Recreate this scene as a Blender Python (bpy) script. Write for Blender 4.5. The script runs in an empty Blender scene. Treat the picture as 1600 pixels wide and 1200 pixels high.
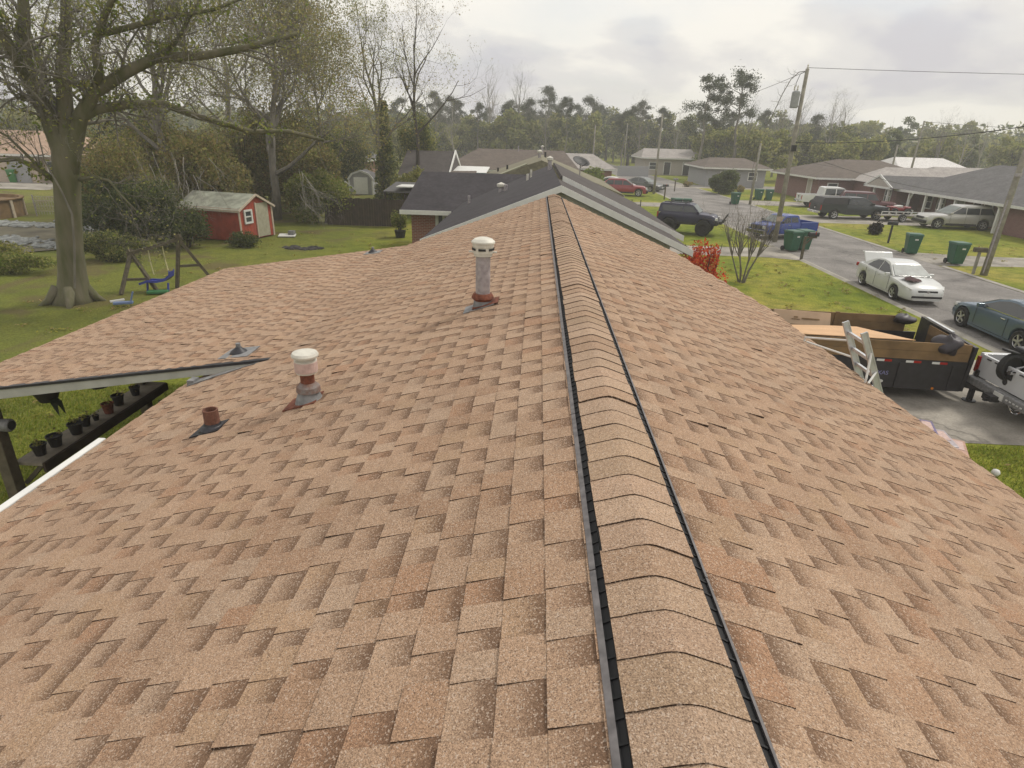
import bpy, math, random
import numpy as np
from mathutils import Vector, Matrix
PI = math.pi
rad = math.radians
SC = bpy.context.scene
COL = SC.collection

# ---------------------------------------------------------------- camera, sky, sun, exposure
CAMZ = 5.3
cam_d = bpy.data.cameras.new('camera')
cam = bpy.data.objects.new('camera', cam_d)
COL.objects.link(cam)
cam_d.sensor_width = 36.0
cam_d.lens = 938.38 / 1600 * 36.0
cam_d.clip_start = 0.05
cam_d.clip_end = 4000
_p, _yaw, _roll = 0.3914, 0.0301, 0.0293
_f = Vector((-math.sin(_yaw) * math.cos(_p), math.cos(_yaw) * math.cos(_p), -math.sin(_p)))
_r = Vector((math.cos(_yaw), math.sin(_yaw), 0))
_d = _f.cross(_r)
_r2 = _r * math.cos(_roll) - _d * math.sin(_roll)
_d2 = _d * math.cos(_roll) + _r * math.sin(_roll)
m3 = Matrix((_r2, -_d2, -_f)).transposed()
cam.matrix_world = Matrix.Translation((0, 0, CAMZ)) @ m3.to_4x4()
SC.camera = cam

SUN_EL, SUN_AZ = 50.0, 56.0           # degrees; azimuth from +Y (up the street) towards +X
world = bpy.data.worlds.new('World')
SC.world = world
world.use_nodes = True
wn, wl = world.node_tree.nodes, world.node_tree.links
wn.clear()
w_out = wn.new('ShaderNodeOutputWorld')
w_bg = wn.new('ShaderNodeBackground')
w_bg.inputs['Strength'].default_value = 0.088
w_sky = wn.new('ShaderNodeTexSky')
w_sky.sky_type = 'NISHITA'
w_sky.sun_disc = False
w_sky.sun_elevation = rad(SUN_EL)
w_sky.sun_rotation = rad(SUN_AZ)
w_sky.dust_density = 2.0
w_tc = wn.new('ShaderNodeTexCoord')
w_sep = wn.new('ShaderNodeSeparateXYZ')
wl.new(w_tc.outputs['Generated'], w_sep.inputs[0])
def wmath(op, a, b):
    n = wn.new('ShaderNodeMath'); n.operation = op
    for i, v in enumerate((a, b)):
        if isinstance(v, (int, float)): n.inputs[i].default_value = v
        else: wl.new(v, n.inputs[i])
    return n.outputs[0]
_zz = wmath('ADD', wmath('MAXIMUM', w_sep.outputs[2], 0.0), 0.30)
w_cmb = wn.new('ShaderNodeCombineXYZ')
wl.new(wmath('DIVIDE', w_sep.outputs[0], _zz), w_cmb.inputs[0])
wl.new(wmath('DIVIDE', w_sep.outputs[1], _zz), w_cmb.inputs[1])
def wnoise(scale, detail, rough, off):
    mp = wn.new('ShaderNodeMapping'); mp.inputs['Location'].default_value = off
    wl.new(w_cmb.outputs[0], mp.inputs[0])
    n = wn.new('ShaderNodeTexNoise')
    n.inputs['Scale'].default_value = scale; n.inputs['Detail'].default_value = detail; n.inputs['Roughness'].default_value = rough
    n.inputs['Distortion'].default_value = 0.25
    wl.new(mp.outputs[0], n.inputs['Vector'])
    return n.outputs['Fac']
def wramp(src, stops):
    r = wn.new('ShaderNodeValToRGB')
    wl.new(src, r.inputs[0])
    r.color_ramp.interpolation = 'EASE'
    while len(r.color_ramp.elements) < len(stops): r.color_ramp.elements.new(0.5)
    for e, (p, c) in zip(r.color_ramp.elements, stops):
        e.position = p; e.color = (c[0], c[1], c[2], 1)
    return r.outputs[0]
def wmix(fac, a, b, mode='MIX'):
    n = wn.new('ShaderNodeMixRGB'); n.blend_type = mode
    if isinstance(fac, (int, float)): n.inputs[0].default_value = fac
    else: wl.new(fac, n.inputs[0])
    wl.new(a, n.inputs[1]); wl.new(b, n.inputs[2])
    return n.outputs[0]
# lit and shaded cloud, warm where thin, grey-violet where thick
w_cloud = wramp(wnoise(1.5, 7, 0.52, (3.1, 1.7, 0)), [(0.36, (5.3, 5.15, 5.4)), (0.47, (6.5, 6.3, 6.1)), (0.57, (7.9, 7.6, 7.0))])
w_mask = wramp(wnoise(0.85, 6, 0.52, (0.45, 0.2, 0)), [(0.33, (0.45, 0.45, 0.45)), (0.50, (1, 1, 1))])
w_grad = wramp(w_sep.outputs[2], [(0.0, (0.99, 0.99, 0.99)), (0.5, (1.12, 1.12, 1.12))])
w_col = wmix(w_mask, wmix(0.45, w_sky.outputs[0], w_cloud), w_cloud)
w_col = wmix(1.0, w_col, w_grad, 'MULTIPLY')
wl.new(w_col, w_bg.inputs['Color'])
wl.new(w_bg.outputs[0], w_out.inputs['Surface'])

sun_d = bpy.data.lights.new('sun', 'SUN')
sun_d.energy = 1.5
sun_d.angle = rad(10)
sun_d.color = (1.0, 0.95, 0.86)
sun = bpy.data.objects.new('sun', sun_d)
COL.objects.link(sun)
_sd = Vector((math.sin(rad(SUN_AZ)) * math.cos(rad(SUN_EL)), math.cos(rad(SUN_AZ)) * math.cos(rad(SUN_EL)), math.sin(rad(SUN_EL))))
sun.rotation_euler = (-_sd).to_track_quat('-Z', 'Y').to_euler()
sun.location = _sd * 60

vs = SC.view_settings
vs.view_transform = 'Standard'
vs.look = 'None'
vs.exposure = 0.52
vs.gamma = 1.0
vs.use_curve_mapping = False
SC.render.engine = 'CYCLES'
SC.cycles.use_denoising = True
SC.cycles.max_bounces = 6
SC.cycles.diffuse_bounces = 3
SC.cycles.glossy_bounces = 3
SC.cycles.transparent_max_bounces = 8
SC.cycles.volume_bounces = 1

# ---------------------------------------------------------------- helpers
class MB:
    """collects shapes of one mesh object"""
    def __init__(self):
        self.v = []; self.f = []; self.c = None
    def add(self, vs, fs, col=None):
        o = len(self.v)
        self.v.extend(tuple(p) for p in vs)
        self.f.extend(tuple(i + o for i in q) for q in fs)
        if col is not None:
            if self.c is None: self.c = []
            self.c.extend(col)          # one colour per face, or a list of colours per face corner
        return self
    def hexa(self, p, col=None):
        return self.add(p, [(0, 3, 2, 1), (4, 5, 6, 7), (0, 1, 5, 4), (1, 2, 6, 5), (2, 3, 7, 6), (3, 0, 4, 7)], col)
    def box(self, c, s, rz=0, rx=0, ry=0):
        M = Matrix.Rotation(rz, 3, 'Z') @ Matrix.Rotation(ry, 3, 'Y') @ Matrix.Rotation(rx, 3, 'X')
        c = Vector(c); h = [x / 2 for x in s]
        return self.hexa([c + M @ Vector((a * h[0], b * h[1], d * h[2])) for d in (-1, 1) for a, b in ((-1, -1), (1, -1), (1, 1), (-1, 1))])
    def bb(self, x0, x1, y0, y1, z0, z1):
        return self.box(((x0 + x1) / 2, (y0 + y1) / 2, (z0 + z1) / 2), (x1 - x0, y1 - y0, z1 - z0))
    def beam(self, a, b, w, h=None, up=(0, 0, 1)):
        a = Vector(a); b = Vector(b); d = (b - a).normalized(); up = Vector(up)
        if abs(d.dot(up)) > 0.98: up = Vector((1, 0, 0))
        s = d.cross(up).normalized() * (w / 2); u = s.normalized().cross(d) * ((h or w) / 2)
        return self.hexa([a - s - u, a + s - u, b + s - u, b - s - u, a - s + u, a + s + u, b + s + u, b - s + u])
    def tube(self, pts, rs, n=6, cap=True):
        pts = [Vector(p) for p in pts]
        if isinstance(rs, (int, float)): rs = [rs] * len(pts)
        vs = []; fs = []
        ref = None
        for i, p in enumerate(pts):
            d = (pts[min(i + 1, len(pts) - 1)] - pts[max(i - 1, 0)])
            if d.length < 1e-9: d = Vector((0, 0, 1))
            d.normalize()
            if ref is None: ref = Vector((1, 0, 0)) if abs(d.x) < 0.8 else Vector((0, 1, 0))
            u = d.cross(ref)
            if u.length < 1e-4: u = d.cross(Vector((0.3, 0.5, 0.8)))
            u.normalize(); w = d.cross(u); ref = w.cross(d) if False else ref
            for k in range(n):
                t = 2 * PI * k / n
                vs.append(p + (u * math.cos(t) + w * math.sin(t)) * rs[i])
        for i in range(len(pts) - 1):
            for k in range(n):
                a = i * n + k; b = i * n + (k + 1) % n
                fs.append((a, b, b + n, a + n))
        if cap:
            fs.append(tuple(range(n))[::-1]); fs.append(tuple((len(pts) - 1) * n + k for k in range(n)))
        return self.add(vs, fs)
    def lathe(self, prof, c=(0, 0, 0), n=16, axis='Z', M=None, cap=True):
        c = Vector(c); vs = []; fs = []
        for r, h in prof:
            for k in range(n):
                t = 2 * PI * k / n; a, b = r * math.cos(t), r * math.sin(t)
                q = Vector((a, b, h)) if axis == 'Z' else (Vector((a, h, b)) if axis == 'Y' else Vector((h, a, b)))
                vs.append(c + (M @ q if M is not None else q))
        for i in range(len(prof) - 1):
            for k in range(n):
                a = i * n + k; b = i * n + (k + 1) % n
                fs.append((a, b, b + n, a + n))
        if cap and prof[0][0] > 1e-4: fs.append(tuple(range(n))[::-1])
        if cap and prof[-1][0] > 1e-4: fs.append(tuple((len(prof) - 1) * n + k for k in range(n)))
        return self.add(vs, fs)
    def prism(self, poly, y0, y1):
        """polygon in x,z extruded along y"""
        n = len(poly)
        vs = [(x, y0, z) for x, z in poly] + [(x, y1, z) for x, z in poly]
        fs = [tuple(range(n)), tuple(range(2 * n - 1, n - 1, -1))]
        for i in range(n):
            j = (i + 1) % n
            fs.append((i, i + n, j + n, j))
        return self.add(vs, fs)
    def slab(self, poly, th, nrm=(0, 0, 1)):
        """planar 3-D polygon given a thickness below its normal"""
        n = len(poly); N = Vector(nrm).normalized() * th
        vs = [Vector(p) for p in poly] + [Vector(p) - N for p in poly]
        fs = [tuple(range(n)), tuple(range(2 * n - 1, n - 1, -1))]
        for i in range(n):
            j = (i + 1) % n
            fs.append((i, i + n, j + n, j))
        return self.add(vs, fs)
    def mesh(self, name, smooth=False):
        me = bpy.data.meshes.new(name)
        me.from_pydata([tuple(p) for p in self.v], [], self.f)
        if self.c is not None:
            at = me.color_attributes.new('Col', 'FLOAT_COLOR', 'CORNER')
            buf = []
            for q, c in zip(self.f, self.c):
                if isinstance(c[0], (tuple, list)):
                    for k in range(len(q)): buf.extend((c[k][0], c[k][1], c[k][2], c[k][3] if len(c[k]) > 3 else 1.0))
                else:
                    buf.extend((c[0], c[1], c[2], 1.0) * len(q))
            at.data.foreach_set('color', buf)
        if smooth: me.polygons.foreach_set('use_smooth', [True] * len(me.polygons))
        me.update()
        return me
    def build(self, name, mat, parent=None, smooth=False, bevel=0, loc=None):
        return link(name, self.mesh(name, smooth), mat, parent, bevel, loc)

def link(name, me, mat, parent=None, bevel=0, loc=None):
    o = bpy.data.objects.new(name, me)
    COL.objects.link(o)
    if mat is not None and len(me.materials) == 0: me.materials.append(mat)
    if parent is not None: o.parent = parent
    if loc is not None: o.location = loc
    if bevel:
        md = o.modifiers.new('edge', 'BEVEL'); md.width = bevel; md.segments = 2; md.limit_method = 'ANGLE'; md.angle_limit = rad(35)
    return o
def recalc(o):
    import bmesh
    bm = bmesh.new(); bm.from_mesh(o.data)
    bmesh.ops.recalc_face_normals(bm, faces=bm.faces)
    bm.to_mesh(o.data); bm.free()
    return o
def tag(o, label=None, cat=None, group=None, kind=None):
    if label: o['label'] = label
    if cat: o['category'] = cat
    if group: o['group'] = group
    if kind: o['kind'] = kind
    return o
def thing(name, label, cat, loc=(0, 0, 0), rz=0, group=None):
    o = bpy.data.objects.new(name, None)
    COL.objects.link(o)
    o.empty_display_size = 0.2
    o.location = loc; o.rotation_euler = (0, 0, rz)
    return tag(o, label, cat, group)
def copy_tree(src, parent=None, loc=None, rz=None, scale=None, label=None):
    c = src.copy(); COL.objects.link(c)
    if parent is not None: c.parent = parent
    if loc is not None: c.location = loc
    if rz is not None: c.rotation_euler = (0, 0, rz)
    if scale is not None: c.scale = scale if isinstance(scale, (tuple, list)) else (scale,) * 3
    if label: c['label'] = label
    for ch in list(KIDS.get(src.name, [])) or list(src.children):
        copy_tree(ch, c)
    return c
KIDS = {}

# ---------------------------------------------------------------- materials
def mat(name, col, rough=0.7, var=0.15, scale=6.0, bump=0.0, metal=0.0, spec=0.5, attr=False, detail=5, col2=None, coat=0.0, fine=0.0, fine_scale=120.0, bscale=None, stretch=None):
    m = bpy.data.materials.new(name)
    m.use_nodes = True
    nt = m.node_tree; N, L = nt.nodes, nt.links
    b = N['Principled BSDF']
    if name == 'leaves':              # thin leaves let some light through
        tl = N.new('ShaderNodeBsdfTranslucent'); ms = N.new('ShaderNodeMixShader'); ms.inputs[0].default_value = 0.55
        L.new(b.outputs[0], ms.inputs[1]); L.new(tl.outputs[0], ms.inputs[2]); L.new(ms.outputs[0], N['Material Output'].inputs['Surface'])
    b.inputs['Roughness'].default_value = rough
    b.inputs['Metallic'].default_value = metal
    b.inputs['Specular IOR Level'].default_value = spec
    if coat: b.inputs['Coat Weight'].default_value = coat; b.inputs['Coat Roughness'].default_value = 0.08
    tc = N.new('ShaderNodeTexCoord')
    src = tc.outputs['Object']
    if stretch:
        mp = N.new('ShaderNodeMapping'); mp.inputs['Scale'].default_value = stretch
        L.new(src, mp.inputs[0]); src = mp.outputs[0]
    nz = N.new('ShaderNodeTexNoise'); nz.inputs['Scale'].default_value = scale; nz.inputs['Detail'].default_value = detail
    L.new(src, nz.inputs['Vector'])
    rp = N.new('ShaderNodeMapRange'); rp.inputs[1].default_value = 0.3; rp.inputs[2].default_value = 0.7
    L.new(nz.outputs['Fac'], rp.inputs[0])
    mx = N.new('ShaderNodeMixRGB')
    if attr:
        ca = N.new('ShaderNodeVertexColor'); ca.layer_name = 'Col'
        lo = N.new('ShaderNodeMixRGB'); lo.blend_type = 'MULTIPLY'; lo.inputs[0].default_value = 1; lo.inputs[2].default_value = (1 - var,) * 3 + (1,)
        hi = N.new('ShaderNodeMixRGB'); hi.blend_type = 'MULTIPLY'; hi.inputs[0].default_value = 1; hi.inputs[2].default_value = (1 + var,) * 3 + (1,)
        L.new(ca.outputs[0], lo.inputs[1]); L.new(ca.outputs[0], hi.inputs[1])
        L.new(lo.outputs[0], mx.inputs[1]); L.new(hi.outputs[0], mx.inputs[2])
    else:
        c2 = col2 or tuple(min(1, c * (1 + var)) for c in col)
        c1 = col if col2 else tuple(c * (1 - var) for c in col)
        mx.inputs[1].default_value = (*c1, 1); mx.inputs[2].default_value = (*c2, 1)
    L.new(rp.outputs[0], mx.inputs[0])
    out = mx.outputs[0]
    if fine:
        vz = N.new('ShaderNodeTexVoronoi'); vz.inputs['Scale'].default_value = fine_scale
        L.new(src, vz.inputs['Vector'])
        sp = N.new('ShaderNodeSeparateColor'); L.new(vz.outputs['Color'], sp.inputs[0])
        mr = N.new('ShaderNodeMapRange'); mr.inputs[3].default_value = 1 - fine; mr.inputs[4].default_value = 1 + fine
        L.new(sp.outputs[0], mr.inputs[0])
        mm = N.new('ShaderNodeMixRGB'); mm.blend_type = 'MULTIPLY'; mm.inputs[0].default_value = 1
        L.new(out, mm.inputs[1]); L.new(mr.outputs[0], mm.inputs[2]); out = mm.outputs[0]
    L.new(out, b.inputs['Base Color'])
    if name == 'leaves': L.new(out, tl.inputs['Color'])
    if bump:
        bz = N.new('ShaderNodeTexNoise'); bz.inputs['Scale'].default_value = bscale or scale * 4; bz.inputs['Detail'].default_value = 4
        L.new(src, bz.inputs['Vector'])
        bp = N.new('ShaderNodeBump'); bp.inputs['Strength'].default_value = bump; bp.inputs['Distance'].default_value = 0.02
        L.new(bz.outputs['Fac'], bp.inputs['Height']); L.new(bp.outputs[0], b.inputs['Normal'])
    return m
def brick_mat(name, c1, c2, mortar, scale=1.0):
    m = bpy.data.materials.new(name); m.use_nodes = True
    N, L = m.node_tree.nodes, m.node_tree.links
    b = N['Principled BSDF']; b.inputs['Roughness'].default_value = 0.9
    tc = N.new('ShaderNodeTexCoord'); sp = N.new('ShaderNodeSeparateXYZ'); L.new(tc.outputs['Object'], sp.inputs[0])
    ad = N.new('ShaderNodeMath'); L.new(sp.outputs[0], ad.inputs[0]); L.new(sp.outputs[1], ad.inputs[1])
    cb = N.new('ShaderNodeCombineXYZ'); L.new(ad.outputs[0], cb.inputs[0]); L.new(sp.outputs[2], cb.inputs[1])
    bt = N.new('ShaderNodeTexBrick'); bt.inputs['Scale'].default_value = scale
    bt.inputs['Brick Width'].default_value = 0.21; bt.inputs['Row Height'].default_value = 0.07; bt.inputs['Mortar Size'].default_value = 0.008
    bt.inputs['Color1'].default_value = (*c1, 1); bt.inputs['Color2'].default_value = (*c2, 1); bt.inputs['Mortar'].default_value = (*mortar, 1)
    L.new(cb.outputs[0], bt.inputs['Vector']); L.new(bt.outputs[0], b.inputs['Base Color'])
    bp = N.new('ShaderNodeBump'); bp.inputs['Strength'].default_value = 0.4; bp.invert = True
    L.new(bt.outputs['Fac'], bp.inputs['Height']); L.new(bp.outputs[0], b.inputs['Normal'])
    return m
def roof_mat(name, c, var=0.25):
    """asphalt shingles seen from too far to tell the tabs apart: course lines and blotchy tabs"""
    m = mat(name, c, 0.92, var * 0.6, 1.3, 0.3, spec=0.25, fine=0.16, fine_scale=9.0)
    return m
def glass_mat(name, c=(0.02, 0.025, 0.03), rough=0.08):
    return mat(name, c, rough, 0.1, 2, spec=0.8)

M = {}
M['granule'] = mat('shingle_granules', (0.4, 0.3, 0.2), 0.95, 0.10, 1.6, 0.55, spec=0.2, attr=True, fine=0.34, fine_scale=330.0, bscale=260)
def granule_mat():
    # coloured ceramic granules: each granule its own tone; the printed shadow band thins out granule by granule (alpha of the colour attribute)
    m = M['granule']; N, L = m.node_tree.nodes, m.node_tree.links
    b = N['Principled BSDF']; src = b.inputs['Base Color'].links[0].from_socket
    ca = next(n for n in N if n.type == 'VERTEX_COLOR')
    tc = next(n for n in N if n.type == 'TEX_COORD')
    v = N.new('ShaderNodeTexVoronoi'); v.inputs['Scale'].default_value = 230; L.new(tc.outputs['Object'], v.inputs['Vector'])
    s = N.new('ShaderNodeSeparateColor'); L.new(v.outputs['Color'], s.inputs[0])
    def mth(op, a, c):
        n = N.new('ShaderNodeMath'); n.operation = op
        for i, x in enumerate((a, c)):
            if isinstance(x, (int, float)): n.inputs[i].default_value = x
            else: L.new(x, n.inputs[i])
        return n.outputs[0]
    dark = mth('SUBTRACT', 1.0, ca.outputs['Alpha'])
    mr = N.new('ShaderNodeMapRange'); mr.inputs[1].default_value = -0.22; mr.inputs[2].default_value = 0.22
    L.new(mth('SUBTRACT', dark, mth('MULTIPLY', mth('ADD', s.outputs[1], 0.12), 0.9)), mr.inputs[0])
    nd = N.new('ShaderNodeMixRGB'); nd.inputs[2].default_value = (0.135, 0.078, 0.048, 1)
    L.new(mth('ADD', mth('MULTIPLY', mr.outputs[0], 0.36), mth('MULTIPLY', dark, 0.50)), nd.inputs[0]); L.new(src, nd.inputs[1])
    # a few pale and a few dark granules everywhere
    pr = N.new('ShaderNodeMapRange'); pr.inputs[1].default_value = 0.86; pr.inputs[2].default_value = 0.92; L.new(s.outputs[2], pr.inputs[0])
    pm = N.new('ShaderNodeMixRGB'); pm.inputs[2].default_value = (0.62, 0.50, 0.40, 1)
    L.new(mth('MULTIPLY', pr.outputs[0], 0.55), pm.inputs[0]); L.new(nd.outputs[0], pm.inputs[1])
    dr = N.new('ShaderNodeMapRange'); dr.inputs[1].default_value = 0.12; dr.inputs[2].default_value = 0.07; L.new(s.outputs[2], dr.inputs[0])
    dm = N.new('ShaderNodeMixRGB'); dm.inputs[2].default_value = (0.12, 0.075, 0.05, 1)
    L.new(mth('MULTIPLY', dr.outputs[0], 0.55), dm.inputs[0]); L.new(pm.outputs[0], dm.inputs[1])
    L.new(dm.outputs[0], b.inputs['Base Color'])
granule_mat()
M['cut_asphalt'] = mat('cut_asphalt', (0.05, 0.035, 0.028), 0.95)
M['plywood_deck'] = mat('roof_deck_wood', (0.25, 0.17, 0.10), 0.9, 0.2)
M['vent_black'] = mat('vent_black_plastic', (0.007, 0.007, 0.008), 0.7, 0.3, 30)
M['vent_grey'] = mat('vent_grey_flange', (0.13, 0.12, 0.12), 0.6, 0.35, 25)
M['white_trim'] = mat('white_trim_paint', (0.66, 0.66, 0.63), 0.55, 0.07, 5)
M['grey_trim'] = mat('grey_trim_paint', (0.52, 0.52, 0.48), 0.6, 0.1, 4)
M['patio_fascia'] = mat('patio_fascia_paint', (0.44, 0.44, 0.40), 0.65, 0.14, 5)
M['siding'] = mat('pale_siding', (0.47, 0.48, 0.42), 0.7, 0.08, 3)
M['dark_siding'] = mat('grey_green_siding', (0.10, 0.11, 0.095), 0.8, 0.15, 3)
M['vent_white'] = mat('vent_white_metal', (0.56, 0.54, 0.47), 0.55, 0.2, 9)
M['galv'] = mat('galvanised_steel', (0.36, 0.33, 0.34), 0.5, 0.3, 18, 0.15, metal=0.35)
M['rust'] = mat('rusted_steel', (0.17, 0.055, 0.03), 0.9, 0.4, 25, 0.4)
M['rust2'] = mat('brown_rusty_pipe', (0.16, 0.07, 0.045), 0.85, 0.3, 30, 0.3)
M['cap_pink'] = mat('weathered_vent_collar', (0.50, 0.36, 0.32), 0.7, 0.2, 20)
M['lead'] = mat('grey_flashing', (0.20, 0.20, 0.20), 0.6, 0.3, 16, 0.2)
M['old_flashing'] = mat('stained_flashing', (0.22, 0.20, 0.19), 0.8, 0.3, 22, 0.3, col2=(0.17, 0.085, 0.055))
M['rubber'] = mat('black_rubber', (0.02, 0.02, 0.025), 0.5, 0.3, 20)
M['tyre'] = mat('tyre_rubber', (0.018, 0.018, 0.018), 0.85, 0.3, 20)
M['rim'] = mat('alloy_rim', (0.5, 0.5, 0.5), 0.35, 0.1, 10, metal=0.6)
M['chrome'] = mat('chrome', (0.7, 0.7, 0.7), 0.15, 0.05, 10, metal=1.0)
M['glass'] = glass_mat('dark_car_glass')
M['pane'] = glass_mat('window_pane', (0.05, 0.06, 0.07), 0.06)
M['windshield'] = mat('pale_windshield', (0.17, 0.19, 0.18), 0.45, 0.25, 2.5, spec=0.25)
M['black'] = mat('black_plastic', (0.014, 0.014, 0.015), 0.6, 0.3, 12)
M['black_steel'] = mat('black_trailer_steel', (0.022, 0.02, 0.022), 0.55, 0.35, 6)
M['lamp_red'] = mat('red_lamp', (0.35, 0.015, 0.012), 0.25, 0.1)
M['lamp_clear'] = mat('clear_lamp', (0.6, 0.6, 0.58), 0.15, 0.1)
M['lamp_amber'] = mat('amber_lamp', (0.6, 0.2, 0.02), 0.25, 0.1)
M['wood_side'] = mat('plywood_boards', (0.20, 0.125, 0.055), 0.85, 0.25, 3.0, 0.15)
M['ply_new'] = mat('new_plywood', (0.56, 0.35, 0.19), 0.8, 0.1, 2.5)
M['cardboard'] = mat('cardboard', (0.50, 0.36, 0.24), 0.85, 0.1, 3)
M['aluminium'] = mat('aluminium', (0.55, 0.56, 0.57), 0.4, 0.12, 12, metal=0.6)
M['post_wood'] = mat('weathered_post', (0.10, 0.085, 0.055), 0.9, 0.3, 8, 0.4)
M['pole_wood'] = mat('grey_pole_wood', (0.25, 0.235, 0.19), 0.9, 0.25, 5, 0.3)
M['fence_wood'] = mat('dark_fence_wood', (0.045, 0.032, 0.022), 0.9, 0.35, 4, 0.3)
M['shelf_wood'] = mat('grey_plank', (0.25, 0.22, 0.17), 0.9, 0.25, 6, 0.3)
M['pot'] = mat('black_nursery_pot', (0.018, 0.017, 0.016), 0.6, 0.3, 10)
M['soil'] = mat('potting_soil', (0.03, 0.022, 0.015), 1.0, 0.4, 30)
M['bin'] = mat('green_bin_plastic', (0.012, 0.085, 0.045), 0.45, 0.15, 6)
M['bin2'] = mat('bright_green_bin', (0.02, 0.16, 0.03), 0.5, 0.15, 6)
M['red_shed'] = mat('red_shed_boards', (0.33, 0.055, 0.028), 0.75, 0.2, 3)
M['shed_roof'] = mat('weathered_shed_roof', (0.28, 0.29, 0.23), 0.9, 0.35, 2.5, 0.3)
M['shed_trim'] = mat('shed_trim', (0.50, 0.42, 0.33), 0.8, 0.15)
M['shed_door'] = mat('shed_door_boards', (0.36, 0.34, 0.25), 0.8, 0.15)
M['roof_dark'] = roof_mat('dark_shingles', (0.047, 0.043, 0.047))
M['roof_dark2'] = roof_mat('charcoal_shingles', (0.075, 0.066, 0.062))
M['roof_olive'] = roof_mat('olive_shingles', (0.19, 0.175, 0.12))
M['roof_pale_green'] = roof_mat('pale_green_roofing', (0.29, 0.29, 0.20), 0.1)
M['roof_brown'] = roof_mat('brown_shingles', (0.12, 0.098, 0.082))
M['roof_grey'] = roof_mat('grey_shingles', (0.115, 0.112, 0.112))
M['roof_pale'] = roof_mat('pale_grey_shingles', (0.31, 0.285, 0.265))
M['roof_tan'] = roof_mat('tan_shingles', (0.36, 0.25, 0.18))
M['roof_white'] = roof_mat('white_roofing', (0.62, 0.60, 0.58), 0.08)
M['brick'] = brick_mat('red_brick', (0.20, 0.075, 0.05), (0.26, 0.10, 0.065), (0.30, 0.26, 0.22))
M['brick2'] = brick_mat('maroon_brick', (0.16, 0.06, 0.055), (0.20, 0.085, 0.075), (0.26, 0.21, 0.2))
M['brick_pale'] = brick_mat('pale_brick', (0.42, 0.32, 0.25), (0.48, 0.38, 0.30), (0.45, 0.40, 0.35))
M['wall_pale'] = mat('pale_house_wall', (0.37, 0.335, 0.30), 0.85, 0.08)
M['wall_grey'] = mat('grey_house_wall', (0.30, 0.30, 0.31), 0.85, 0.08)
M['bark'] = mat('oak_bark', (0.165, 0.145, 0.10), 0.95, 0.4, 4, 1.0, bscale=9, col2=(0.085, 0.09, 0.035), stretch=(1.0, 1.0, 0.22))
M['bark_grey'] = mat('grey_bark', (0.17, 0.155, 0.13), 0.95, 0.35, 6, 0.6, stretch=(1, 1, 0.3))
M['bark_pale'] = mat('pale_bark', (0.27, 0.25, 0.22), 0.95, 0.25, 6, 0.3)
M['bark_dark'] = mat('dark_bark', (0.055, 0.045, 0.035), 0.95, 0.3, 6, 0.5)
M['leaf'] = mat('leaves', (0.06, 0.08, 0.03), 0.75, 0.25, 0.5, attr=True, spec=0.25)
M['wire'] = mat('black_wire', (0.03, 0.03, 0.03), 0.6)
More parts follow.
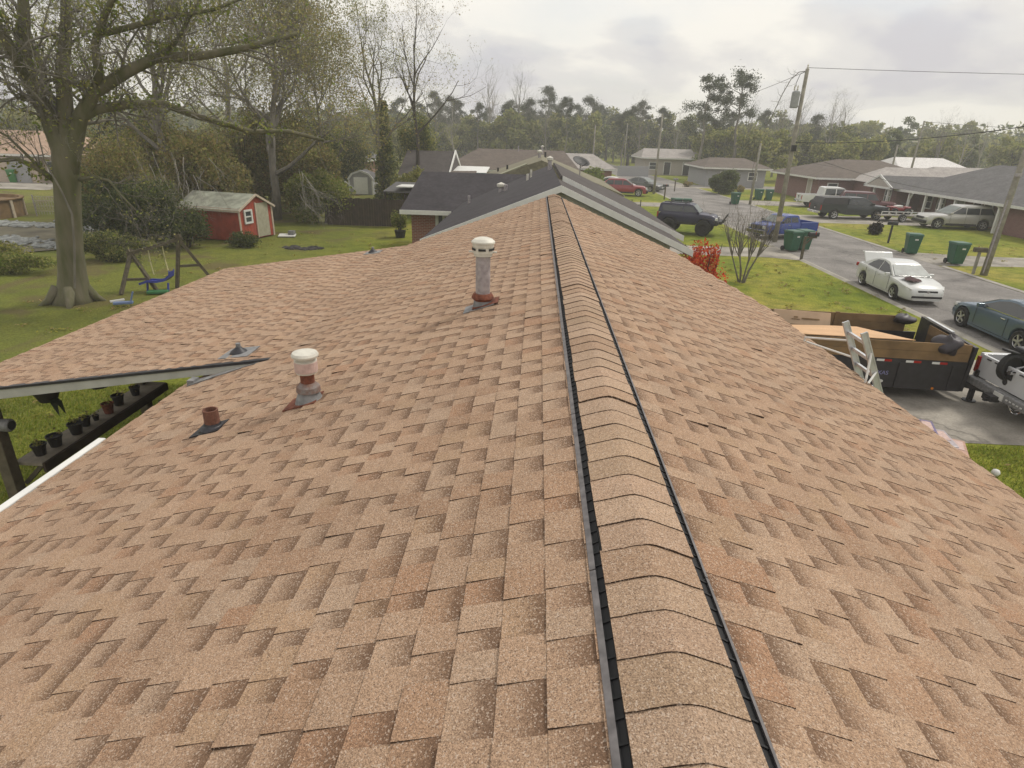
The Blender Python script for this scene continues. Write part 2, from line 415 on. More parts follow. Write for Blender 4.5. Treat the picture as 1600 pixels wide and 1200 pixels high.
# ---------------------------------------------------------------- ground, road, driveways
def lawn_mat():
    m = bpy.data.materials.new('lawn'); m.use_nodes = True
    N, L = m.node_tree.nodes, m.node_tree.links
    b = N['Principled BSDF']; b.inputs['Roughness'].default_value = 0.95; b.inputs['Specular IOR Level'].default_value = 0.15
    tc = N.new('ShaderNodeTexCoord')
    def nz(s, d, dist=0.0):
        n = N.new('ShaderNodeTexNoise'); n.inputs['Scale'].default_value = s; n.inputs['Detail'].default_value = d; n.inputs['Distortion'].default_value = dist
        L.new(tc.outputs['Object'], n.inputs['Vector']); return n.outputs['Fac']
    def ramp(src, stops):
        r = N.new('ShaderNodeValToRGB'); L.new(src, r.inputs[0])
        while len(r.color_ramp.elements) < len(stops): r.color_ramp.elements.new(0.5)
        for e, (p, c) in zip(r.color_ramp.elements, stops): e.position = p; e.color = (*c, 1)
        return r.outputs[0]
    def mix(f, a, c, mode='MIX'):
        n = N.new('ShaderNodeMixRGB'); n.blend_type = mode
        if isinstance(f, float): n.inputs[0].default_value = f
        else: L.new(f, n.inputs[0])
        L.new(a, n.inputs[1]); L.new(c, n.inputs[2]); return n.outputs[0]
    big = ramp(nz(0.16, 5, 0.6), [(0.34, (0.15, 0.19, 0.020)), (0.50, (0.215, 0.235, 0.030)), (0.66, (0.29, 0.265, 0.055))])
    mid = ramp(nz(1.7, 6, 0.4), [(0.33, (0.62, 0.70, 0.55)), (0.52, (1, 1, 1)), (0.70, (1.25, 1.18, 1.1))])
    fin = ramp(nz(14, 4), [(0.3, (0.70, 0.72, 0.66)), (0.7, (1.25, 1.22, 1.2))])
    c = mix(1.0, mix(1.0, big, mid, 'MULTIPLY'), fin, 'MULTIPLY')
    # back yard: tree shade mixed into the turf colour, bare brown patches over it
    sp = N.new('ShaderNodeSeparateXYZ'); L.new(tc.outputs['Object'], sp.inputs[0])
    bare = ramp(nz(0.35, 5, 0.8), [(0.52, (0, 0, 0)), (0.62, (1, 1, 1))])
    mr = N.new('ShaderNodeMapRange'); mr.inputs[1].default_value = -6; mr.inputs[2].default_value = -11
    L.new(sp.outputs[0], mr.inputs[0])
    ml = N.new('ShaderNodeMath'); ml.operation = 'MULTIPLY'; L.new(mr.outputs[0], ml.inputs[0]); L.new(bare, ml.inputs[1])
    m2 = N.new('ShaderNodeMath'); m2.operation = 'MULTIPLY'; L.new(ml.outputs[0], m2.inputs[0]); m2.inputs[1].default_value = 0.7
    thin = N.new('ShaderNodeRGB'); thin.outputs[0].default_value = (0.125, 0.135, 0.035, 1)  # darker turf tone that carries the tree shade
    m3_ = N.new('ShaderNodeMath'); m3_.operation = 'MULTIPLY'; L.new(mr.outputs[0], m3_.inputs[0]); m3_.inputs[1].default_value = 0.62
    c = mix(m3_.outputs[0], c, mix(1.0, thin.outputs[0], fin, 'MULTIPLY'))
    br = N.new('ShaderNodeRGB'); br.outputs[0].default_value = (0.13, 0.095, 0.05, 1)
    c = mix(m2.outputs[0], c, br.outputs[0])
    L.new(c, b.inputs['Base Color'])
    bz = N.new('ShaderNodeTexNoise'); bz.inputs['Scale'].default_value = 22; bz.inputs['Detail'].default_value = 5
    L.new(tc.outputs['Object'], bz.inputs['Vector'])
    bp = N.new('ShaderNodeBump'); bp.inputs['Strength'].default_value = 0.8; bp.inputs['Distance'].default_value = 0.08
    L.new(bz.outputs['Fac'], bp.inputs['Height']); L.new(bp.outputs[0], b.inputs['Normal'])
    return m
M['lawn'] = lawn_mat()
M['asphalt'] = mat('worn_asphalt', (0.215, 0.20, 0.185), 0.9, 0.16, 0.5, 0.25, spec=0.3, fine=0.25, fine_scale=40, bscale=30)
M['concrete'] = mat('driveway_concrete', (0.30, 0.275, 0.235), 0.9, 0.32, 0.8, 0.2, spec=0.3, fine=0.1, fine_scale=30)
M['kerb'] = mat('kerb_concrete', (0.30, 0.28, 0.24), 0.9, 0.2, 1.5)

def crack_mat(m, scale, dark, width):
    N, L = m.node_tree.nodes, m.node_tree.links
    b = N['Principled BSDF']; src = b.inputs['Base Color'].links[0].from_socket
    tc = next(n for n in N if n.type == 'TEX_COORD')
    nz = N.new('ShaderNodeTexNoise'); nz.inputs['Scale'].default_value = 0.9; nz.inputs['Detail'].default_value = 5; L.new(tc.outputs['Object'], nz.inputs['Vector'])
    ad = N.new('ShaderNodeMixRGB'); ad.blend_type = 'ADD'; ad.inputs[0].default_value = 1.6; L.new(tc.outputs['Object'], ad.inputs[1]); L.new(nz.outputs['Color'], ad.inputs[2])
    v = N.new('ShaderNodeTexVoronoi'); v.feature = 'DISTANCE_TO_EDGE'; v.inputs['Scale'].default_value = scale; L.new(ad.outputs[0], v.inputs['Vector'])
    r = N.new('ShaderNodeMapRange'); r.inputs[1].default_value = 0.0; r.inputs[2].default_value = width; r.inputs[3].default_value = dark; r.inputs[4].default_value = 1.0
    L.new(v.outputs['Distance'], r.inputs[0])
    mm = N.new('ShaderNodeMixRGB'); mm.blend_type = 'MULTIPLY'; mm.inputs[0].default_value = 1; L.new(src, mm.inputs[1]); L.new(r.outputs[0], mm.inputs[2])
    st = N.new('ShaderNodeTexNoise'); st.inputs['Scale'].default_value = 0.55; st.inputs['Detail'].default_value = 6; st.inputs['Roughness'].default_value = 0.65; L.new(tc.outputs['Object'], st.inputs['Vector'])
    sr = N.new('ShaderNodeMapRange'); sr.inputs[1].default_value = 0.36; sr.inputs[2].default_value = 0.6; sr.inputs[3].default_value = 0.72; sr.inputs[4].default_value = 1.06; L.new(st.outputs['Fac'], sr.inputs[0])
    m2 = N.new('ShaderNodeMixRGB'); m2.blend_type = 'MULTIPLY'; m2.inputs[0].default_value = 1; L.new(mm.outputs[0], m2.inputs[1]); L.new(sr.outputs[0], m2.inputs[2])
    L.new(m2.outputs[0], b.inputs['Base Color'])
crack_mat(M['asphalt'], 0.22, 0.62, 0.012)
crack_mat(M['concrete'], 0.28, 0.55, 0.008)
def sheet(name, poly, z, m, parent=None):
    mb = MB(); mb.add([(x, y, z) for x, y in poly], [tuple(range(len(poly)))])
    return tag(mb.build(name, m, parent), kind='structure')
# one ground sheet, finer near the camera with gentle unevenness
g = MB()
gx = [-900, -300, -120] + list(range(-60, 71, 5)) + [120, 300, 900]
gy = [-300, -60] + list(range(-20, 121, 5)) + [180, 300, 600, 1600]
rg = random.Random(3)
gv = []
for y in gy:
    for x in gx:
        z = 0.0
        if -60 < x < -12 and 15 < y < 110: z = rg.uniform(-0.05, 0.06)
        gv.append((x, y, z))
nx = len(gx)
g.add(gv, [(j * nx + i, j * nx + i + 1, (j + 1) * nx + i + 1, (j + 1) * nx + i) for j in range(len(gy) - 1) for i in range(nx - 1)])
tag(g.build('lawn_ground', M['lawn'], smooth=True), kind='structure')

def road_edge(side):
    pts = []
    for y in (-30, 0, 10, 20, 30, 40, 50, 60, 70, 80, 95, 115, 140, 170):
        bend = -max(0, y - 60) ** 1.5 * 0.004
        pts.append(((13.45 if side < 0 else 19.75) + bend, y))
    return pts
eL, eR = road_edge(-1), road_edge(1)
rm = MB()
n = len(eL)
rm.add([(x, y, 0.004) for x, y in eL] + [(x, y, 0.004) for x, y in eR], [(i, i + n, i + n + 1, i + 1) for i in range(n - 1)])
tag(rm.build('road', M['asphalt']), kind='structure')
for side, e in ((-1, eL), (1, eR)):
    gaps = ((10.3, 16.2), (30.6, 34.4), (54, 58)) if side < 0 else ((30.2, 34.0), (45.5, 50.5), (58.5, 63))
    k = MB()
    ys = [y / 2 for y in range(-40, 200)]
    def ex(y):
        for (xa, ya), (xb, yb) in zip(e, e[1:]):
            if ya <= y <= yb: return xa + (xb - xa) * (y - ya) / (yb - ya)
        return e[-1][0]
    for a, b in zip(ys, ys[1:]):
        if any(g0 <= (a + b) / 2 <= g1 for g0, g1 in gaps): continue
        xa, xb = ex(a), ex(b)
        o0, o1 = (0.0, -0.32) if side < 0 else (0.0, 0.32)
        k.add([(xa, a, 0.02), (xa + o1 * 0.55, a, 0.055), (xa + o1, a, 0.0), (xb, b, 0.02), (xb + o1 * 0.55, b, 0.055), (xb + o1, b, 0.0)],
              [(0, 1, 4, 3), (1, 2, 5, 4)] if side < 0 else [(0, 3, 4, 1), (1, 4, 5, 2)])
    tag(k.build('kerb', M['kerb']), kind='structure')
sheet('driveway', [(3.3, 10.75), (13.45, 10.75), (13.45, 15.9), (3.3, 15.6)], 0.008, M['concrete'])
sheet('driveway', [(4.4, 31.0), (11.8, 30.9), (13.45, 30.2), (13.45, 34.6), (11.8, 33.7), (4.4, 33.8)], 0.008, M['concrete'])
sheet('driveway', [(3.0, 54.5), (13.45, 54.2), (13.45, 58), (3.0, 57.5)], 0.008, M['concrete'])
sheet('driveway', [(19.75, 30.2), (24, 30.6), (40, 31.2), (40, 33.6), (24, 33.4), (19.75, 34.2)], 0.008, M['concrete'])
sheet('driveway', [(19.75, 46.3), (30.2, 46.6), (30.2, 51.8), (19.75, 51.4)], 0.008, M['concrete'])
sheet('driveway', [(19.7, 58.6), (31, 58.4), (31, 63.0), (19.7, 63.4)], 0.008, M['concrete'])
sheet('driveway', [(17.4, 78), (40, 80), (40, 86), (16.6, 84)], 0.008, M['concrete'])
# drainage ditch with pale stones behind the big tree
sheet('ditch_bed', [(-46, 27.5), (-30, 27.6), (-22.5, 25.2), (-20.5, 27.6), (-24, 33.8), (-31, 34.4), (-46, 33.0)], 0.03, mat('ditch_mud', (0.14, 0.125, 0.08), 0.9, 0.35, 0.8))
rs = random.Random(5)
st = MB()
for i in range(2600):
    t = rs.random()
    x = -46 + 25 * t
    yc = (28.6 if rs.random() < 0.45 else 33.0) + (-1.6 if x > -26 else 0) * (x + 26) / 5
    y = yc + rs.gauss(0, 0.42)
    s = rs.uniform(0.07, 0.17)
    st.lathe([(0.001, -0.3 * s), (s * 0.9, -0.1 * s), (s, 0.15 * s), (s * 0.6, 0.45 * s), (0.001, 0.55 * s)], (x, y, 0.05), 6, M=Matrix.Rotation(rs.random() * 6, 3, 'Z') @ Matrix.Diagonal((1, rs.uniform(0.6, 1), rs.uniform(0.7, 1.2))))
tag(st.build('ditch_stones', mat('pale_stone', (0.25, 0.26, 0.25), 0.9, 0.45, 3)), kind='stuff')

# ---------------------------------------------------------------- our house: the tan shingle roof we stand over
RX, RZ = 0.4177, CAMZ - 1.259
ML_, MR_, MP = 0.319, 0.3632, 0.15
house = thing('brick_house', 'brick house with the tan shingle roof filling the view from above', 'house', (RX, 0, 0))
HZ = RZ
def plane_frame(side):
    if side == 'L': return (0.0, 0.0), -1, ML_
    if side == 'R': return (0.0, 0.0), 1, MR_
    return (-3.19, -3.19 * ML_), -1, MP          # patio cover: starts on the main slope
def interp(pts, x):
    if x <= pts[0][0]: return pts[0][1]
    for (a, b), (c, d) in zip(pts, pts[1:]):
        if x <= c: return b + (d - b) * (x - a) / (c - a)
    return pts[-1][1]
def on(side, s, y, h):
    (x0, z0), sg, m = plane_frame(side)
    k = math.hypot(1, m)
    return Vector((x0 + sg * s / k + sg * h * m / k, y, HZ + z0 - s * m / k + h / k))
YFAR = {'L': [(0, 15.0), (2.9, 13.5), (3.3, 13.25), (5, 13.2)],
        'R': [(0, 15.1), (2.6, 12.95), (2.85, 11.85), (3.28, 10.7), (3.46, 10.05), (3.55, 9.6)],
        'P': [(0, 13.2), (4.2, 12.98)]}
WID = {'L': 4.12, 'R': 3.52, 'P': 4.05}
YNEAR = -1.2
EXPO = 0.143
rn = random.Random(11)
TANS = [((0.400, 0.275, 0.188), 6), ((0.385, 0.262, 0.178), 6), ((0.415, 0.292, 0.203), 4), ((0.362, 0.236, 0.155), 3), ((0.362, 0.224, 0.143), 1.3), ((0.40, 0.287, 0.203), 2), ((0.392, 0.268, 0.176), 2)]
def tan():
    t = rn.random() * sum(w for _, w in TANS)
    for c, w in TANS:
        t -= w
        if t <= 0: break
    k = rn.uniform(0.965, 1.035) * 1.10
    return (c[0] * k * 0.915, c[1] * k * 0.895, c[2] * k * 0.875)
DARK = (0.175, 0.108, 0.070)
EDGE = (0.06, 0.038, 0.026)
pieces = []
def shingle_piece(side, s0, s1, y0, y1, gap):
    """one tab (upper ply) or one stretch of lower ply between tabs, with its printed shadow band"""
    h1 = 0.003 if gap else 0.0075
    h1 *= rn.uniform(0.85, 1.2) * (rn.uniform(1.5, 2.3) if rn.random() < 0.02 and s1 - s0 > 0.1 else 1)
    c = tan()
    e = 0.006
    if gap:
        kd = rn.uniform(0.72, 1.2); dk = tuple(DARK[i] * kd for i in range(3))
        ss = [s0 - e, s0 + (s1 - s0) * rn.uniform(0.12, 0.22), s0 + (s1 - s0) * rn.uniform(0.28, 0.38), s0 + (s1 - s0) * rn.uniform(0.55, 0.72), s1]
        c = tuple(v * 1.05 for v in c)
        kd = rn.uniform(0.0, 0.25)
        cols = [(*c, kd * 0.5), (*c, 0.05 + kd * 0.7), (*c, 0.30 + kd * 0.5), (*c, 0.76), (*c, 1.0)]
    else:
        ss = [s0 - e, s1]
        cols = [c, c]
    vs = []; fs = []; fc = []
    for s in ss:
        h = 0.0005 + h1 * (s - s0 + e) / (s1 - s0 + e)
        vs += [on(side, s, y0, h), on(side, s, y1, h)]
    n = len(ss)
    b = len(vs)
    for s in (ss[0], ss[-1]):
        vs += [on(side, s, y0, -0.004), on(side, s, y1, -0.004)]
    flip = side == 'R'
    for i in range(n - 1):
        a = 2 * i
        q = (a, a + 2, a + 3, a + 1); cc = [cols[i], cols[i + 1], cols[i + 1], cols[i]]
        if not flip: q = q[::-1]; cc = cc[::-1]
        fs.append(q); fc.append(cc)
    l = 2 * (n - 1)
    E4 = [EDGE] * 4
    q = (l, b + 2, b + 3, l + 1); fs.append(q if flip else q[::-1]); fc.append(E4)                     # butt edge
    sd = [b, b + 2] + [2 * i for i in range(n - 1, -1, -1)]; fs.append(tuple(sd if flip else sd[::-1])); fc.append([EDGE] * len(sd))
    sd = [b + 1, b + 3] + [2 * i + 1 for i in range(n - 1, -1, -1)]; fs.append(tuple(sd[::-1] if flip else sd)); fc.append([EDGE] * len(sd))
    ctr = on(side, (s0 + s1) / 2, (y0 + y1) / 2, 0) + Vector((RX, 0, 0))
    d = ctr - Vector((0, 0, CAMZ))
    dep = d.dot(_f)
    u = d.dot(_r2) / max(dep, 0.05); v = d.dot(_d2) / max(dep, 0.05)
    nrm = (on(side, 0, 0, 1) - on(side, 0, 0, 0))
    size = (s1 - s0) * (y1 - y0) * max(0.0, -nrm.dot(d.normalized())) / d.length_squared if dep > 0.2 and abs(u) < 0.87 and abs(v) < 0.66 else 0
    pieces.append((size, vs, fs, fc, side == 'P'))
def cover(side, ystart, ystop):
    (x0, z0), sg, m = plane_frame(side)
    k = math.hypot(1, m)
    S = WID[side] * k
    i = 0
    s = {'L': 0.18, 'R': 0.193, 'P': 0.0}[side]
    s_next = {'L': 0.207, 'R': 0.336, 'P': EXPO}[side]
    while s < S - 0.01:
        s1 = min(s_next, S); s_next = s1 + EXPO
        sx = (s + s1) / 2 / k
        y0 = ystart(sx) + 0.0
        yf = min(ystop, interp(YFAR[side], sx))
        y = y0
        gap = rn.random() < 0.5
        while y < yf - 0.015:
            w = rn.choice((0.08, 0.10, 0.12, 0.14, 0.17)) * rn.uniform(0.9, 1.1) if gap else rn.choice((0.09, 0.11, 0.13, 0.15, 0.18)) * rn.uniform(0.9, 1.1)
            y1 = min(y + w, yf)
            shingle_piece(side, s, s1, y, y1, gap)
            y = y1
            gap = (not gap) if rn.random() < 0.975 else gap
        s = s1
        i += 1
# the main left slope stops at the patio cover where that begins
cover('L', lambda sx: YNEAR, 99)
cover('R', lambda sx: YNEAR, 99)
cover('P', lambda sx: 5.95, 99)
# left pieces hidden under the patio cover are dropped
keep = []
for p in pieces:
    cx = sum(v[0] for v in p[1]) / len(p[1]); cy = sum(v[1] for v in p[1]) / len(p[1])
    if not p[4] and cx < -3.23 and cy > 5.97: continue
    keep.append(p)
keep.sort(key=lambda p: -p[0])
for p in keep[:300]:
    o = Vector((sum(v[0] for v in p[1]) / len(p[1]), sum(v[1] for v in p[1]) / len(p[1]), sum(v[2] for v in p[1]) / len(p[1])))
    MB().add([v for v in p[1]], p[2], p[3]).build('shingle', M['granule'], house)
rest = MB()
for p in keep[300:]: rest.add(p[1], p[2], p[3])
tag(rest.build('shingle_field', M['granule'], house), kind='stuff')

# deck under the shingles, thick enough to show an edge
def deck(side, poly):
    pts = [on(side, s, y, -0.006) for s, y in poly]
    nrm = on(side, 0, 0, 1) - on(side, 0, 0, 0)
    if side == 'R': pts = pts[::-1]
    return MB().slab(pts, 0.10, nrm)
kL, kR, kP = math.hypot(1, ML_), math.hypot(1, MR_), math.hypot(1, MP)
dk = deck('L', [(0.0, -8), (0, 14.98), (2.9 * kL, 13.48), (3.19 * kL, 13.3), (3.19 * kL, 5.98), (4.11 * kL, 5.98), (4.11 * kL, -8)])
recalc(dk.build('roof_deck', M['granule_plain'] if 'granule_plain' in M else M['plywood_deck'], house))
recalc(deck('R', [(0.0, -8), (0, 15.08)] + [(a * kR, b - 0.02) for a, b in YFAR['R'][1:-1]] + [(3.51 * kR, 9.6), (3.51 * kR, -8)]).build('roof_deck', M['plywood_deck'], house))
recalc(deck('P', [(0.02, 5.97), (0.02, 13.18), (4.04 * kP, 12.95), (4.04 * kP, 5.97)]).build('patio_roof_deck', M['plywood_deck'], house))
# plain shingle strips behind the viewer
for side, W in (('L', 4.12 * kL), ('R', 3.52 * kR)):
    b = MB(); s = 0.19
    while s < W - 0.01:
        s1 = min(s + EXPO, W); c = tan()
        q = [on(side, s - 0.006, -8, 0.0005), on(side, s1, -8, 0.007), on(side, s1, YNEAR, 0.007), on(side, s - 0.006, YNEAR, 0.0005)]
        b.add(q, [(0, 1, 2, 3) if side == 'R' else (3, 2, 1, 0)], [c]); s = s1
    tag(b.build('rear_shingle_field', M['granule'], house), kind='stuff')

# ridge vent and ridge caps
def ridge_profile(x):
    m = ML_ if x < 0 else MR_
    return -m * (math.sqrt(x * x + 0.022 ** 2) - 0.022)
for sg in (-1, 1):
    m = ML_ if sg < 0 else MR_
    fl = MB(); bl = MB(); rb = MB()
    GI = 0.175 if sg < 0 else 0.184
    def P(x, y, up): return Vector((sg * x, y, HZ - m * x + up))
    y = -8
    seg = 0
    while y < 14.9:
        y1 = min(y + 1.2, 14.9)
        up0 = 0.0105 + rn.uniform(0, 0.002)
        fl.hexa([P(0.194, y, 0.002), P(GI, y, 0.002), P(GI, y1 - 0.006, 0.002), P(0.194, y1 - 0.006, 0.002),
                 P(0.194, y, up0), P(GI, y, up0 + 0.002), P(GI, y1 - 0.006, up0 + 0.002), P(0.194, y1 - 0.006, up0)])
        bl.add([P(GI + 0.002, y, 0.005), P(GI - 0.006, y, 0.003), P(0.146, y, 0.010), P(GI + 0.002, y1, 0.005), P(GI - 0.006, y1, 0.003), P(0.146, y1, 0.010)],
               [(0, 1, 4, 3), (1, 2, 5, 4)] if sg > 0 else [(3, 4, 1, 0), (4, 5, 2, 1)])
        y = y1; seg += 1
    y = -1
    while y < 14.8:
        rb.hexa([P(GI, y, 0.002), P(0.147, y, 0.008), P(0.147, y + 0.006, 0.008), P(GI, y + 0.006, 0.002),
                 P(GI, y, 0.008), P(0.147, y, 0.013), P(0.147, y + 0.006, 0.013), P(GI, y + 0.006, 0.008)])
        y += 0.062 * rn.uniform(0.9, 1.1)
    recalc(fl.build('vent_flange', M['vent_grey'], house))
    recalc(bl.build('ridge_vent', M['vent_black'], house))
    tag(recalc(rb.build('vent_louver', M['vent_black'], house)), kind='stuff')
CAPX = [-0.152, -0.12, -0.085, -0.05, -0.025, 0, 0.025, 0.05, 0.085, 0.12, 0.152]
CAPC = [(0.36, 0.262, 0.172), (0.385, 0.28, 0.188), (0.37, 0.265, 0.18), (0.395, 0.29, 0.198), (0.355, 0.248, 0.162)]
y = -7.9
caps = []
while y < 14.75:
    ln = 0.150 * rn.uniform(0.93, 1.07)
    y1 = min(y + ln + 0.012, 14.9)
    c = CAPC[int(rn.random() * 5)]; kk = rn.uniform(0.93, 1.06) * 1.06; c = (c[0] * kk * 1.02, c[1] * kk * 0.98, c[2] * kk)
    t = rn.uniform(0.004, 0.0065) * (1.9 if rn.random() < 0.12 else 1)
    jog = rn.uniform(-0.004, 0.004)
    vs = []; fs = []; fc = []
    for yy, up in ((y, 0.0175 + t), (y1, 0.0177)):
        for x in CAPX: vs.append((x + jog, yy + rn.uniform(-0.0015, 0.0015), HZ + ridge_profile(x) + up))
    for x in CAPX: vs.append((x + jog, y, HZ + ridge_profile(x) + 0.0165))
    for yy in (y1,):
        for x in CAPX: vs.append((x + jog, yy, HZ + ridge_profile(x) + 0.015))
    nC = len(CAPX)
    for i in range(nC - 1):
        fs.append((i, i + 1, nC + i + 1, nC + i)); fc.append([c] * 4)
        fs.append((2 * nC + i, 2 * nC + i + 1, i + 1, i)); fc.append([EDGE] * 4)
    for i, s in ((0, 1), (nC - 1, -1)):
        q = (i, nC + i, 3 * nC + i, 2 * nC + i); fs.append(q if s > 0 else q[::-1]); fc.append([EDGE] * 4)
    caps.append((vs, fs, fc))
    y += ln
for vs, fs, fc in caps: MB().add(vs, fs, fc).build('ridge_cap', M['granule'], house)
# core of the vent so nothing shows through under the caps
recalc(MB().prism([(x, HZ + ridge_profile(x) + 0.0145) for x in CAPX[::-1]] + [(-0.152, HZ - 0.06), (0.152, HZ - 0.07)], -7.9, 14.85).build('vent_body', M['vent_black'], house))

# gutter, fascia, patio beam, flashing
zl = HZ - 4.12 * ML_
MB().bb(-4.20, -4.135, 3.42, 4.58, zl - 0.10, zl + 0.010).build('edge_trim', M['white_trim'], house, bevel=0.008)
MB().bb(-4.165, -4.13, -8, 3.415, zl - 0.14, zl - 0.012).build('fascia', M['grey_trim'], house)
MB().bb(-4.13, -4.09, 4.56, 5.9, zl - 0.16, zl - 0.02).build('fascia', M['grey_trim'], house)
zr = HZ - 3.52 * MR_
MB().bb(3.50, 3.535, -8, 9.6, zr - 0.17, zr - 0.012).build('fascia', M['grey_trim'], house)
def px(x, up): return HZ - 3.19 * ML_ - MP * (-3.19 - x) + up
fb = MB()
fb.hexa([(-7.26, 5.93, px(-7.26, -0.145)), (-3.55, 5.93, px(-3.55, -0.10)), (-3.55, 5.965, px(-3.55, -0.10)), (-7.26, 5.965, px(-7.26, -0.145)),
         (-7.26, 5.93, px(-7.26, -0.022)), (-3.25, 5.93, px(-3.25, -0.022)), (-3.25, 5.965, px(-3.25, -0.022)), (-7.26, 5.965, px(-7.26, -0.022))])
fb.build('patio_fascia', M['patio_fascia'], house)
de = MB(); de.hexa([(-7.28, 5.915, px(-7.28, -0.022)), (-3.2, 5.915, px(-3.2, -0.022)), (-3.2, 5.99, px(-3.2, -0.02)), (-7.28, 5.99, px(-7.28, -0.02)),
         (-7.28, 5.915, px(-7.28, 0.006)), (-3.2, 5.915, px(-3.2, 0.006)), (-3.2, 5.99, px(-3.2, 0.003)), (-7.28, 5.99, px(-7.28, 0.003))])
de.build('drip_edge', M['rubber'], house)
fl = MB()
q = [(-3.3, 5.90), (-4.02, 5.86), (-4.02, 5.70), (-3.75, 5.78)]
fl.slab([(x, y, HZ - ML_ * -x + 0.016) for x, y in q][::-1], 0.012)
recalc(fl.build('step_flashing', M['lead'], house))
MB().box((-4.0, 5.80, HZ - 4.0 * ML_ + 0.02), (0.07, 0.12, 0.06)).build('gutter_end', M['lead'], house)
MB().beam((-7.2, 6.0, px(-7.2, -0.15)), (-7.2, 12.9, px(-7.2, -0.15)), 0.09, 0.14).build('patio_beam', M['post_wood'], house)
# walls below
w = MB(); w.bb(-3.55, 2.3, -7.6, 12.6, 0, 2.55); w.bb(2.3, 3.0, -7.6, 9.4, 0, 2.55)
w.build('wall', M['brick'], house)
gz = MB(); gz.add([(-3.55, 12.58, 2.55), (2.3, 12.58, 2.55), (2.3, 12.58, HZ - 0.14 - 2.3 * MR_), (0, 12.58, HZ - 0.14), (-3.55, 12.58, HZ - 0.14 - 3.55 * ML_)], [(0, 1, 2, 3, 4)])
gz.build('gable_wall', M['siding'], house)
tag(house, None)

# posts under the patio cover (parts of the house)
for yy in (6.25, 8.95, 12.6):
    MB().bb(-6.90, -6.76, yy - 0.07, yy + 0.07, 0, px(-6.83, -0.17)).build('patio_post', M['post_wood'], house, bevel=0.008)
# pipes and vents standing through the roof: parts of the house would move with it, each built whole
def roof_z(x): return HZ - (ML_ * -x if x < 0 else MR_ * x)
def flash_plate(x, y, w, l, m, up=0.013):
    f = MB(); k = math.hypot(1, ML_)
    f.slab([(x + a * w / 2, y + b * l / 2, roof_z(x + a * w / 2) + up) for a, b in ((-1, -1), (1, -1), (1, 1), (-1, 1))], 0.012)
    return f
def roof_vent(label, x, y, prof_sets, plate=None):
    t = thing('roof_vent', label, 'roof vent', (RX + x, y, roof_z(x)), 0, None)
    for nm, prof, mt, n in prof_sets:
        MB().lathe(prof, (0, 0, 0), n).build(nm, mt, t, smooth=False)
    return t
tv = roof_vent('tall grey galvanised vent pipe with a white domed cap and rusty collar', -0.90, 5.72, [
    ('pipe', [(0.070, -0.02), (0.070, 0.50)], M['galv'], 24),
    ('rusty_collar', [(0.073, 0.045), (0.110, 0.085), (0.105, 0.10), (0.09, 0.125), (0.073, 0.13)], M['rust'], 24),
    ('boot', [(0.105, -0.05), (0.088, 0.04), (0.084, 0.06)], M['lead'], 24),
    ('cap', [(0.088, 0.49), (0.088, 0.515), (0.095, 0.515), (0.096, 0.535), (0.096, 0.57), (0.101, 0.575), (0.103, 0.61), (0.114, 0.612), (0.112, 0.625), (0.086, 0.648), (0.043, 0.662), (0.001, 0.666)], M['vent_white'], 28)])
tv_s = MB()
for k in range(6):
    a = 2 * PI * k / 6 + 0.5
    tv_s.box((0.097 * math.cos(a), 0.097 * math.sin(a), 0.555), (0.008, 0.07, 0.020), a)
tv_s.build('vent_slot', M['black'], tv)
tv_p = MB()
for dx, dz in ((-0.11, 0), (0.106, 0)): tv_p.box((dx, 0, 0.525), (0.05, 0.03, 0.012))
tv_p.build('cap_lug', M['vent_white'], tv)
fp = MB(); fp.slab([(a * 0.15 - 0.03, b * 0.12, ML_ * (a * 0.17 - 0.03) + 0.014) for a, b in ((-1, -1), (1, -1), (1, 1), (-1, 1))], 0.010)
recalc(fp.build('base_flashing', M['lead'], tv))
tr = MB(); tr.slab([(a * 0.125 + 0.03, b * 0.11, ML_ * (a * 0.125 + 0.03) + 0.024) for a, b in ((-1, -1), (1, -1), (1, 1), (-1, 1))], 0.006)
recalc(tr.build('rust_stain_plate', M['rust'], tv))

sv = roof_vent('short vent with a white round cap and rust stained boot', -2.10, 4.17, [
    ('cap', [(0.078, 0.235), (0.082, 0.25), (0.082, 0.335), (0.07, 0.34), (0.07, 0.362), (0.098, 0.365), (0.10, 0.378), (0.09, 0.395), (0.05, 0.405), (0.001, 0.407)], M['vent_white'], 26),
    ('collar', [(0.083, 0.248), (0.085, 0.25), (0.085, 0.325), (0.083, 0.327)], M['cap_pink'], 26),
    ('pipe', [(0.052, -0.02), (0.052, 0.24)], M['rust'], 18),
    ('storm_collar', [(0.056, 0.155), (0.086, 0.125), (0.092, 0.085), (0.06, 0.10)], M['old_flashing'], 18),
    ('boot', [(0.125, -0.065), (0.10, 0.02), (0.072, 0.09), (0.06, 0.105)], M['lead'], 18),
    ('rusty_skirt', [(0.135, -0.085), (0.12, -0.025), (0.105, -0.01)], M['rust'], 18)])
fp = MB(); fp.slab([(a * 0.125 - 0.05, b * 0.115, ML_ * (a * 0.125 - 0.05) + 0.014) for a, b in ((-1, -1), (1, -1), (1, 1), (-1, 1))], 0.010)
recalc(fp.build('rusty_flashing', M['rust'], sv))

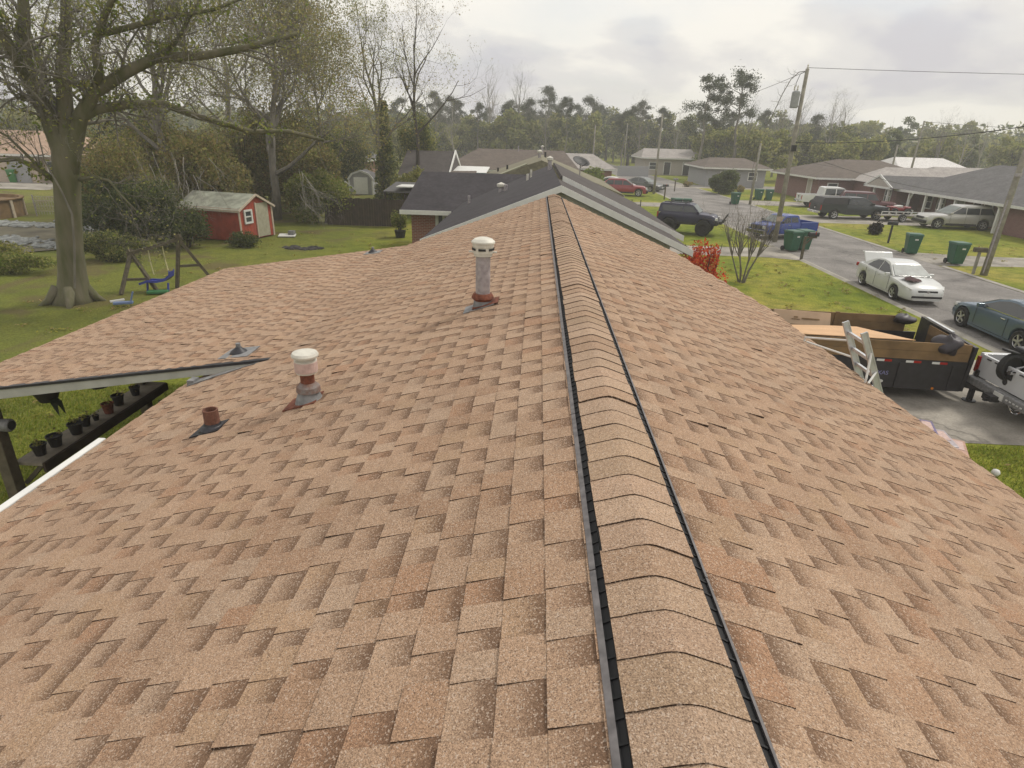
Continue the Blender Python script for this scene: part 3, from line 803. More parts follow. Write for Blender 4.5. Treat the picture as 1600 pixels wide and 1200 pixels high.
pv = roof_vent('open brown rusty pipe stub in a black rubber boot', -2.86, 4.10, [
    ('pipe', [(0.056, -0.02), (0.056, 0.165), (0.047, 0.165), (0.047, 0.02), (0.001, 0.02)], M['rust2'], 22),
    ('boot', [(0.12, -0.05), (0.10, 0.01), (0.066, 0.04), (0.060, 0.055)], M['rubber'], 22)])
fp = MB(); fp.slab([(a * 0.115 - 0.03, b * 0.10, ML_ * (a * 0.115 - 0.03) + 0.014) for a, b in ((-1, -1), (1, -1), (1, 1), (-1, 1))], 0.010)
recalc(fp.build('base_flashing', M['rubber'], pv))

def boot(label, xw, y, side_p):
    z = (px(xw, 0) if side_p else roof_z(xw))
    t = thing('roof_vent', label, 'roof vent', (RX + xw, y, z))
    MB().lathe([(0.11, -0.01), (0.085, 0.03), (0.04, 0.065), (0.034, 0.075)], (0, 0, 0), 18).build('boot', M['rubber'], t, smooth=True)
    MB().lathe([(0.026, 0.05), (0.026, 0.12), (0.001, 0.12)], (0, 0, 0), 12).build('pipe', M['lead'], t)
    mm = MP if side_p else ML_
    f = MB(); f.slab([(a * 0.17, b * 0.17, mm * a * 0.17 + 0.013) for a, b in ((-1, -1), (1, -1), (1, 1), (-1, 1))], 0.010)
    recalc(f.build('base_flashing', M['lead'], t))
boot('small black rubber boot at the corner of the patio roof valley', -3.70, 6.28, True)
boot('small dark pipe boot far out near the edge of the back roof', -3.84, 12.75, True)
# ---------------------------------------------------------------- houses along the street
def wall_quad(side, b, a0, a1, z0, z1, off):
    """box on a wall: side W/E/S/N of bounds b=(x0,x1,y0,y1), a0..a1 along the wall, off = (inner, outer) distance from the wall face"""
    x0, x1, y0, y1 = b
    o0, o1 = off
    if side == 'W': return (x0 - o1, x0 - o0, a0, a1, z0, z1)
    if side == 'E': return (x1 + o0, x1 + o1, a0, a1, z0, z1)
    if side == 'S': return (a0, a1, y0 - o1, y0 - o0, z0, z1)
    return (a0, a1, y1 + o0, y1 + o1, z0, z1)
def window(t, side, b, c, w, z0, z1, trim, mull=1):
    q = lambda a0, a1, za, zb, o: wall_quad(side, b, a0, a1, za, zb, o)
    f = MB(); e = 0.09
    for a in ((c - w / 2 - e, c - w / 2, z0 - e, z1 + e), (c + w / 2, c + w / 2 + e, z0 - e, z1 + e), (c - w / 2, c + w / 2, z0 - e, z0), (c - w / 2, c + w / 2, z1, z1 + e)):
        f.bb(*q(*a, (0.002, 0.06)))
    zm = (z0 + z1) / 2
    f.bb(*q(c - w / 2, c + w / 2, zm - 0.03, zm + 0.03, (0.012, 0.045)))
    fr = f.build('window', trim, t)
    for za, zb in ((z0, zm - 0.03), (zm + 0.03, z1)):
        MB().bb(*q(c - w / 2, c + w / 2, za, zb, (0.002, 0.014))).build('pane', M['pane'], fr)
def door(t, side, b, c, w, z1, m, trim):
    q = lambda a0, a1, za, zb, o: wall_quad(side, b, a0, a1, za, zb, o)
    d = MB().bb(*q(c - w / 2, c + w / 2, 0.1, z1, (0.002, 0.05))).build('door', m, t)
    f = MB()
    for a in ((c - w / 2 - 0.1, c - w / 2, 0.1, z1 + 0.1), (c + w / 2, c + w / 2 + 0.1, 0.1, z1 + 0.1), (c - w / 2, c + w / 2, z1, z1 + 0.1)): f.bb(*q(*a, (0.002, 0.07)))
    f.build('door_frame', trim, d)
def roof_geo(b, ez, rz, axis, oh, hip0, hip1, th=0.14):
    """gable/hip roof over bounds b; hip0/hip1 = how far the ridge ends are pulled in (0 = gable)"""
    x0, x1, y0, y1 = b
    if axis == 'Y': A0, A1, B0, B1 = y0 - oh, y1 + oh, x0 - oh, x1 + oh
    else: A0, A1, B0, B1 = x0 - oh, x1 + oh, y0 - oh, y1 + oh
    bc = (B0 + B1) / 2
    P = (lambda a, bb_, z: (bb_, a, z)) if axis == 'Y' else (lambda a, bb_, z: (a, bb_, z))
    mb = MB()
    v = [P(A0, B0, ez), P(A1, B0, ez), P(A1, B1, ez), P(A0, B1, ez), P(A0 + hip0, bc, rz), P(A1 - hip1, bc, rz)]
    v += [(p[0], p[1], p[2] - th) for p in v[:4]]
    fs = [(0, 1, 5, 4), (2, 3, 4, 5), (3, 0, 4), (1, 2, 5), (6, 9, 8, 7), (0, 6, 7, 1), (1, 7, 8, 2), (2, 8, 9, 3), (3, 9, 6, 0)]
    mb.add(v, fs)
    return mb
def house_block(t, b, ez, rz, axis, wm, rm_, trim, oh=0.5, hip0=0, hip1=0, wall_top=None, gable_m=None):
    MB().bb(*b, 0, ez - 0.12).build('wall', wm, t)
    roof = recalc(roof_geo(b, ez, rz, axis, oh, hip0, hip1).build('roof', rm_, t))
    x0, x1, y0, y1 = b
    f = MB(); e = oh + 0.004
    if axis == 'Y' or hip0 or hip1:
        f.bb(x0 - e - 0.03, x0 - e, y0 - oh, y1 + oh, ez - 0.2, ez - 0.02); f.bb(x1 + e, x1 + e + 0.03, y0 - oh, y1 + oh, ez - 0.2, ez - 0.02)
    if axis == 'X' or hip0 or hip1:
        f.bb(x0 - oh, x1 + oh, y0 - e - 0.03, y0 - e, ez - 0.2, ez - 0.02); f.bb(x0 - oh, x1 + oh, y1 + e, y1 + e + 0.03, ez - 0.2, ez - 0.02)
    f.build('fascia', trim, roof)
    if not hip0 or not hip1:
        gm = MB()
        ins = 0.15
        if axis == 'Y':
            xc = (x0 + x1) / 2; sl = (rz - ez) / (xc - x0 + oh)
            for yy, hp in ((y0, hip0), (y1, hip1)):
                if not hp: gm.prism([(x0, ez - 0.12), (x1, ez - 0.12), (x1, ez - 0.10 + oh * sl - ins * 0.3), (xc, rz - ins), (x0, ez - 0.10 + oh * sl - ins * 0.3)], yy + (0.02 if yy == y0 else -0.12), yy + (0.12 if yy == y0 else -0.02))
        else:
            yc = (y0 + y1) / 2; sl = (rz - ez) / (yc - y0 + oh)
            for xx, hp in ((x0, hip0), (x1, hip1)):
                if hp: continue
                q = [(y0, ez - 0.12), (y1, ez - 0.12), (y1, ez - 0.1 + oh * sl - ins * 0.3), (yc, rz - ins), (y0, ez - 0.1 + oh * sl - ins * 0.3)]
                gm.hexa([(xx - 0.05, q[0][0], q[0][1]), (xx + 0.05, q[0][0], q[0][1]), (xx + 0.05, q[1][0], q[1][1]), (xx - 0.05, q[1][0], q[1][1]),
                         (xx - 0.05, q[3][0], q[3][1]), (xx + 0.05, q[3][0], q[3][1]), (xx + 0.05, q[3][0] + 0.01, q[3][1]), (xx - 0.05, q[3][0] + 0.01, q[3][1])])
        if gm.v: recalc(gm.build('gable', gable_m or wm, t))
    return roof
def vent_stub(roof, x, y, z, h, r, m, cap=None):
    o = MB().lathe([(r, -0.15), (r, h), (r * 0.7, h)], (x, y, z), 10).build('vent_pipe', m, roof)
    if cap: MB().lathe([(r * 1.1, h - 0.06), (r * 1.7, h - 0.03), (r * 1.7, h + 0.06), (0.001, h + 0.13)], (x, y, z), 12).build('vent_cap', cap, roof)

# next-door house: dark roof in line with ours, its rake board facing us
nb = thing('dark_roof_house', 'next-door house with charcoal black shingle roof and pale gable boards', 'house', (0.66, 17.0, 0))
NZ, NL, NR = 4.10, 0.400, 0.428      # ridge height, left and right pitch
NWL, NWR = 3.85, 3.72
def ngable(z_in, x0, x1, y0, y1, dz, name, m, parent=nb):
    mb = MB()
    k = lambda x: NZ - (NL * -x if x < 0 else NR * x)
    mb.prism([(x0, k(x0) - dz[1]), (0, NZ - dz[1]), (x1, k(x1) - dz[1]), (x1, k(x1) - dz[0]), (0, NZ - dz[0]), (x0, k(x0) - dz[0])], y0, y1)
    return recalc(mb.build(name, m, parent))
nroof = MB()
def nslab(x0, x1, y0, y1, up=0.0):
    k = lambda x: NZ - (NL * -x if x < 0 else NR * x) + up
    pts = [(x0, y0, k(x0)), (x1, y0, k(x1)), (x1, y1, k(x1)), (x0, y1, k(x0))]
    return MB().slab(pts, 0.10, Vector((-(k(x1) - k(x0)) / (x1 - x0), 0, 1)))
recalc(nslab(-NWL, 0, 0, 13.5).build('roof', M['roof_dark'], nb))
recalc(nslab(0, NWR, 0, 3.2).build('roof', M['roof_dark2'], nb))
recalc(nslab(0.10, NWR + 0.42, 3.03, 13.5, 0.14).build('raised_roof', M['roof_dark2'], nb))
ngable(0, -NWL - 0.02, NWR + 0.02, -0.06, -0.004, (-0.012, 0.16), 'rake_board', M['white_trim'])
ngable(0, -NWL - 0.02, NWR + 0.02, -0.05, -0.006, (0.162, 0.18), 'rake_shadow_strip', M['dark_siding'])  # dark strip standing in for the shadow under the rake board
mb = MB(); k_ = lambda x: NZ - NR * x + 0.14
x1_ = NWR + 0.44
mb.hexa([(0.14, 2.96, k_(0.14) - 0.14), (x1_, 2.96, k_(x1_) - 0.17), (x1_, 3.02, k_(x1_) - 0.17), (0.14, 3.02, k_(0.14) - 0.14),
         (0.14, 2.96, k_(0.14) + 0.012), (x1_, 2.96, k_(x1_) + 0.012), (x1_, 3.02, k_(x1_) + 0.012), (0.14, 3.02, k_(0.14) + 0.012)])
mb.build('raised_rake_board', M['white_trim'], nb)
# gable siding courses below the rake (each board its own lap)
for i in range(17):
    z0 = 1.35 + i * 0.155
    zt = z0 + 0.165
    xl = -min(3.2, max(0.0, (NZ - 0.17 - z0) / NL)); xr = min(3.15, max(0.0, (NZ - 0.17 - z0) / NR))
    if xr - xl < 0.3: continue
    xl2 = -min(3.2, max(0.02, (NZ - 0.17 - zt) / NL)); xr2 = min(3.15, max(0.02, (NZ - 0.17 - zt) / NR))
    recalc(MB().hexa([(xl, 0.20, z0), (xr, 0.20, z0), (xr, 0.26, z0), (xl, 0.26, z0), (xl2, 0.225, zt), (xr2, 0.225, zt), (xr2, 0.26, zt), (xl2, 0.26, zt)]).build('siding_board', M['siding'], nb))
MB().bb(-3.2, 3.15, 0.27, 13.0, 0, 2.55).build('wall', M['dark_siding'], nb)
# rear wing with its ridge across
wg = (-6.15, -0.9, 9.6, 15.2)
MB().bb(-6.1, -0.9, 9.95, 15.0, 0, 2.05).build('wing_wall', M['dark_siding'], nb)
MB().bb(-6.1, -5.05, 9.93, 9.945, 0, 2.02).build('brick_pier', M['brick'], nb)
MB().bb(-5.03, -4.9, 9.86, 9.94, 0, 2.02).build('corner_trim', M['grey_trim'], nb)
rw = recalc(MB().add([(-6.45, 9.3, 2.27), (-0.3, 9.3, 2.27), (-0.3, 12.6, 3.66), (-6.05, 12.6, 3.66), (-0.3, 15.9, 2.27), (-6.45, 15.9, 2.27),
                      (-6.45, 9.3, 2.13), (-0.3, 9.3, 2.13), (-0.3, 15.9, 2.13), (-6.45, 15.9, 2.13)],
                     [(0, 1, 2, 3), (3, 2, 4, 5), (0, 3, 5), (6, 7, 1, 0), (7, 8, 4, 1), (8, 9, 5, 4), (9, 6, 0, 5), (9, 8, 7, 6), (1, 4, 2)]).build('wing_roof', M['roof_dark'], nb))
MB().bb(-6.47, -4.25, 9.26, 9.295, 2.09, 2.27).build('wing_fascia', M['white_trim'], rw)
door(nb, 'S', (-6.1, -0.9, 9.95, 15.0), -4.2, 0.85, 1.95, M['dark_siding'], M['grey_trim'])
def nbz(x): return NZ - (NL * -x if x < 0 else NR * x)
for x, y, h, r, m, cp in ((-3.35, 8.0, 0.30, 0.05, 'galv', None), (-2.05, 7.6, 0.22, 0.10, 'galv', 'vent_white'), (-1.85, 7.2, 0.22, 0.07, 'galv', None), (-1.05, 8.4, 0.24, 0.045, 'vent_white', None), (-0.92, 9.5, 0.3, 0.045, 'vent_white', None), (-0.16, 9.6, 0.42, 0.08, 'galv', 'vent_white')):
    vent_stub(nb, x, y, nbz(x), h, r, M[m], M[cp] if cp else None)

# the row of houses continuing behind it
hb = thing('olive_roof_house', 'house with faded olive green roof just past the black roof', 'house', (0, 0, 0))
rf = house_block(hb, (-4.0, 4.4, 35.5, 47.0), 2.45, 4.12, 'Y', M['wall_pale'], M['roof_olive'], M['grey_trim'], 0.45)
recalc(MB().slab([(-3.4, 35.2, 2.78), (-0.55, 35.2, 3.93), (-0.75, 37.2, 3.84), (-3.6, 37.2, 2.70)][::1], 0.05, (-0.4, 0, 1)).build('pale_roof_sheet', M['roof_pale_green'], rf))
for x, y in ((-1.9, 40), (-2.6, 42)): vent_stub(rf, x, y, 4.12 - 0.373 * abs(x - 0.2), 0.28, 0.06, M['black'])
vent_stub(rf, 0.1, 41, 4.0, 0.42, 0.1, M['galv'], M['vent_white'])
vent_stub(rf, 0.5, 44, 4.0, 0.35, 0.07, M['black'])
recalc(MB().slab([(-6.6, 40.0, 2.20), (-4.4, 40.0, 2.30), (-4.4, 46.0, 2.9), (-6.2, 46.0, 2.85)], 0.1, (0, -0.1, 1)).build('rear_roof', M['roof_brown'], hb))
MB().bb(-6.3, -4.5, 40.5, 46, 0, 2.15).build('rear_wall', M['wall_pale'], hb)

hc = thing('brown_hip_house', 'brown hip roofed house behind the olive roof', 'house', (0, 0, 0))
rf = house_block(hc, (-8.6, 3.6, 60, 71), 2.35, 4.05, 'X', M['brick'], M['roof_brown'], M['grey_trim'], 0.5, 3.0, 1.5)
vent_stub(rf, 0.4, 64.5, 3.9, 0.5, 0.1, M['galv'], M['vent_white'])
vent_stub(rf, -2.0, 65.0, 3.9, 0.5, 0.06, M['galv'])
hd = thing('pale_hip_house', 'low house with pale grey hip roof beside the satellite dish', 'house', (0, 0, 0))
rf = house_block(hd, (2.0, 8.6, 74, 84), 2.1, 3.55, 'X', M['brick'], M['roof_pale'], M['grey_trim'], 0.5, 1.2, 2.4)
for c in (3.5, 6.5): window(hd, 'S', (2.0, 8.6, 74, 84), c, 1.1, 0.9, 1.8, M['white_trim'])
# dark roofed house at the end of the back yards, white gable trim
he = thing('dark_roof_cottage', 'dark roofed house with white rake trim behind the dark fence', 'house', (0, 0, 0))
rf = house_block(he, (-10.6, -7.45, 50.2, 58), 2.2, 3.98, 'X', M['siding'], M['roof_dark2'], M['white_trim'], 0.45)
x = -7.0 + 0.03
MB().beam((x, 49.75, 2.2), (x, 54.1, 3.98), 0.08, 0.26).build('rake_board', M['white_trim'], rf)
MB().beam((x, 58.4, 2.2), (x, 54.1, 3.98), 0.08, 0.26).build('rake_board', M['white_trim'], rf)
window(he, 'S', (-10.6, -7.45, 50.2, 58), -9.4, 1.0, 0.9, 1.8, M['white_trim'])
aw = thing('patio_awning', 'low white and teal patio awning beside the dark roofed cottage', 'awning', (0, 0, 0))
MB().slab([(-7.3, 52, 2.45), (-4.2, 52, 2.45), (-4.2, 56, 2.75), (-7.3, 56, 2.75)], 0.08).build('awning_top', M['white_trim'], aw)
MB().bb(-7.3, -4.2, 51.95, 51.99, 2.05, 2.44).build('valance', mat('teal_canvas', (0.07, 0.24, 0.19), 0.8), aw)
for xx in (-7.2, -5.7, -4.3): MB().bb(xx - 0.05, xx + 0.05, 52.0, 52.1, 0, 2.05).build('post', M['white_trim'], aw)

# across the street: grey roofed brick house with white framed windows
hg = thing('grey_roof_house', 'long brick ranch house with grey hip roof and white framed windows', 'house', (0, 0, 0))
gb = (33.4, 41.0, 33.5, 56.0)
MB().bb(*gb, 0, 1.9).build('wall', M['brick2'], hg)
rf = recalc(roof_geo((31.8, 41.2, 33.0, 56.0), 1.98, 4.22, 'Y', 0.5, 4.2, 4.4).build('roof', M['roof_grey'], hg))
MB().bb(31.26, 31.29, 32.5, 56.5, 1.80, 1.975).build('fascia', M['white_trim'], rf)
MB().bb(31.3, 33.4, 43.5, 56.0, 1.78, 1.83).build('soffit', M['white_trim'], rf)
sb = (31.9, 33.39, 33.5, 43.4)
MB().bb(*sb, 0, 1.83).build('front_bay_wall', M['brick2'], hg)
window(hg, 'W', sb, 38.9, 1.5, 0.85, 1.6, M['white_trim'])
for c, w in ((54.6, 0.8), (52.9, 0.8), (48.6, 0.8), (47.4, 0.8), (45.2, 0.9)): window(hg, 'W', gb, c, w, 0.6, 1.62, M['white_trim'])
door(hg, 'W', gb, 50.6, 0.95, 1.65, M['wall_grey'], M['white_trim'])
for yy in (43.6, 48.3, 50.0, 52.0, 54.3): MB().bb(31.42, 31.58, yy - 0.08, yy + 0.08, 0, 1.78).build('porch_column', M['white_trim'], hg)
MB().tube([(31.2, 53.4, 1.8), (31.3, 53.7, 1.5), (31.34, 53.9, 1.3), (31.34, 53.95, 0.1)], 0.05, 6).build('downspout', M['white_trim'], hg)
MB().tube([(31.2, 43.6, 1.85), (31.55, 43.5, 1.6), (31.82, 43.3, 1.4), (31.84, 43.3, 0.1)], 0.05, 6).build('downspout', M['white_trim'], hg)
# small front-facing gable porch at its far end
pb = MB(); pb.add([(30.6, 55.6, 2.0), (30.6, 60.2, 2.0), (30.6, 57.9, 2.95), (36.0, 55.6, 2.0), (36.0, 60.2, 2.0), (36.0, 57.9, 2.95)], [(0, 1, 2), (3, 5, 4), (0, 2, 5, 3), (1, 4, 5, 2), (0, 3, 4, 1)])
recalc(pb.build('porch_gable', M['roof_grey'], hg))
pt = MB(); pt.add([(30.56, 55.9, 2.03), (30.56, 59.9, 2.03), (30.56, 57.9, 2.82)], [(0, 2, 1)]); pt.build('pediment', M['wall_pale'], hg)
tr = MB(); tr.beam((30.54, 55.5, 2.0), (30.54, 57.9, 2.98), 0.06, 0.18); tr.beam((30.54, 60.3, 2.0), (30.54, 57.9, 2.98), 0.06, 0.18); tr.beam((30.54, 55.5, 1.98), (30.54, 60.3, 1.98), 0.06, 0.16)
tr.build('pediment_trim', M['white_trim'], hg)
vb = (31.5, 36.0, 56.25, 60.0)
MB().bb(*vb, 0, 1.94).build('porch_wall', M['brick2'], hg)
window(hg, 'W', vb, 57.6, 0.9, 0.7, 1.75, M['white_trim'])
for yy in (56.5, 58.9): MB().bb(30.8, 30.96, yy - 0.09, yy + 0.09, 0, 1.95).build('porch_column', M['white_trim'], hg)

hh = thing('brown_roof_house', 'brick house with brown hip roof and pale front section past the parked trucks', 'house', (0, 0, 0))
bb_ = (28.2, 40, 64.5, 76)
house_block(hh, bb_, 2.35, 3.95, 'X', M['brick2'], M['roof_brown'], M['white_trim'], 0.6, 4.5, 4.0)
b2 = (31.6, 41.5, 61.0, 64.4)
MB().bb(*b2, 0, 2.1).build('front_wall', M['brick2'], hh)
recalc(MB().add([(31.0, 60.4, 2.2), (42, 60.4, 2.2), (42, 65, 2.2), (31.0, 65, 2.2), (34.6, 64.9, 3.45), (39.5, 64.9, 3.45), (31, 60.4, 2.05), (42, 60.4, 2.05)], [(0, 1, 5, 4), (0, 4, 3), (1, 2, 5), (6, 7, 1, 0)]).build('front_roof', M['roof_pale'], hh))
for c in (33.4, 36.6): window(hh, 'S', b2, c, 1.0, 0.8, 1.75, M['white_trim'])
window(hh, 'S', bb_, 29.6, 0.9, 0.8, 1.75, M['white_trim'])
door(hh, 'W', bb_, 66.5, 0.9, 1.95, M['wall_pale'], M['white_trim'])
hi = thing('tan_carport_house', 'low grey house with brown roof between the two round hedges', 'house', (0, 0, 0))
b3 = (21.6, 29.0, 82, 92)
rf = house_block(hi, b3, 2.35, 3.4, 'X', M['wall_grey'], M['roof_brown'], M['white_trim'], 0.6, 2.0, 2.0)
window(hi, 'S', b3, 27.4, 1.0, 0.9, 1.8, M['white_trim']); window(hi, 'S', b3, 24.0, 1.3, 0.9, 1.8, M['white_trim'])
hj = thing('pale_roof_house', 'pale beige house with two porch openings at the far end of the road', 'house', (0, 0, 0))
b4 = (17.5, 26.5, 106, 116)
house_block(hj, b4, 2.7, 4.0, 'X', M['wall_pale'], M['roof_pale'], M['white_trim'], 0.7, 1.2, 1.2)
for c in (21.3, 24.4): door(hj, 'S', b4, c, 1.0, 2.0, M['black'], M['white_trim'])
window(hj, 'S', b4, 19.0, 1.2, 0.9, 1.9, M['white_trim'])
MB().bb(12.5, 17.3, 100, 100.2, 0, 1.5).build('garden_wall', M['wall_grey'], hj)
hk = thing('white_roof_house', 'far low building with white roof behind the grey roofed house', 'house', (0, 0, 0))
house_block(hk, (51.0, 60.0, 92, 100), 2.7, 4.0, 'X', M['wall_pale'], M['roof_white'], M['white_trim'], 0.5, 1.5, 1.5)
hk2 = thing('white_roof_house', 'far white gabled shed roof behind the brick house chimney line', 'house', (0, 0, 0))
house_block(hk2, (46, 53, 74, 80), 2.4, 3.3, 'X', M['wall_pale'], M['roof_pale'], M['white_trim'], 0.5, 1, 1)
# left: house beyond the ditch
hl = thing('tan_roof_house', 'tan roofed house beyond the stony ditch with pale drive', 'house', (0, 0, 0))
b5 = (-62, -43.6, 58, 68)
house_block(hl, b5, 2.55, 4.5, 'X', M['brick_pale'], M['roof_tan'], M['white_trim'], 0.6, 4, 4)
MB().bb(-50.2, -46.2, 57.0, 57.9, 0, 2.2).build('garage_wall', M['brick_pale'], hl)
window(hl, 'S', b5, -45.3, 1.1, 0.9, 1.9, M['white_trim'])
MB().bb(-48.9, -46.9, 56.93, 56.985, 0.05, 2.0).build('garage_door', M['wall_grey'], hl)
sheet('driveway', [(-70, 50), (-41, 51), (-41, 57.5), (-70, 57)], 0.012 + 0.06, M['concrete'])
hm = thing('brick_bungalow', 'brick bungalow glimpsed through the tangled branches', 'house', (0, 0, 0))
house_block(hm, (-44, -33, 76, 86), 2.4, 4.0, 'X', M['brick'], M['roof_brown'], M['white_trim'], 0.5, 3, 3)
hm2 = thing('brick_bungalow', 'red brick house with white panel behind the red shed', 'house', (0, 0, 0))
b6 = (-29.5, -19.5, 70, 80)
house_block(hm2, b6, 2.4, 3.9, 'X', M['brick'], M['roof_grey'], M['white_trim'], 0.5, 3, 3)
window(hm2, 'S', b6, -25.8, 1.2, 0.8, 1.8, M['white_trim'])

# sheds and fence in the back yards
sh = thing('red_shed', 'leaning red barn shed with mossy grey roof and cream door', 'shed', (-14.25, 31.0, 0.02), rad(-14))
L_, W_ = 3.5, 2.5        # long side along local x (to the left), gable faces +x
for i in range(14):
    x0 = -L_ + i * L_ / 14
    MB().bb(x0 + 0.004, x0 + L_ / 14 - 0.004, -W_ / 2 - 0.02, -W_ / 2 + 0.02, 0.08, 1.62).build('board', M['red_shed'], sh)
MB().bb(-L_, -0.02, -W_ / 2 + 0.022, W_ / 2, 0.05, 1.6).build('wall', M['red_shed'], sh)
recalc(MB().prism([(-W_ / 2, 1.6), (W_ / 2, 1.6), (0, 2.18)], 0, 1).build('gable', M['red_shed'], sh)).data.transform(Matrix(((0, 0.02, 0, -0.02), (1, 0, 0, 0), (0, 0, 1, 0), (0, 0, 0, 1))))
for i in range(10):
    y0 = -W_ / 2 + i * W_ / 10
    MB().bb(0.0, 0.03, y0 + 0.004, y0 + W_ / 10 - 0.004, 0.08, 1.6 + 0.40 * (1 - abs(y0 + 0.12) / 1.25)).build('board', M['red_shed'], sh)
for sg in (-1, 1):
    recalc(MB().slab([(-L_ - 0.15, sg * (W_ / 2 + 0.12), 1.56), (0.15, sg * (W_ / 2 + 0.12), 1.56), (0.15, 0, 2.24), (-L_ - 0.15, 0, 2.24)], 0.05, (0, sg * 0.45, 1)).build('roof', M['shed_roof'], sh))
t_ = MB()
t_.bb(0.02, 0.06, -W_ / 2 - 0.04, -W_ / 2 + 0.06, 0.05, 1.58); t_.bb(0.02, 0.06, W_ / 2 - 0.06, W_ / 2 + 0.04, 0.05, 1.58)
t_.beam((0.16, -W_ / 2 - 0.14, 1.53), (0.16, 0, 2.21), 0.04, 0.1); t_.beam((0.16, W_ / 2 + 0.14, 1.53), (0.16, 0, 2.21), 0.04, 0.1)
t_.bb(-L_ - 0.15, 0.15, -W_ / 2 - 0.15, -W_ / 2 - 0.12, 1.46, 1.57)
t_.build('trim', M['shed_trim'], sh)
wb_ = (-1, 0.03, -1.25, 1.25)
window(sh, 'E', wb_, -0.62, 0.42, 0.95, 1.45, M['white_trim'])
MB().bb(0.032, 0.07, 0.02, 0.92, 0.12, 1.78).build('door', M['shed_door'], sh)
MB().bb(0.032, 0.078, -0.05, 0.02, 0.1, 1.82).build('door_frame', M['shed_trim'], sh)

ws = thing('barn_shed', 'small grey barn shed with white gambrel trim and white door', 'shed', (-15.9, 56.5, 0), rad(4))
pf = [(-1.05, 0), (1.05, 0), (1.05, 1.25), (0.7, 1.75), (0, 2.02), (-0.7, 1.75), (-1.05, 1.25)]
recalc(MB().prism(pf, 0, 2.6).build('wall', M['wall_grey'], ws))
t_ = MB()
for a, b in zip(pf[2:], pf[3:]): t_.beam((a[0] * 1.08, -0.05, a[1] + 0.03), (b[0] * 1.08, -0.05, b[1] + 0.03), 0.1, 0.15)
t_.bb(-1.1, -0.98, -0.06, -0.005, 0, 1.25); t_.bb(0.98, 1.1, -0.06, -0.005, 0, 1.25)
t_.build('trim', M['white_trim'], ws)
for a, b in zip(pf[2:], pf[3:]): MB().add([(a[0] * 1.07, -0.12, a[1] + 0.05), (b[0] * 1.07, -0.12, b[1] + 0.05), (b[0] * 1.07, 2.7, b[1] + 0.05), (a[0] * 1.07, 2.7, a[1] + 0.05)], [(0, 1, 2, 3)]).build('roof', M['roof_grey'], ws)
MB().bb(-0.62, 0.62, -0.05, -0.004, 0.05, 1.5).build('door', M['white_trim'], ws)
lean = thing('timber_prop', 'white timber frame leaning by the barn shed door', 'frame', (-17.2, 55.4, 0))
lb = MB(); lb.beam((-0.5, 0, 0), (0.2, 0, 1.2), 0.1); lb.beam((0.2, 0, 1.2), (1.0, 0.2, 0.5), 0.1); lb.build('timber', M['white_trim'], lean)
lean2 = thing('timber_prop', 'white timber leaning right of the barn shed', 'frame', (-14.2, 56.2, 0))
MB().beam((-0.4, 0, 1.0), (0.5, 0, 0.1), 0.1).build('timber', M['white_trim'], lean2)

fn = thing('board_fence', 'dark brown board fence at the end of the next-door yard', 'fence', (0, 0, 0))
fx = -12.6
rf_ = random.Random(8)
while fx < -7.9:
    w_ = 0.15 * rf_.uniform(0.92, 1.08)
    h_ = 1.62 + rf_.uniform(-0.04, 0.04)
    MB().bb(fx, fx + w_ - 0.012, 36.95 + rf_.uniform(-0.015, 0.015), 36.985, 0.02, h_).build('board', M['fence_wood'], fn)
    fx += w_
for z in (0.4, 1.25): MB().bb(-12.6, -7.9, 37.0, 37.05, z, z + 0.09).build('rail', M['fence_wood'], fn)
for xx in (-12.5, -10.2, -8.0): MB().bb(xx - 0.05, xx + 0.05, 37.06, 37.16, 0, 1.6).build('post', M['fence_wood'], fn)
lt = thing('lean_to_roof', 'low grey lean-to roof behind the dark board fence', 'lean-to', (0, 0, 0))
MB().slab([(-10.1, 41, 1.72), (-7.2, 41, 1.72), (-7.2, 45, 2.05), (-10.1, 45, 2.05)], 0.08).build('roof', M['roof_grey'], lt)
MB().bb(-9.2, -8.0, 40.9, 42.8, 2.0, 2.06).build('white_panel', M['white_trim'], lt)
for xx in (-10.0, -8.7, -7.3): MB().bb(xx - 0.05, xx + 0.05, 41.1, 41.2, 0, 1.66).build('post', M['fence_wood'], lt)
# ---------------------------------------------------------------- vehicles
def paint(name, c, rough=0.3, metal=0.0):
    return mat(name, c, rough, 0.05, 3, metal=metal, coat=0.3)
def wheel(t, x, y, R, w, side, rimr=0.66, nsp=5, rim_m=None):
    tw = MB().lathe([(R * rimr, -w / 2), (R * 0.90, -w / 2), (R * 0.985, -w * 0.36), (R, -w * 0.2), (R, w * 0.2), (R * 0.985, w * 0.36), (R * 0.90, w / 2), (R * rimr, w / 2)], (0, 0, 0), 22, 'Y', None, False).build('wheel', M['tyre'], t, loc=(x, y, R))
    r = MB()
    yo = side * w * 0.40
    r.lathe([(R * rimr, yo - 0.03), (R * rimr * 0.9, yo + 0.012 * side), (R * rimr * 0.84, yo)], (0, 0, 0), 22, 'Y', None, False)
    for k in range(nsp):
        a = 2 * PI * k / nsp
        r.box((math.cos(a) * R * rimr * 0.46, yo, math.sin(a) * R * rimr * 0.46), (R * rimr * 0.86, 0.03, R * rimr * 0.24), 0, 0, -a)
    r.lathe([(R * 0.14, yo - 0.03), (R * 0.14, yo + 0.025 * side), (0.001, yo + 0.03 * side)], (0, 0, 0), 12, 'Y')
    r.build('rim', rim_m or M['rim'], tw)
    MB().lathe([(R * rimr * 0.95, -0.02), (0.001, -0.02)], (0, 0, 0), 18, 'Y').build('brake_disc', M['black'], tw)
    return tw
def lerp_tab(tab, x):
    return interp(sorted(tab), x)
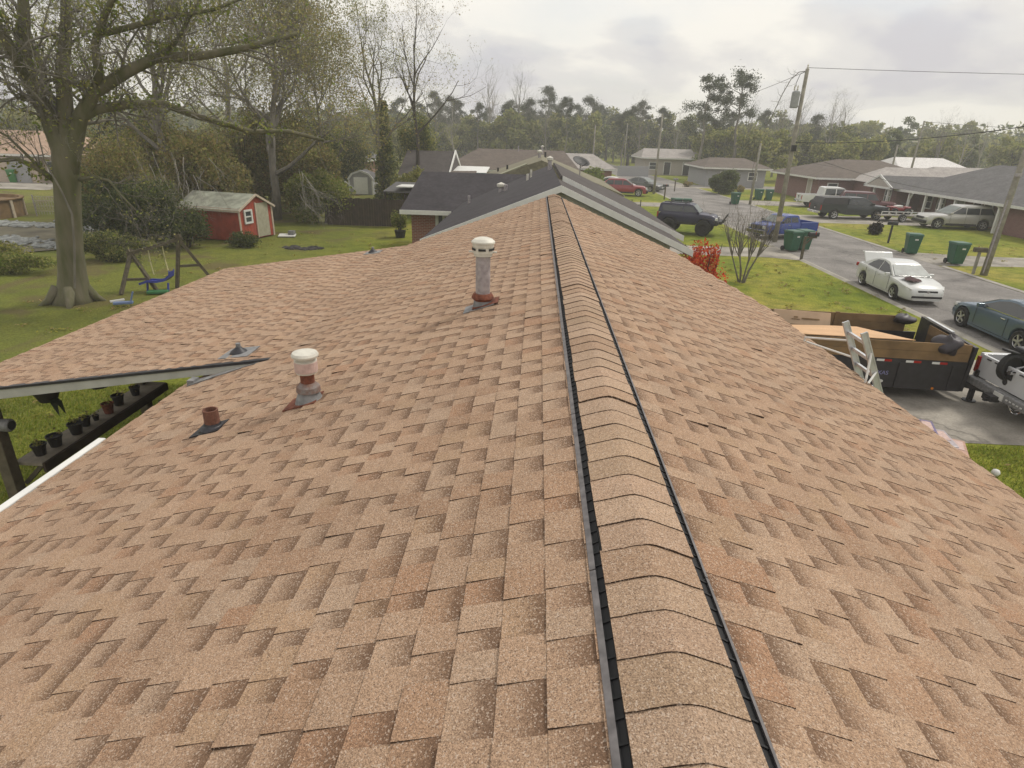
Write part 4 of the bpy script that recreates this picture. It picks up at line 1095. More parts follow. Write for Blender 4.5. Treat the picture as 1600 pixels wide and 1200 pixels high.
def loft_body(W, xs, top, bot, wx, shoulder=0.10, side_mid=0.5):
    """closed hull: per station a half ring mirrored; returns MB"""
    mb = MB(); rings = []
    for x in xs:
        zt, zb, w = lerp_tab(top, x), bot(x), lerp_tab(wx, x) * W / 2
        zs = zt - shoulder
        zm = zb + (zs - zb) * side_mid
        half = [(0, zb), (w * 0.90, zb), (w * 0.985, zb + min(0.07, (zs - zb) * 0.2)), (w, zm), (w * 0.985, zs), (w * 0.95, zt - shoulder * 0.35), (w * 0.86, zt), (0, zt + 0.025)]
        ring = [(x, y, z) for y, z in half] + [(x, -y, z) for y, z in half[-2:0:-1]]
        rings.append(ring)
    n = len(rings[0])
    vs = [p for r in rings for p in r]
    fs = []
    for i in range(len(rings) - 1):
        for k in range(n):
            a = i * n + k; b = i * n + (k + 1) % n
            fs.append((a, b, b + n, a + n))
    fs.append(tuple(range(n))); fs.append(tuple((len(rings) - 1) * n + k for k in range(n))[::-1])
    mb.add(vs, fs)
    return mb
def arches(zb, wheels, R):
    def bot(x):
        z = zb
        for xw in wheels:
            d = abs(x - xw)
            if d < R * 1.16: z = max(z, R * 0.95 + math.sqrt(max(0, (R * 1.16) ** 2 - d * d)))
        return z
    return bot
def stations(x0, x1, wheels, R, extra=()):
    s = set(np.round(np.linspace(x0, x1, 19), 3)) | set(extra)
    for xw in wheels:
        s = {v for v in s if abs(v - xw) > R * 1.3}
        for k in range(-6, 7): s.add(round(xw + R * 1.16 * math.sin(k / 6 * PI / 2), 4))
        s.add(round(xw - R * 1.18, 4)); s.add(round(xw + R * 1.18, 4))
    return sorted(s)
def cabin(t, prof, belt, wb, wr, pm, windows, ws=(0, 1), bs=None, glass='glass', ws_glass='windshield', name='cabin'):
    """prof = list of (x,z) from the front base over the roof to the rear base"""
    zr = max(z for _, z in prof)
    wy = lambda z: wb + (wr - wb) * max(0, min(1, (z - belt) / (zr - belt)))
    vs = []; fs = []; n = len(prof)
    for x, z in prof: vs += [(x, wy(z), z), (x, wy(z) * 0.72, z + 0.022), (x, 0, z + 0.03), (x, -wy(z) * 0.72, z + 0.022), (x, -wy(z), z)]
    for i in range(n - 1):
        for k in range(4): fs.append((i * 5 + k, i * 5 + k + 1, i * 5 + 6 + k, i * 5 + 5 + k))
    b = len(vs)
    for x, z in prof: vs += [(x, wb, belt), (x, -wb, belt)]
    for i in range(n - 1):
        fs.append((i * 5, i * 5 + 5, b + 2 * i + 2, b + 2 * i)); fs.append((i * 5 + 4, b + 2 * i + 1, b + 2 * i + 3, i * 5 + 9))
    cb = recalc(MB().add(vs, fs).build(name, pm, t))
    for poly in windows:
        for sg in (-1, 1):
            mb = MB()
            pts = [(x, sg * (wy(z) + 0.007), z) for x, z in poly]
            mb.slab(pts if sg < 0 else pts[::-1], 0.012, (0, sg, 0.3))
            recalc(mb.build('window', M[glass], cb))
    def screen(i, nm, m):
        (xa, za), (xb, zb) = prof[i], prof[i + 1]
        q = []
        for u, v in ((0.10, 0.05), (0.90, 0.05), (0.90, 0.92), (0.10, 0.92)):
            x = xa + (xb - xa) * v; z = za + (zb - za) * v
            w_ = wy(z) * 0.94
            q.append((x, -w_ + 2 * w_ * u if False else (u - 0.5) / 0.4 * w_, z + 0.0))
        d = Vector((-(zb - za), 0, xb - xa))
        if d.z < 0: d = -d
        d.normalize()
        if abs(xa) > 0 and (xa - xb) > 0 and d.x < 0: d = -d
        q = [Vector(p) + d * 0.034 for p in q]
        recalc(MB().slab(q, 0.02, d).build(nm, m, cb))
    if ws: screen(ws[0], 'windshield', M[ws_glass])
    if bs is not None: screen(bs, 'rear_window', M[glass])
    return cb
def mirror(t, x, y, z, pm):
    for sg in (-1, 1):
        b = MB(); b.box((x, sg * (y + 0.11), z), (0.11, 0.20, 0.13)); b.beam((x, sg * (y - 0.02), z - 0.04), (x, sg * (y + 0.06), z - 0.02), 0.04)
        b.build('mirror', pm, t, bevel=0.03)

def sedan(label, loc, rz, pm, opened=False, cloth=False):
    t = thing('parked_sedan', label, 'car', loc, rz)
    R = 0.325; wh = (1.36, -1.42)
    top = [(-2.38, 0.62), (-2.36, 0.90), (-2.2, 1.02), (-1.5, 1.03), (-0.9, 0.98), (0.6, 0.95), (0.95, 0.95), (1.6, 0.88), (2.1, 0.76), (2.30, 0.66), (2.38, 0.52)]
    wx = [(-2.38, 0.78), (-2.25, 0.90), (-1.8, 0.97), (-1.0, 1), (1.0, 1), (1.7, 0.97), (2.1, 0.90), (2.28, 0.78), (2.38, 0.62)]
    b = loft_body(1.80, stations(-2.38, 2.38, wh, R, (2.3, 2.2, -2.3)), top, arches(0.22, wh, R), wx)
    body = recalc(b.build('body', pm, t, smooth=True))
    body.modifiers.new('n', 'EDGE_SPLIT').split_angle = rad(38)
    prof = [(1.02, 0.955), (0.28, 1.36), (0.05, 1.43), (-0.35, 1.46), (-0.8, 1.42), (-1.1, 1.33), (-1.82, 1.03)]
    cabin(t, prof, 0.93, 0.82, 0.60, pm, [[(0.82, 0.975), (0.22, 1.31), (-0.28, 1.40), (-0.30, 0.985)], [(-0.36, 0.985), (-0.34, 1.40), (-0.82, 1.36), (-1.10, 1.22), (-1.36, 1.02)]], (0, 1), 5)
    for x in wh:
        for sg in (-1, 1): wheel(t, x, sg * 0.80, R, 0.21, sg)
    for sg in (-1, 1):
        hl = MB().box((2.08, sg * 0.66, 0.685), (0.38, 0.22, 0.11), sg * -0.5, 0, 0.28).build('headlight', M['lamp_clear'], t, bevel=0.03)
        MB().box((-2.31, sg * 0.66, 0.86), (0.12, 0.34, 0.16), sg * 0.35).build('taillight', M['lamp_red'], t, bevel=0.02)
    g = MB(); g.box((2.33, 0, 0.60), (0.07, 0.80, 0.085)); g.build('grille', M['black'], t, bevel=0.02)
    MB().lathe([(0.06, 0), (0.06, 0.02), (0.001, 0.02)], (2.36, 0, 0.60), 14, 'X').build('badge', M['chrome'], t)
    MB().box((2.36, 0, 0.37), (0.06, 1.24, 0.10)).build('bumper_intake', M['black'], t, bevel=0.02)
    MB().box((2.40, 0, 0.475), (0.02, 0.32, 0.1)).build('number_plate', M['white_trim'], t)
    MB().box((0.0, 0, 0.25), (2.0, 1.70, 0.10)).build('sill', pm, t)
    for sg in (-1, 1):
        for x in (-0.33, 0.85, -1.22):
            MB().beam((x, sg * 0.902, 0.32), (x + 0.02, sg * 0.902, 0.92), 0.012, 0.006).build('door_seam', M['black'], t)
        for x in (-0.05, -0.98): MB().box((x, sg * 0.905, 0.84), (0.18, 0.025, 0.03)).build('door_handle', pm, t, bevel=0.008)
    mirror(t, 0.72, 0.83, 0.99, pm)
    if opened:
        tr = MB(); tr.box((-2.05, 0, 1.22), (0.06, 1.32, 0.62), 0, 0, rad(-38)); tr.box((-2.33, 0, 1.46), (0.20, 1.30, 0.06), 0, 0, rad(-4))
        tr.build('raised_boot_lid', pm, t, bevel=0.025)
    return t
W_PAINT = paint('white_car_paint', (0.70, 0.70, 0.68))
sedan('white sedan with raised boot lid parked facing us on the road', (14.25, 23.85, 0.0), rad(-91), paint('pearl_white_paint', (0.56, 0.57, 0.55), 0.3), True).scale = (0.86, 0.86, 0.86)
cl = MB()
rc = random.Random(2)
pts = []
for i in range(7):
    for j in range(7):
        pts.append((i * 0.085 - 0.25, j * 0.085 - 0.25, 0.03 + 0.12 * math.exp(-((i - 3) ** 2 + (j - 3) ** 2) / 5) + rc.uniform(-0.03, 0.03)))
cl.add(pts, [(i * 7 + j, (i + 1) * 7 + j, (i + 1) * 7 + j + 1, i * 7 + j + 1) for i in range(6) for j in range(6)])
o = cl.build('dark_cloth', mat('dark_maroon_cloth', (0.06, 0.03, 0.03), 0.9, 0.4, 12), loc=(13.92, 22.52, 0.775), smooth=True)
o.rotation_euler = (0.08, 0, 0.4)
tag(o, 'dark crumpled cloth bag lying on the bonnet of the white sedan', 'bag')

def coupe(label, loc, rz, pm):
    t = thing('parked_coupe', label, 'car', loc, rz)
    R = 0.34; wh = (1.36, -1.36)
    top = [(-2.30, 0.60), (-2.28, 0.90), (-2.1, 0.99), (-1.5, 1.0), (-0.9, 0.96), (0.4, 0.92), (0.9, 0.90), (1.5, 0.83), (2.0, 0.70), (2.2, 0.60), (2.28, 0.48)]
    wx = [(-2.3, 0.74), (-2.15, 0.88), (-1.7, 0.99), (-1.2, 1.0), (0.8, 0.98), (1.5, 0.99), (1.95, 0.90), (2.15, 0.78), (2.28, 0.60)]
    b = loft_body(1.82, stations(-2.3, 2.28, wh, R, (2.2, 2.1, -2.2)), top, arches(0.2, wh, R), wx)
    body = recalc(b.build('body', pm, t, smooth=True)); body.modifiers.new('n', 'EDGE_SPLIT').split_angle = rad(38)
    prof = [(0.92, 0.915), (0.2, 1.24), (-0.1, 1.32), (-0.45, 1.345), (-0.85, 1.31), (-1.25, 1.21), (-1.95, 1.0)]
    cabin(t, prof, 0.90, 0.82, 0.58, pm, [[(0.70, 0.94), (0.14, 1.20), (-0.20, 1.275), (-0.5, 1.29), (-0.8, 1.26), (-1.15, 1.14), (-1.42, 0.985), (-0.6, 0.945)]], (0, 1), 5)
    for sg in (-1, 1): MB().beam((0.74, sg * 0.835, 0.925), (-1.40, sg * 0.835, 0.965), 0.02, 0.022).build('window_trim', M['chrome'], t)
    for x in wh:
        for sg in (-1, 1): wheel(t, x, sg * 0.80, R, 0.23, sg)
    for sg in (-1, 1):
        MB().box((1.98, sg * 0.66, 0.63), (0.40, 0.24, 0.13), sg * -0.5, 0, 0.3).build('headlight', M['lamp_clear'], t, bevel=0.03)
        MB().box((-2.24, sg * 0.62, 0.84), (0.10, 0.36, 0.15), sg * 0.3).build('taillight', M['lamp_red'], t, bevel=0.02)
        MB().box((2.2, sg * 0.5, 0.40), (0.08, 0.3, 0.12), sg * -0.3).build('fog_lamp_recess', M['black'], t, bevel=0.02)
        for x in (0.72, -0.72): MB().beam((x, sg * 0.912, 0.30), (x, sg * 0.905, 0.88), 0.012, 0.006).build('door_seam', M['black'], t)
        MB().box((-0.52, sg * 0.905, 0.80), (0.2, 0.025, 0.03)).build('door_handle', M['chrome'], t, bevel=0.008)
    MB().box((2.24, 0, 0.52), (0.08, 0.7, 0.1)).build('grille', M['black'], t, bevel=0.02)
    MB().box((0.0, 0, 0.23), (2.0, 1.72, 0.10)).build('sill', pm, t)
    mirror(t, 0.55, 0.83, 0.96, pm)
    return t
coupe('blue grey coupe parked on the kerb side behind the trailer', (14.62, 18.0, 0), rad(89), paint('blue_grey_paint', (0.085, 0.13, 0.175), 0.25, 0.2)).scale = (0.94, 0.94, 0.94)

def boxy(name, label, loc, rz, pm, L=4.5, W=1.85, H=1.75, R=0.36, lift=0.0, lower=None, front=(0.95, 0.72), slant=0.55, pillars=3, roof_rack=False, rear_slant=0.35, trim=None):
    """SUV / wagon: two-box body"""
    t = thing(name, label, 'car', loc, rz)
    z = lift
    hx = L / 2
    wh = (hx - 0.85, -hx + 0.88)
    belt = 1.02 + z; hood = front[0] + z
    top = [(-hx, belt - 0.25), (-hx + 0.05, belt), (-hx + 0.4, belt), (hx * 0.32, belt), (hx * 0.42, belt - 0.02), (hx - 0.35, hood), (hx - 0.06, hood - 0.10), (hx, hood - 0.3)]
    wx = [(-hx, 0.90), (-hx + 0.2, 0.98), (-hx + 0.6, 1), (hx - 0.8, 1), (hx - 0.3, 0.95), (hx - 0.05, 0.88), (hx, 0.80)]
    zb = 0.28 + z
    ar = arches(zb, wh, R)
    if lift:
        Rw = 0.40
        def ar(x):
            q = zb
            for xw in wh:
                d = abs(x - xw)
                if d < Rw * 1.2: q = max(q, zb + math.sqrt(max(0, (Rw * 1.2) ** 2 - d * d)) * 0.72)
            return q
    b = loft_body(W, stations(-hx, hx, wh, R if not lift else 0.40), top, ar, wx, 0.08)
    body = recalc(b.build('body', pm, t, smooth=True)); body.modifiers.new('n', 'EDGE_SPLIT').split_angle = rad(36)
    xf = hx * 0.40
    zr = H + z
    prof = [(xf, belt), (xf - slant, zr - 0.06), (xf - slant - 0.25, zr), (-hx + rear_slant + 0.1, zr), (-hx + rear_slant - 0.03, zr - 0.06), (-hx + 0.06, belt)]
    hw = W / 2 - 0.05
    x_f = xf - 0.12; x_r = -hx + 0.28
    wins = []
    tot = x_f - 0.1 - x_r
    cuts = [x_f - 0.02, x_f - tot * 0.36, x_f - tot * 0.68, x_r] if pillars == 3 else [x_f - 0.02, x_f - tot * 0.42, x_r]
    zt = zr - 0.13; zb_ = belt + 0.05
    def fx(x, zz):      # keep inside the slanted ends
        kf = xf - slant * (zz - belt) / (zr - 0.06 - belt) - 0.07
        kr = -hx + 0.06 + rear_slant * 0.8 * (zz - belt) / (zr - belt) + 0.12
        return max(min(x, kf), kr)
    for a, b2 in zip(cuts, cuts[1:]):
        wins.append([(fx(a - 0.03, zb_), zb_), (fx(a - 0.03, zt), zt), (fx(b2 + 0.03, zt), zt), (fx(b2 + 0.03, zb_), zb_)])
    cabin(t, prof, belt - 0.02, hw, hw - 0.13, pm, wins, (0, 1), 4)
    for x in wh:
        for sg in (-1, 1): wheel(t, x, sg * (W / 2 - 0.12 + (0.10 if lift else 0)), R, 0.24 if not lift else 0.36, sg, 0.66 if not lift else 0.5, 5, M['black'] if lift else None)
    for sg in (-1, 1):
        MB().box((hx - 0.10, sg * (W / 2 - 0.28), hood - 0.22), (0.20, 0.34, 0.16), sg * -0.25).build('headlight', M['lamp_clear'], t, bevel=0.02)
        MB().box((-hx + 0.03, sg * (W / 2 - 0.16), belt - 0.2), (0.10, 0.16, 0.36)).build('taillight', M['lamp_red'], t, bevel=0.02)
    MB().box((hx - 0.03, 0, hood - 0.24), (0.06, W * 0.5, 0.16)).build('grille', M['black'], t, bevel=0.015)
    lm = lower or M['black']
    MB().box((hx + 0.0, 0, zb + 0.18), (0.22, W * 0.92, 0.22)).build('front_bumper', lm, t, bevel=0.04)
    MB().box((-hx, 0, zb + 0.18), (0.20, W * 0.92, 0.22)).build('rear_bumper', lm, t, bevel=0.04)
    for sg in (-1, 1):
        MB().box((0, sg * (W / 2 - 0.02), zb + 0.07), (L - 2 * 1.35, 0.06, 0.16)).build('sill', lm, t, bevel=0.02)
        for a in cuts[:-1]: MB().beam((a - 0.01, sg * (W / 2 + 0.001), zb + 0.1), (a - 0.01, sg * (W / 2 - 0.002), belt - 0.03), 0.012, 0.006).build('door_seam', M['black'], t)
    mirror(t, xf - 0.12, W / 2 - 0.05, belt + 0.08, pm)
    if lift:
        ax = MB()
        for x in wh: ax.beam((x, -W / 2, R), (x, W / 2, R), 0.16)
        for x in wh:
            for sg in (-1, 1): ax.beam((x, sg * 0.5, R), (x, sg * 0.5, zb + 0.3), 0.12)
        ax.beam((wh[0], 0.3, R + 0.25), (wh[1], 0.3, R + 0.25), 0.12); ax.beam((wh[0], -0.3, R + 0.25), (wh[1], -0.3, R + 0.25), 0.12)
        ax.build('axle', M['black'], t)
    return t
NAVY = paint('navy_paint', (0.014, 0.014, 0.045), 0.4)
jp = boxy('lifted_truck', 'dark blue lifted off-road wagon on huge tyres on the next-door lawn', (9.55, 38.75, 0), rad(-24), NAVY, 4.15, 1.75, 1.12 + 0.0, 0.53, 0.0) if False else None
jp = boxy('lifted_wagon', 'dark blue lifted off-road wagon on huge tyres on the next-door lawn', (9.55, 38.75, -0.0), rad(-22), NAVY, 4.0, 1.75, 1.58, 0.52, 0.42, pillars=2, slant=0.5, rear_slant=0.18, front=(0.93, 0))
jp.location = (9.42, 38.6, 0); jp.scale = (0.9, 0.9, 0.9)
bb = MB()
for sg in (-1, 1):
    bb.tube([(2.0, sg * 0.45, 0.85), (2.28, sg * 0.45, 0.95), (2.55, sg * 0.42, 1.45)], 0.045, 6); bb.tube([(2.28, sg * 0.45, 0.95), (2.45, sg * 0.5, 1.0)], 0.045, 6)
bb.tube([(2.55, -0.42, 1.45), (2.55, 0.42, 1.45)], 0.045, 6); bb.box((2.2, 0, 0.92), (0.2, 1.5, 0.18))
bb.build('bull_bar', M['black'], jp)
rk = MB()
for x in (-1.2, -0.2): rk.beam((x, -0.7, 2.05), (x, 0.7, 2.05), 0.05)
for y in (-0.7, 0.7): rk.beam((-1.6, y, 2.07), (0.1, y, 2.07), 0.05)
rk.build('roof_rack', M['black'], jp)

def pickup(label, loc, rz, pm, L=5.4, W=1.9, H=1.75, R=0.37, crew=True, cap=None, group=None, bed_floor=0.78, tail_extra=False, name='pickup_truck'):
    t = thing(name, label, 'pickup', loc, rz, group)
    hx = L / 2
    wh = (hx - 0.95, -hx + 1.15)
    bedl = 1.75 if crew else 2.1
    xb = -hx + bedl                       # cab rear
    belt = 1.10; hood = 1.06
    top = [(xb, belt), (xb + 0.05, belt), (hx - 1.35, belt), (hx - 1.2, belt - 0.01), (hx - 0.25, hood - 0.04), (hx - 0.05, hood - 0.15), (hx, hood - 0.4)]
    wx = [(xb, 0.98), (hx - 0.8, 1), (hx - 0.3, 0.97), (hx - 0.06, 0.92), (hx, 0.85)]
    b = loft_body(W, stations(xb, hx, wh[:1], R), top, arches(0.36, wh[:1], R), wx, 0.08)
    body = recalc(b.build('body', pm, t, smooth=True)); body.modifiers.new('n', 'EDGE_SPLIT').split_angle = rad(36)
    xf = hx - 1.25
    prof = [(xf, belt), (xf - 0.70, H - 0.05), (xf - 0.95, H), (xb + 0.28, H), (xb + 0.14, H - 0.06), (xb + 0.04, belt)]
    zt, zb_ = H - 0.12, belt + 0.05
    m_ = (xf - 0.2 + xb) / 2
    hw = W / 2 - 0.05
    if crew: wins = [[(xf - 0.18, zb_), (xf - 0.70, zt), (m_ + 0.04, zt), (m_ + 0.04, zb_)], [(m_ - 0.04, zb_), (m_ - 0.04, zt), (xb + 0.28, zt), (xb + 0.20, zb_)]]
    else: wins = [[(xf - 0.18, zb_), (xf - 0.70, zt), (xb + 0.28, zt), (xb + 0.20, zb_)]]
    cabin(t, prof, belt - 0.02, hw, hw - 0.13, pm, wins, (0, 1), 4)
    # bed: two sides with arches, floor, front wall, tailgate
    zt2 = belt + 0.02
    side_poly = [(xb - 0.03, 0.42), (xb - 0.03, zt2), (-hx + 0.06, zt2), (-hx + 0.02, 0.50)]
    arch = []
    for k in range(0, 11):
        a = PI * k / 10
        arch.append((wh[1] - math.cos(a) * R * 1.18, max(0.46, R * 0.92 + math.sin(a) * R * 1.18)))
    sp_ = [(-hx + 0.02, 0.50), (-hx + 0.06, zt2), (xb - 0.03, zt2), (xb - 0.03, 0.44)] + [(wh[1] + R * 1.2, 0.44)] + arch[::-1] + [(wh[1] - R * 1.2, 0.48)]
    for sg in (-1, 1):
        y0, y1 = sorted((sg * (W / 2 - 0.005), sg * (W / 2 - 0.13)))
        recalc(MB().prism(sp_, y0, y1).build('bed_side', pm, t, bevel=0.012))
    MB().bb(-hx + 0.05, xb - 0.03, -W / 2 + 0.131, W / 2 - 0.131, bed_floor - 0.06, bed_floor).build('bed_floor', M['black'], t)
    MB().bb(xb - 0.09, xb - 0.04, -W / 2 + 0.131, W / 2 - 0.131, bed_floor, zt2 - 0.01).build('bed_front', pm, t)
    tg = MB().bb(-hx + 0.01, -hx + 0.07, -W / 2 + 0.135, W / 2 - 0.135, 0.62, zt2).build('tailgate', pm, t, bevel=0.012)
    MB().bb(-hx - 0.012, -hx + 0.012, -0.14, 0.14, zt2 - 0.26, zt2 - 0.12).build('tailgate_handle', M['black'], tg, bevel=0.01)
    MB().lathe([(0.07, 0), (0.07, -0.012), (0.001, -0.014)], (-hx + 0.008, 0, zt2 - 0.33), 12, 'X').build('badge', M['chrome'], tg)
    MB().bb(-hx - 0.12, -hx + 0.06, -W / 2 + 0.05, W / 2 - 0.05, 0.42, 0.60).build('rear_bumper', M['chrome'] if not tail_extra else M['lead'], t, bevel=0.03)
    MB().bb(-hx - 0.14, -hx - 0.122, -0.25, 0.02, 0.44, 0.58).build('number_plate', M['white_trim'], t)
    MB().bb(hx - 0.08, hx + 0.08, -W / 2 + 0.04, W / 2 - 0.04, 0.42, 0.66).build('front_bumper', M['chrome'], t, bevel=0.03)
    MB().bb(hx - 0.03, hx + 0.02, -W * 0.3, W * 0.3, 0.70, 0.96).build('grille', M['black'], t, bevel=0.02)
    for sg in (-1, 1):
        MB().box((hx - 0.06, sg * (W / 2 - 0.22), 0.85), (0.14, 0.30, 0.2), sg * -0.25).build('headlight', M['lamp_clear'], t, bevel=0.02)
        MB().box((-hx + 0.03, sg * (W / 2 - 0.062), 0.86), (0.06, 0.11, 0.36)).build('taillight', M['lamp_red'], t, bevel=0.01)
        for x in ((xf - 0.15), m_) if crew else ((xf - 0.15),): MB().beam((x, sg * (W / 2 + 0.001), 0.45), (x, sg * (W / 2 - 0.002), belt - 0.04), 0.012, 0.006).build('door_seam', M['black'], t)
        MB().box((m_ + 0.2, sg * (W / 2 + 0.006), belt - 0.12), (0.18, 0.025, 0.035)).build('door_handle', M['chrome'], t)
    mirror(t, xf - 0.2, W / 2 - 0.05, belt + 0.1, M['black'])
    for x in wh:
        for sg in (-1, 1): wheel(t, x, sg * (W / 2 - 0.13), R, 0.25, sg)
    if cap is not None:
        c = MB(); c.add([(xb - 0.06, -W / 2 + 0.02, zt2 + 0.01), (xb - 0.06, W / 2 - 0.02, zt2 + 0.01), (-hx + 0.04, W / 2 - 0.02, zt2 + 0.01), (-hx + 0.04, -W / 2 + 0.02, zt2 + 0.01),
              (xb - 0.02, -W / 2 + 0.16, H + 0.0), (xb - 0.02, W / 2 - 0.16, H + 0.0), (-hx + 0.28, W / 2 - 0.16, H - 0.02), (-hx + 0.28, -W / 2 + 0.16, H - 0.02)],
              [(0, 3, 2, 1), (4, 5, 6, 7), (0, 1, 5, 4), (1, 2, 6, 5), (2, 3, 7, 6), (3, 0, 4, 7)])
        cc = recalc(c.build('bed_canopy', cap, t, bevel=0.03))
    return t
BLUE = paint('bright_blue_paint', (0.012, 0.045, 0.26), 0.3)
pickup('bright blue pickup turning off the road by the utility pole', (15.1, 38.2, 0), rad(205), BLUE, 5.0, 1.8, 1.62, 0.35, True).scale = (0.84, 0.84, 0.84)
pickup('white crew cab pickup parked behind the dark grey canopy truck', (26.9, 58.6, 0), rad(-6), W_PAINT, 5.5, 1.9, 1.8, 0.38, True)
pickup('dark grey pickup with a black bed canopy on the far lawn drive', (24.6, 50.0, 0), rad(4), paint('dark_slate_paint', (0.018, 0.025, 0.029), 0.42), 5.5, 1.88, 1.62, 0.36, False, M['black_steel'])
boxy('parked_wagon', 'maroon wagon nosed in between the canopy truck and the brick house', (28.6, 55.2, 0), rad(-20), paint('maroon_paint', (0.10, 0.016, 0.022), 0.3), 4.6, 1.85, 1.68, 0.36)
SILVER = paint('silver_paint', (0.46, 0.45, 0.42), 0.3, 0.4)
boxy('parked_wagon', 'silver family wagon parked on the grass before the grey roofed house', (30.1, 45.75, 0), rad(176), SILVER, 4.75, 1.92, 1.62, 0.36, slant=0.85, rear_slant=0.6, lower=M['black'])
RED = paint('red_paint', (0.26, 0.018, 0.022), 0.3)
boxy('parked_wagon', 'red wagon on the drive beyond the black roof', (8.9, 64.6, 0), rad(-8), RED, 4.6, 1.8, 1.62, 0.37, slant=0.8, rear_slant=0.7)
sedan('white car parked behind the red wagon, nearest the road', (8.6, 70.5, 0), rad(-15), W_PAINT)
boxy('parked_van', 'white car half hidden by the roof, left of the red wagon', (5.4, 70.0, 0), rad(-10), W_PAINT, 4.3, 1.8, 1.65, 0.34)
sedan('dark grey car parked right of the red wagon', (12.0, 71.5, 0), rad(-40), paint('dark_grey_paint', (0.09, 0.095, 0.09), 0.35))
sedan('white car far off beyond the bright lawn, left of a pair', (-21.6, 150, 0), rad(5), W_PAINT)
sedan('silver car far off beyond the bright lawn, right of a pair', (-17.0, 149, 0), rad(10), SILVER)
pickup('dark red pickup parked nose-in by the porch columns', (31.0 - 2.4, 52.4, 0), rad(8), paint('dark_red_paint', (0.13, 0.012, 0.016), 0.35), 5.0, 1.8, 1.6, 0.35, False) if False else None

# utility trailer with a red quad and a white cooler
ut = thing('utility_trailer', 'low railed utility trailer on the drive between two parked vehicles', 'trailer', (28.0, 49.3, 0), rad(3))
MB().bb(-1.7, 1.7, -0.8, 0.8, 0.42, 0.48).build('deck', M['shelf_wood'], ut)
ra = MB()
for sg in (-1, 1):
    for z in (0.55, 0.75): ra.beam((-1.7, sg * 0.8, z), (1.7, sg * 0.8, z), 0.05)
    for i in range(7): ra.beam((-1.7 + i * 3.4 / 6, sg * 0.8, 0.48), (-1.7 + i * 3.4 / 6, sg * 0.8, 0.75), 0.05)
ra.build('rail', M['white_trim'], ut)
for sg in (-1, 1): wheel(ut, -0.1, sg * 0.92, 0.3, 0.18, sg)
MB().beam((1.7, 0, 0.45), (2.8, 0, 0.45), 0.08).build('tongue', M['black_steel'], ut)
qd = thing('quad_bike', 'red quad bike with white seat cover on the railed trailer', 'quad bike', (28.0, 49.3, 0.48), rad(3))
qb = MB(); qb.box((0.0, 0, 0.42), (1.3, 0.5, 0.22)); qb.box((0.55, 0, 0.56), (0.45, 0.75, 0.10)); qb.box((-0.55, 0, 0.56), (0.45, 0.75, 0.10))
qb.build('body', RED, qd, bevel=0.05)
MB().box((-0.05, 0, 0.62), (0.6, 0.3, 0.16)).build('seat', M['white_trim'], qd, bevel=0.05)
hb_ = MB(); hb_.beam((0.35, 0, 0.5), (0.25, 0, 0.82), 0.05); hb_.beam((0.25, -0.35, 0.84), (0.25, 0.35, 0.84), 0.04); hb_.build('handlebar', M['black'], qd)
for x in (-0.5, 0.5):
    for sg in (-1, 1): wheel(qd, x, sg * 0.42, 0.25, 0.22, sg, 0.45)

# dump trailer with plywood sides, beside the drive edge of our roof
dt = thing('dump_trailer', 'black dump trailer with tall plywood sides on the driveway', 'trailer', (7.55, 14.15, 0), rad(-4))
TL, TW = 4.6, 2.3
x0, x1, y0, y1 = -TL / 2, TL / 2 - 0.35, -TW / 2, TW / 2
MB().bb(x0, x1 + 0.25, y0, y1, 0.42, 0.48).build('floor', M['black_steel'], dt)
for nm, yy in (('steel_side', y0), ('steel_side', y1)):
    MB().bb(x0, x1 + 0.25, yy - 0.02 if yy < 0 else yy - 0.03, yy + 0.03 if yy < 0 else yy + 0.02, 0.26, 0.95).build(nm, M['black_steel'], dt)
MB().bb(x0 - 0.05, x0, y0, y1, 0.30, 0.86).build('steel_gate', M['black_steel'], dt)
fr_ = MB(); fr_.add([(x1 + 0.26, y0, 0.26), (x1 + 0.26, y1, 0.26), (x1 + 0.30, y1, 1.36), (x1 + 0.30, y0, 1.30), (x1 + 0.34, y0, 0.26), (x1 + 0.34, y1, 0.26), (x1 + 0.38, y1, 1.36), (x1 + 0.38, y0, 1.30)],
    [(0, 1, 2, 3), (7, 6, 5, 4), (0, 4, 5, 1), (1, 5, 6, 2), (2, 6, 7, 3), (3, 7, 4, 0)])
recalc(fr_.build('front_wall', M['black_steel'], dt))
MB().beam((x1 + 0.30, y0 + 0.9, 1.365), (x1 + 0.30, y1 - 0.25, 1.39), 0.07, 0.05).build('front_rail', M['aluminium'], dt)
for i in range(2):
    za, zb2 = 0.955 + i * 0.20, 0.955 + (i + 1) * 0.20 - 0.006
    MB().bb(x0, x1 + 0.24, y0 - 0.01, y0 + 0.025, za, zb2).build('plywood_board', M['wood_side'], dt)
    MB().bb(x0, x1 - 0.05, y1 - 0.025, y1 + 0.01, za, zb2).build('plywood_board', M['wood_side'], dt)
    MB().bb(x1 + 0.21, x1 + 0.255, y0 + 0.03, y1 - 0.6, za - 0.35, zb2 - 0.05).build('plywood_board', M['wood_side'], dt)
tp = MB()
for xx in (x0 + 1.25, x0 + 2.45): MB().bb(xx, xx + 0.10, y1 - 0.06, y1 - 0.027, 0.5, 1.38).build('side_stake', M['wood_side'], dt)
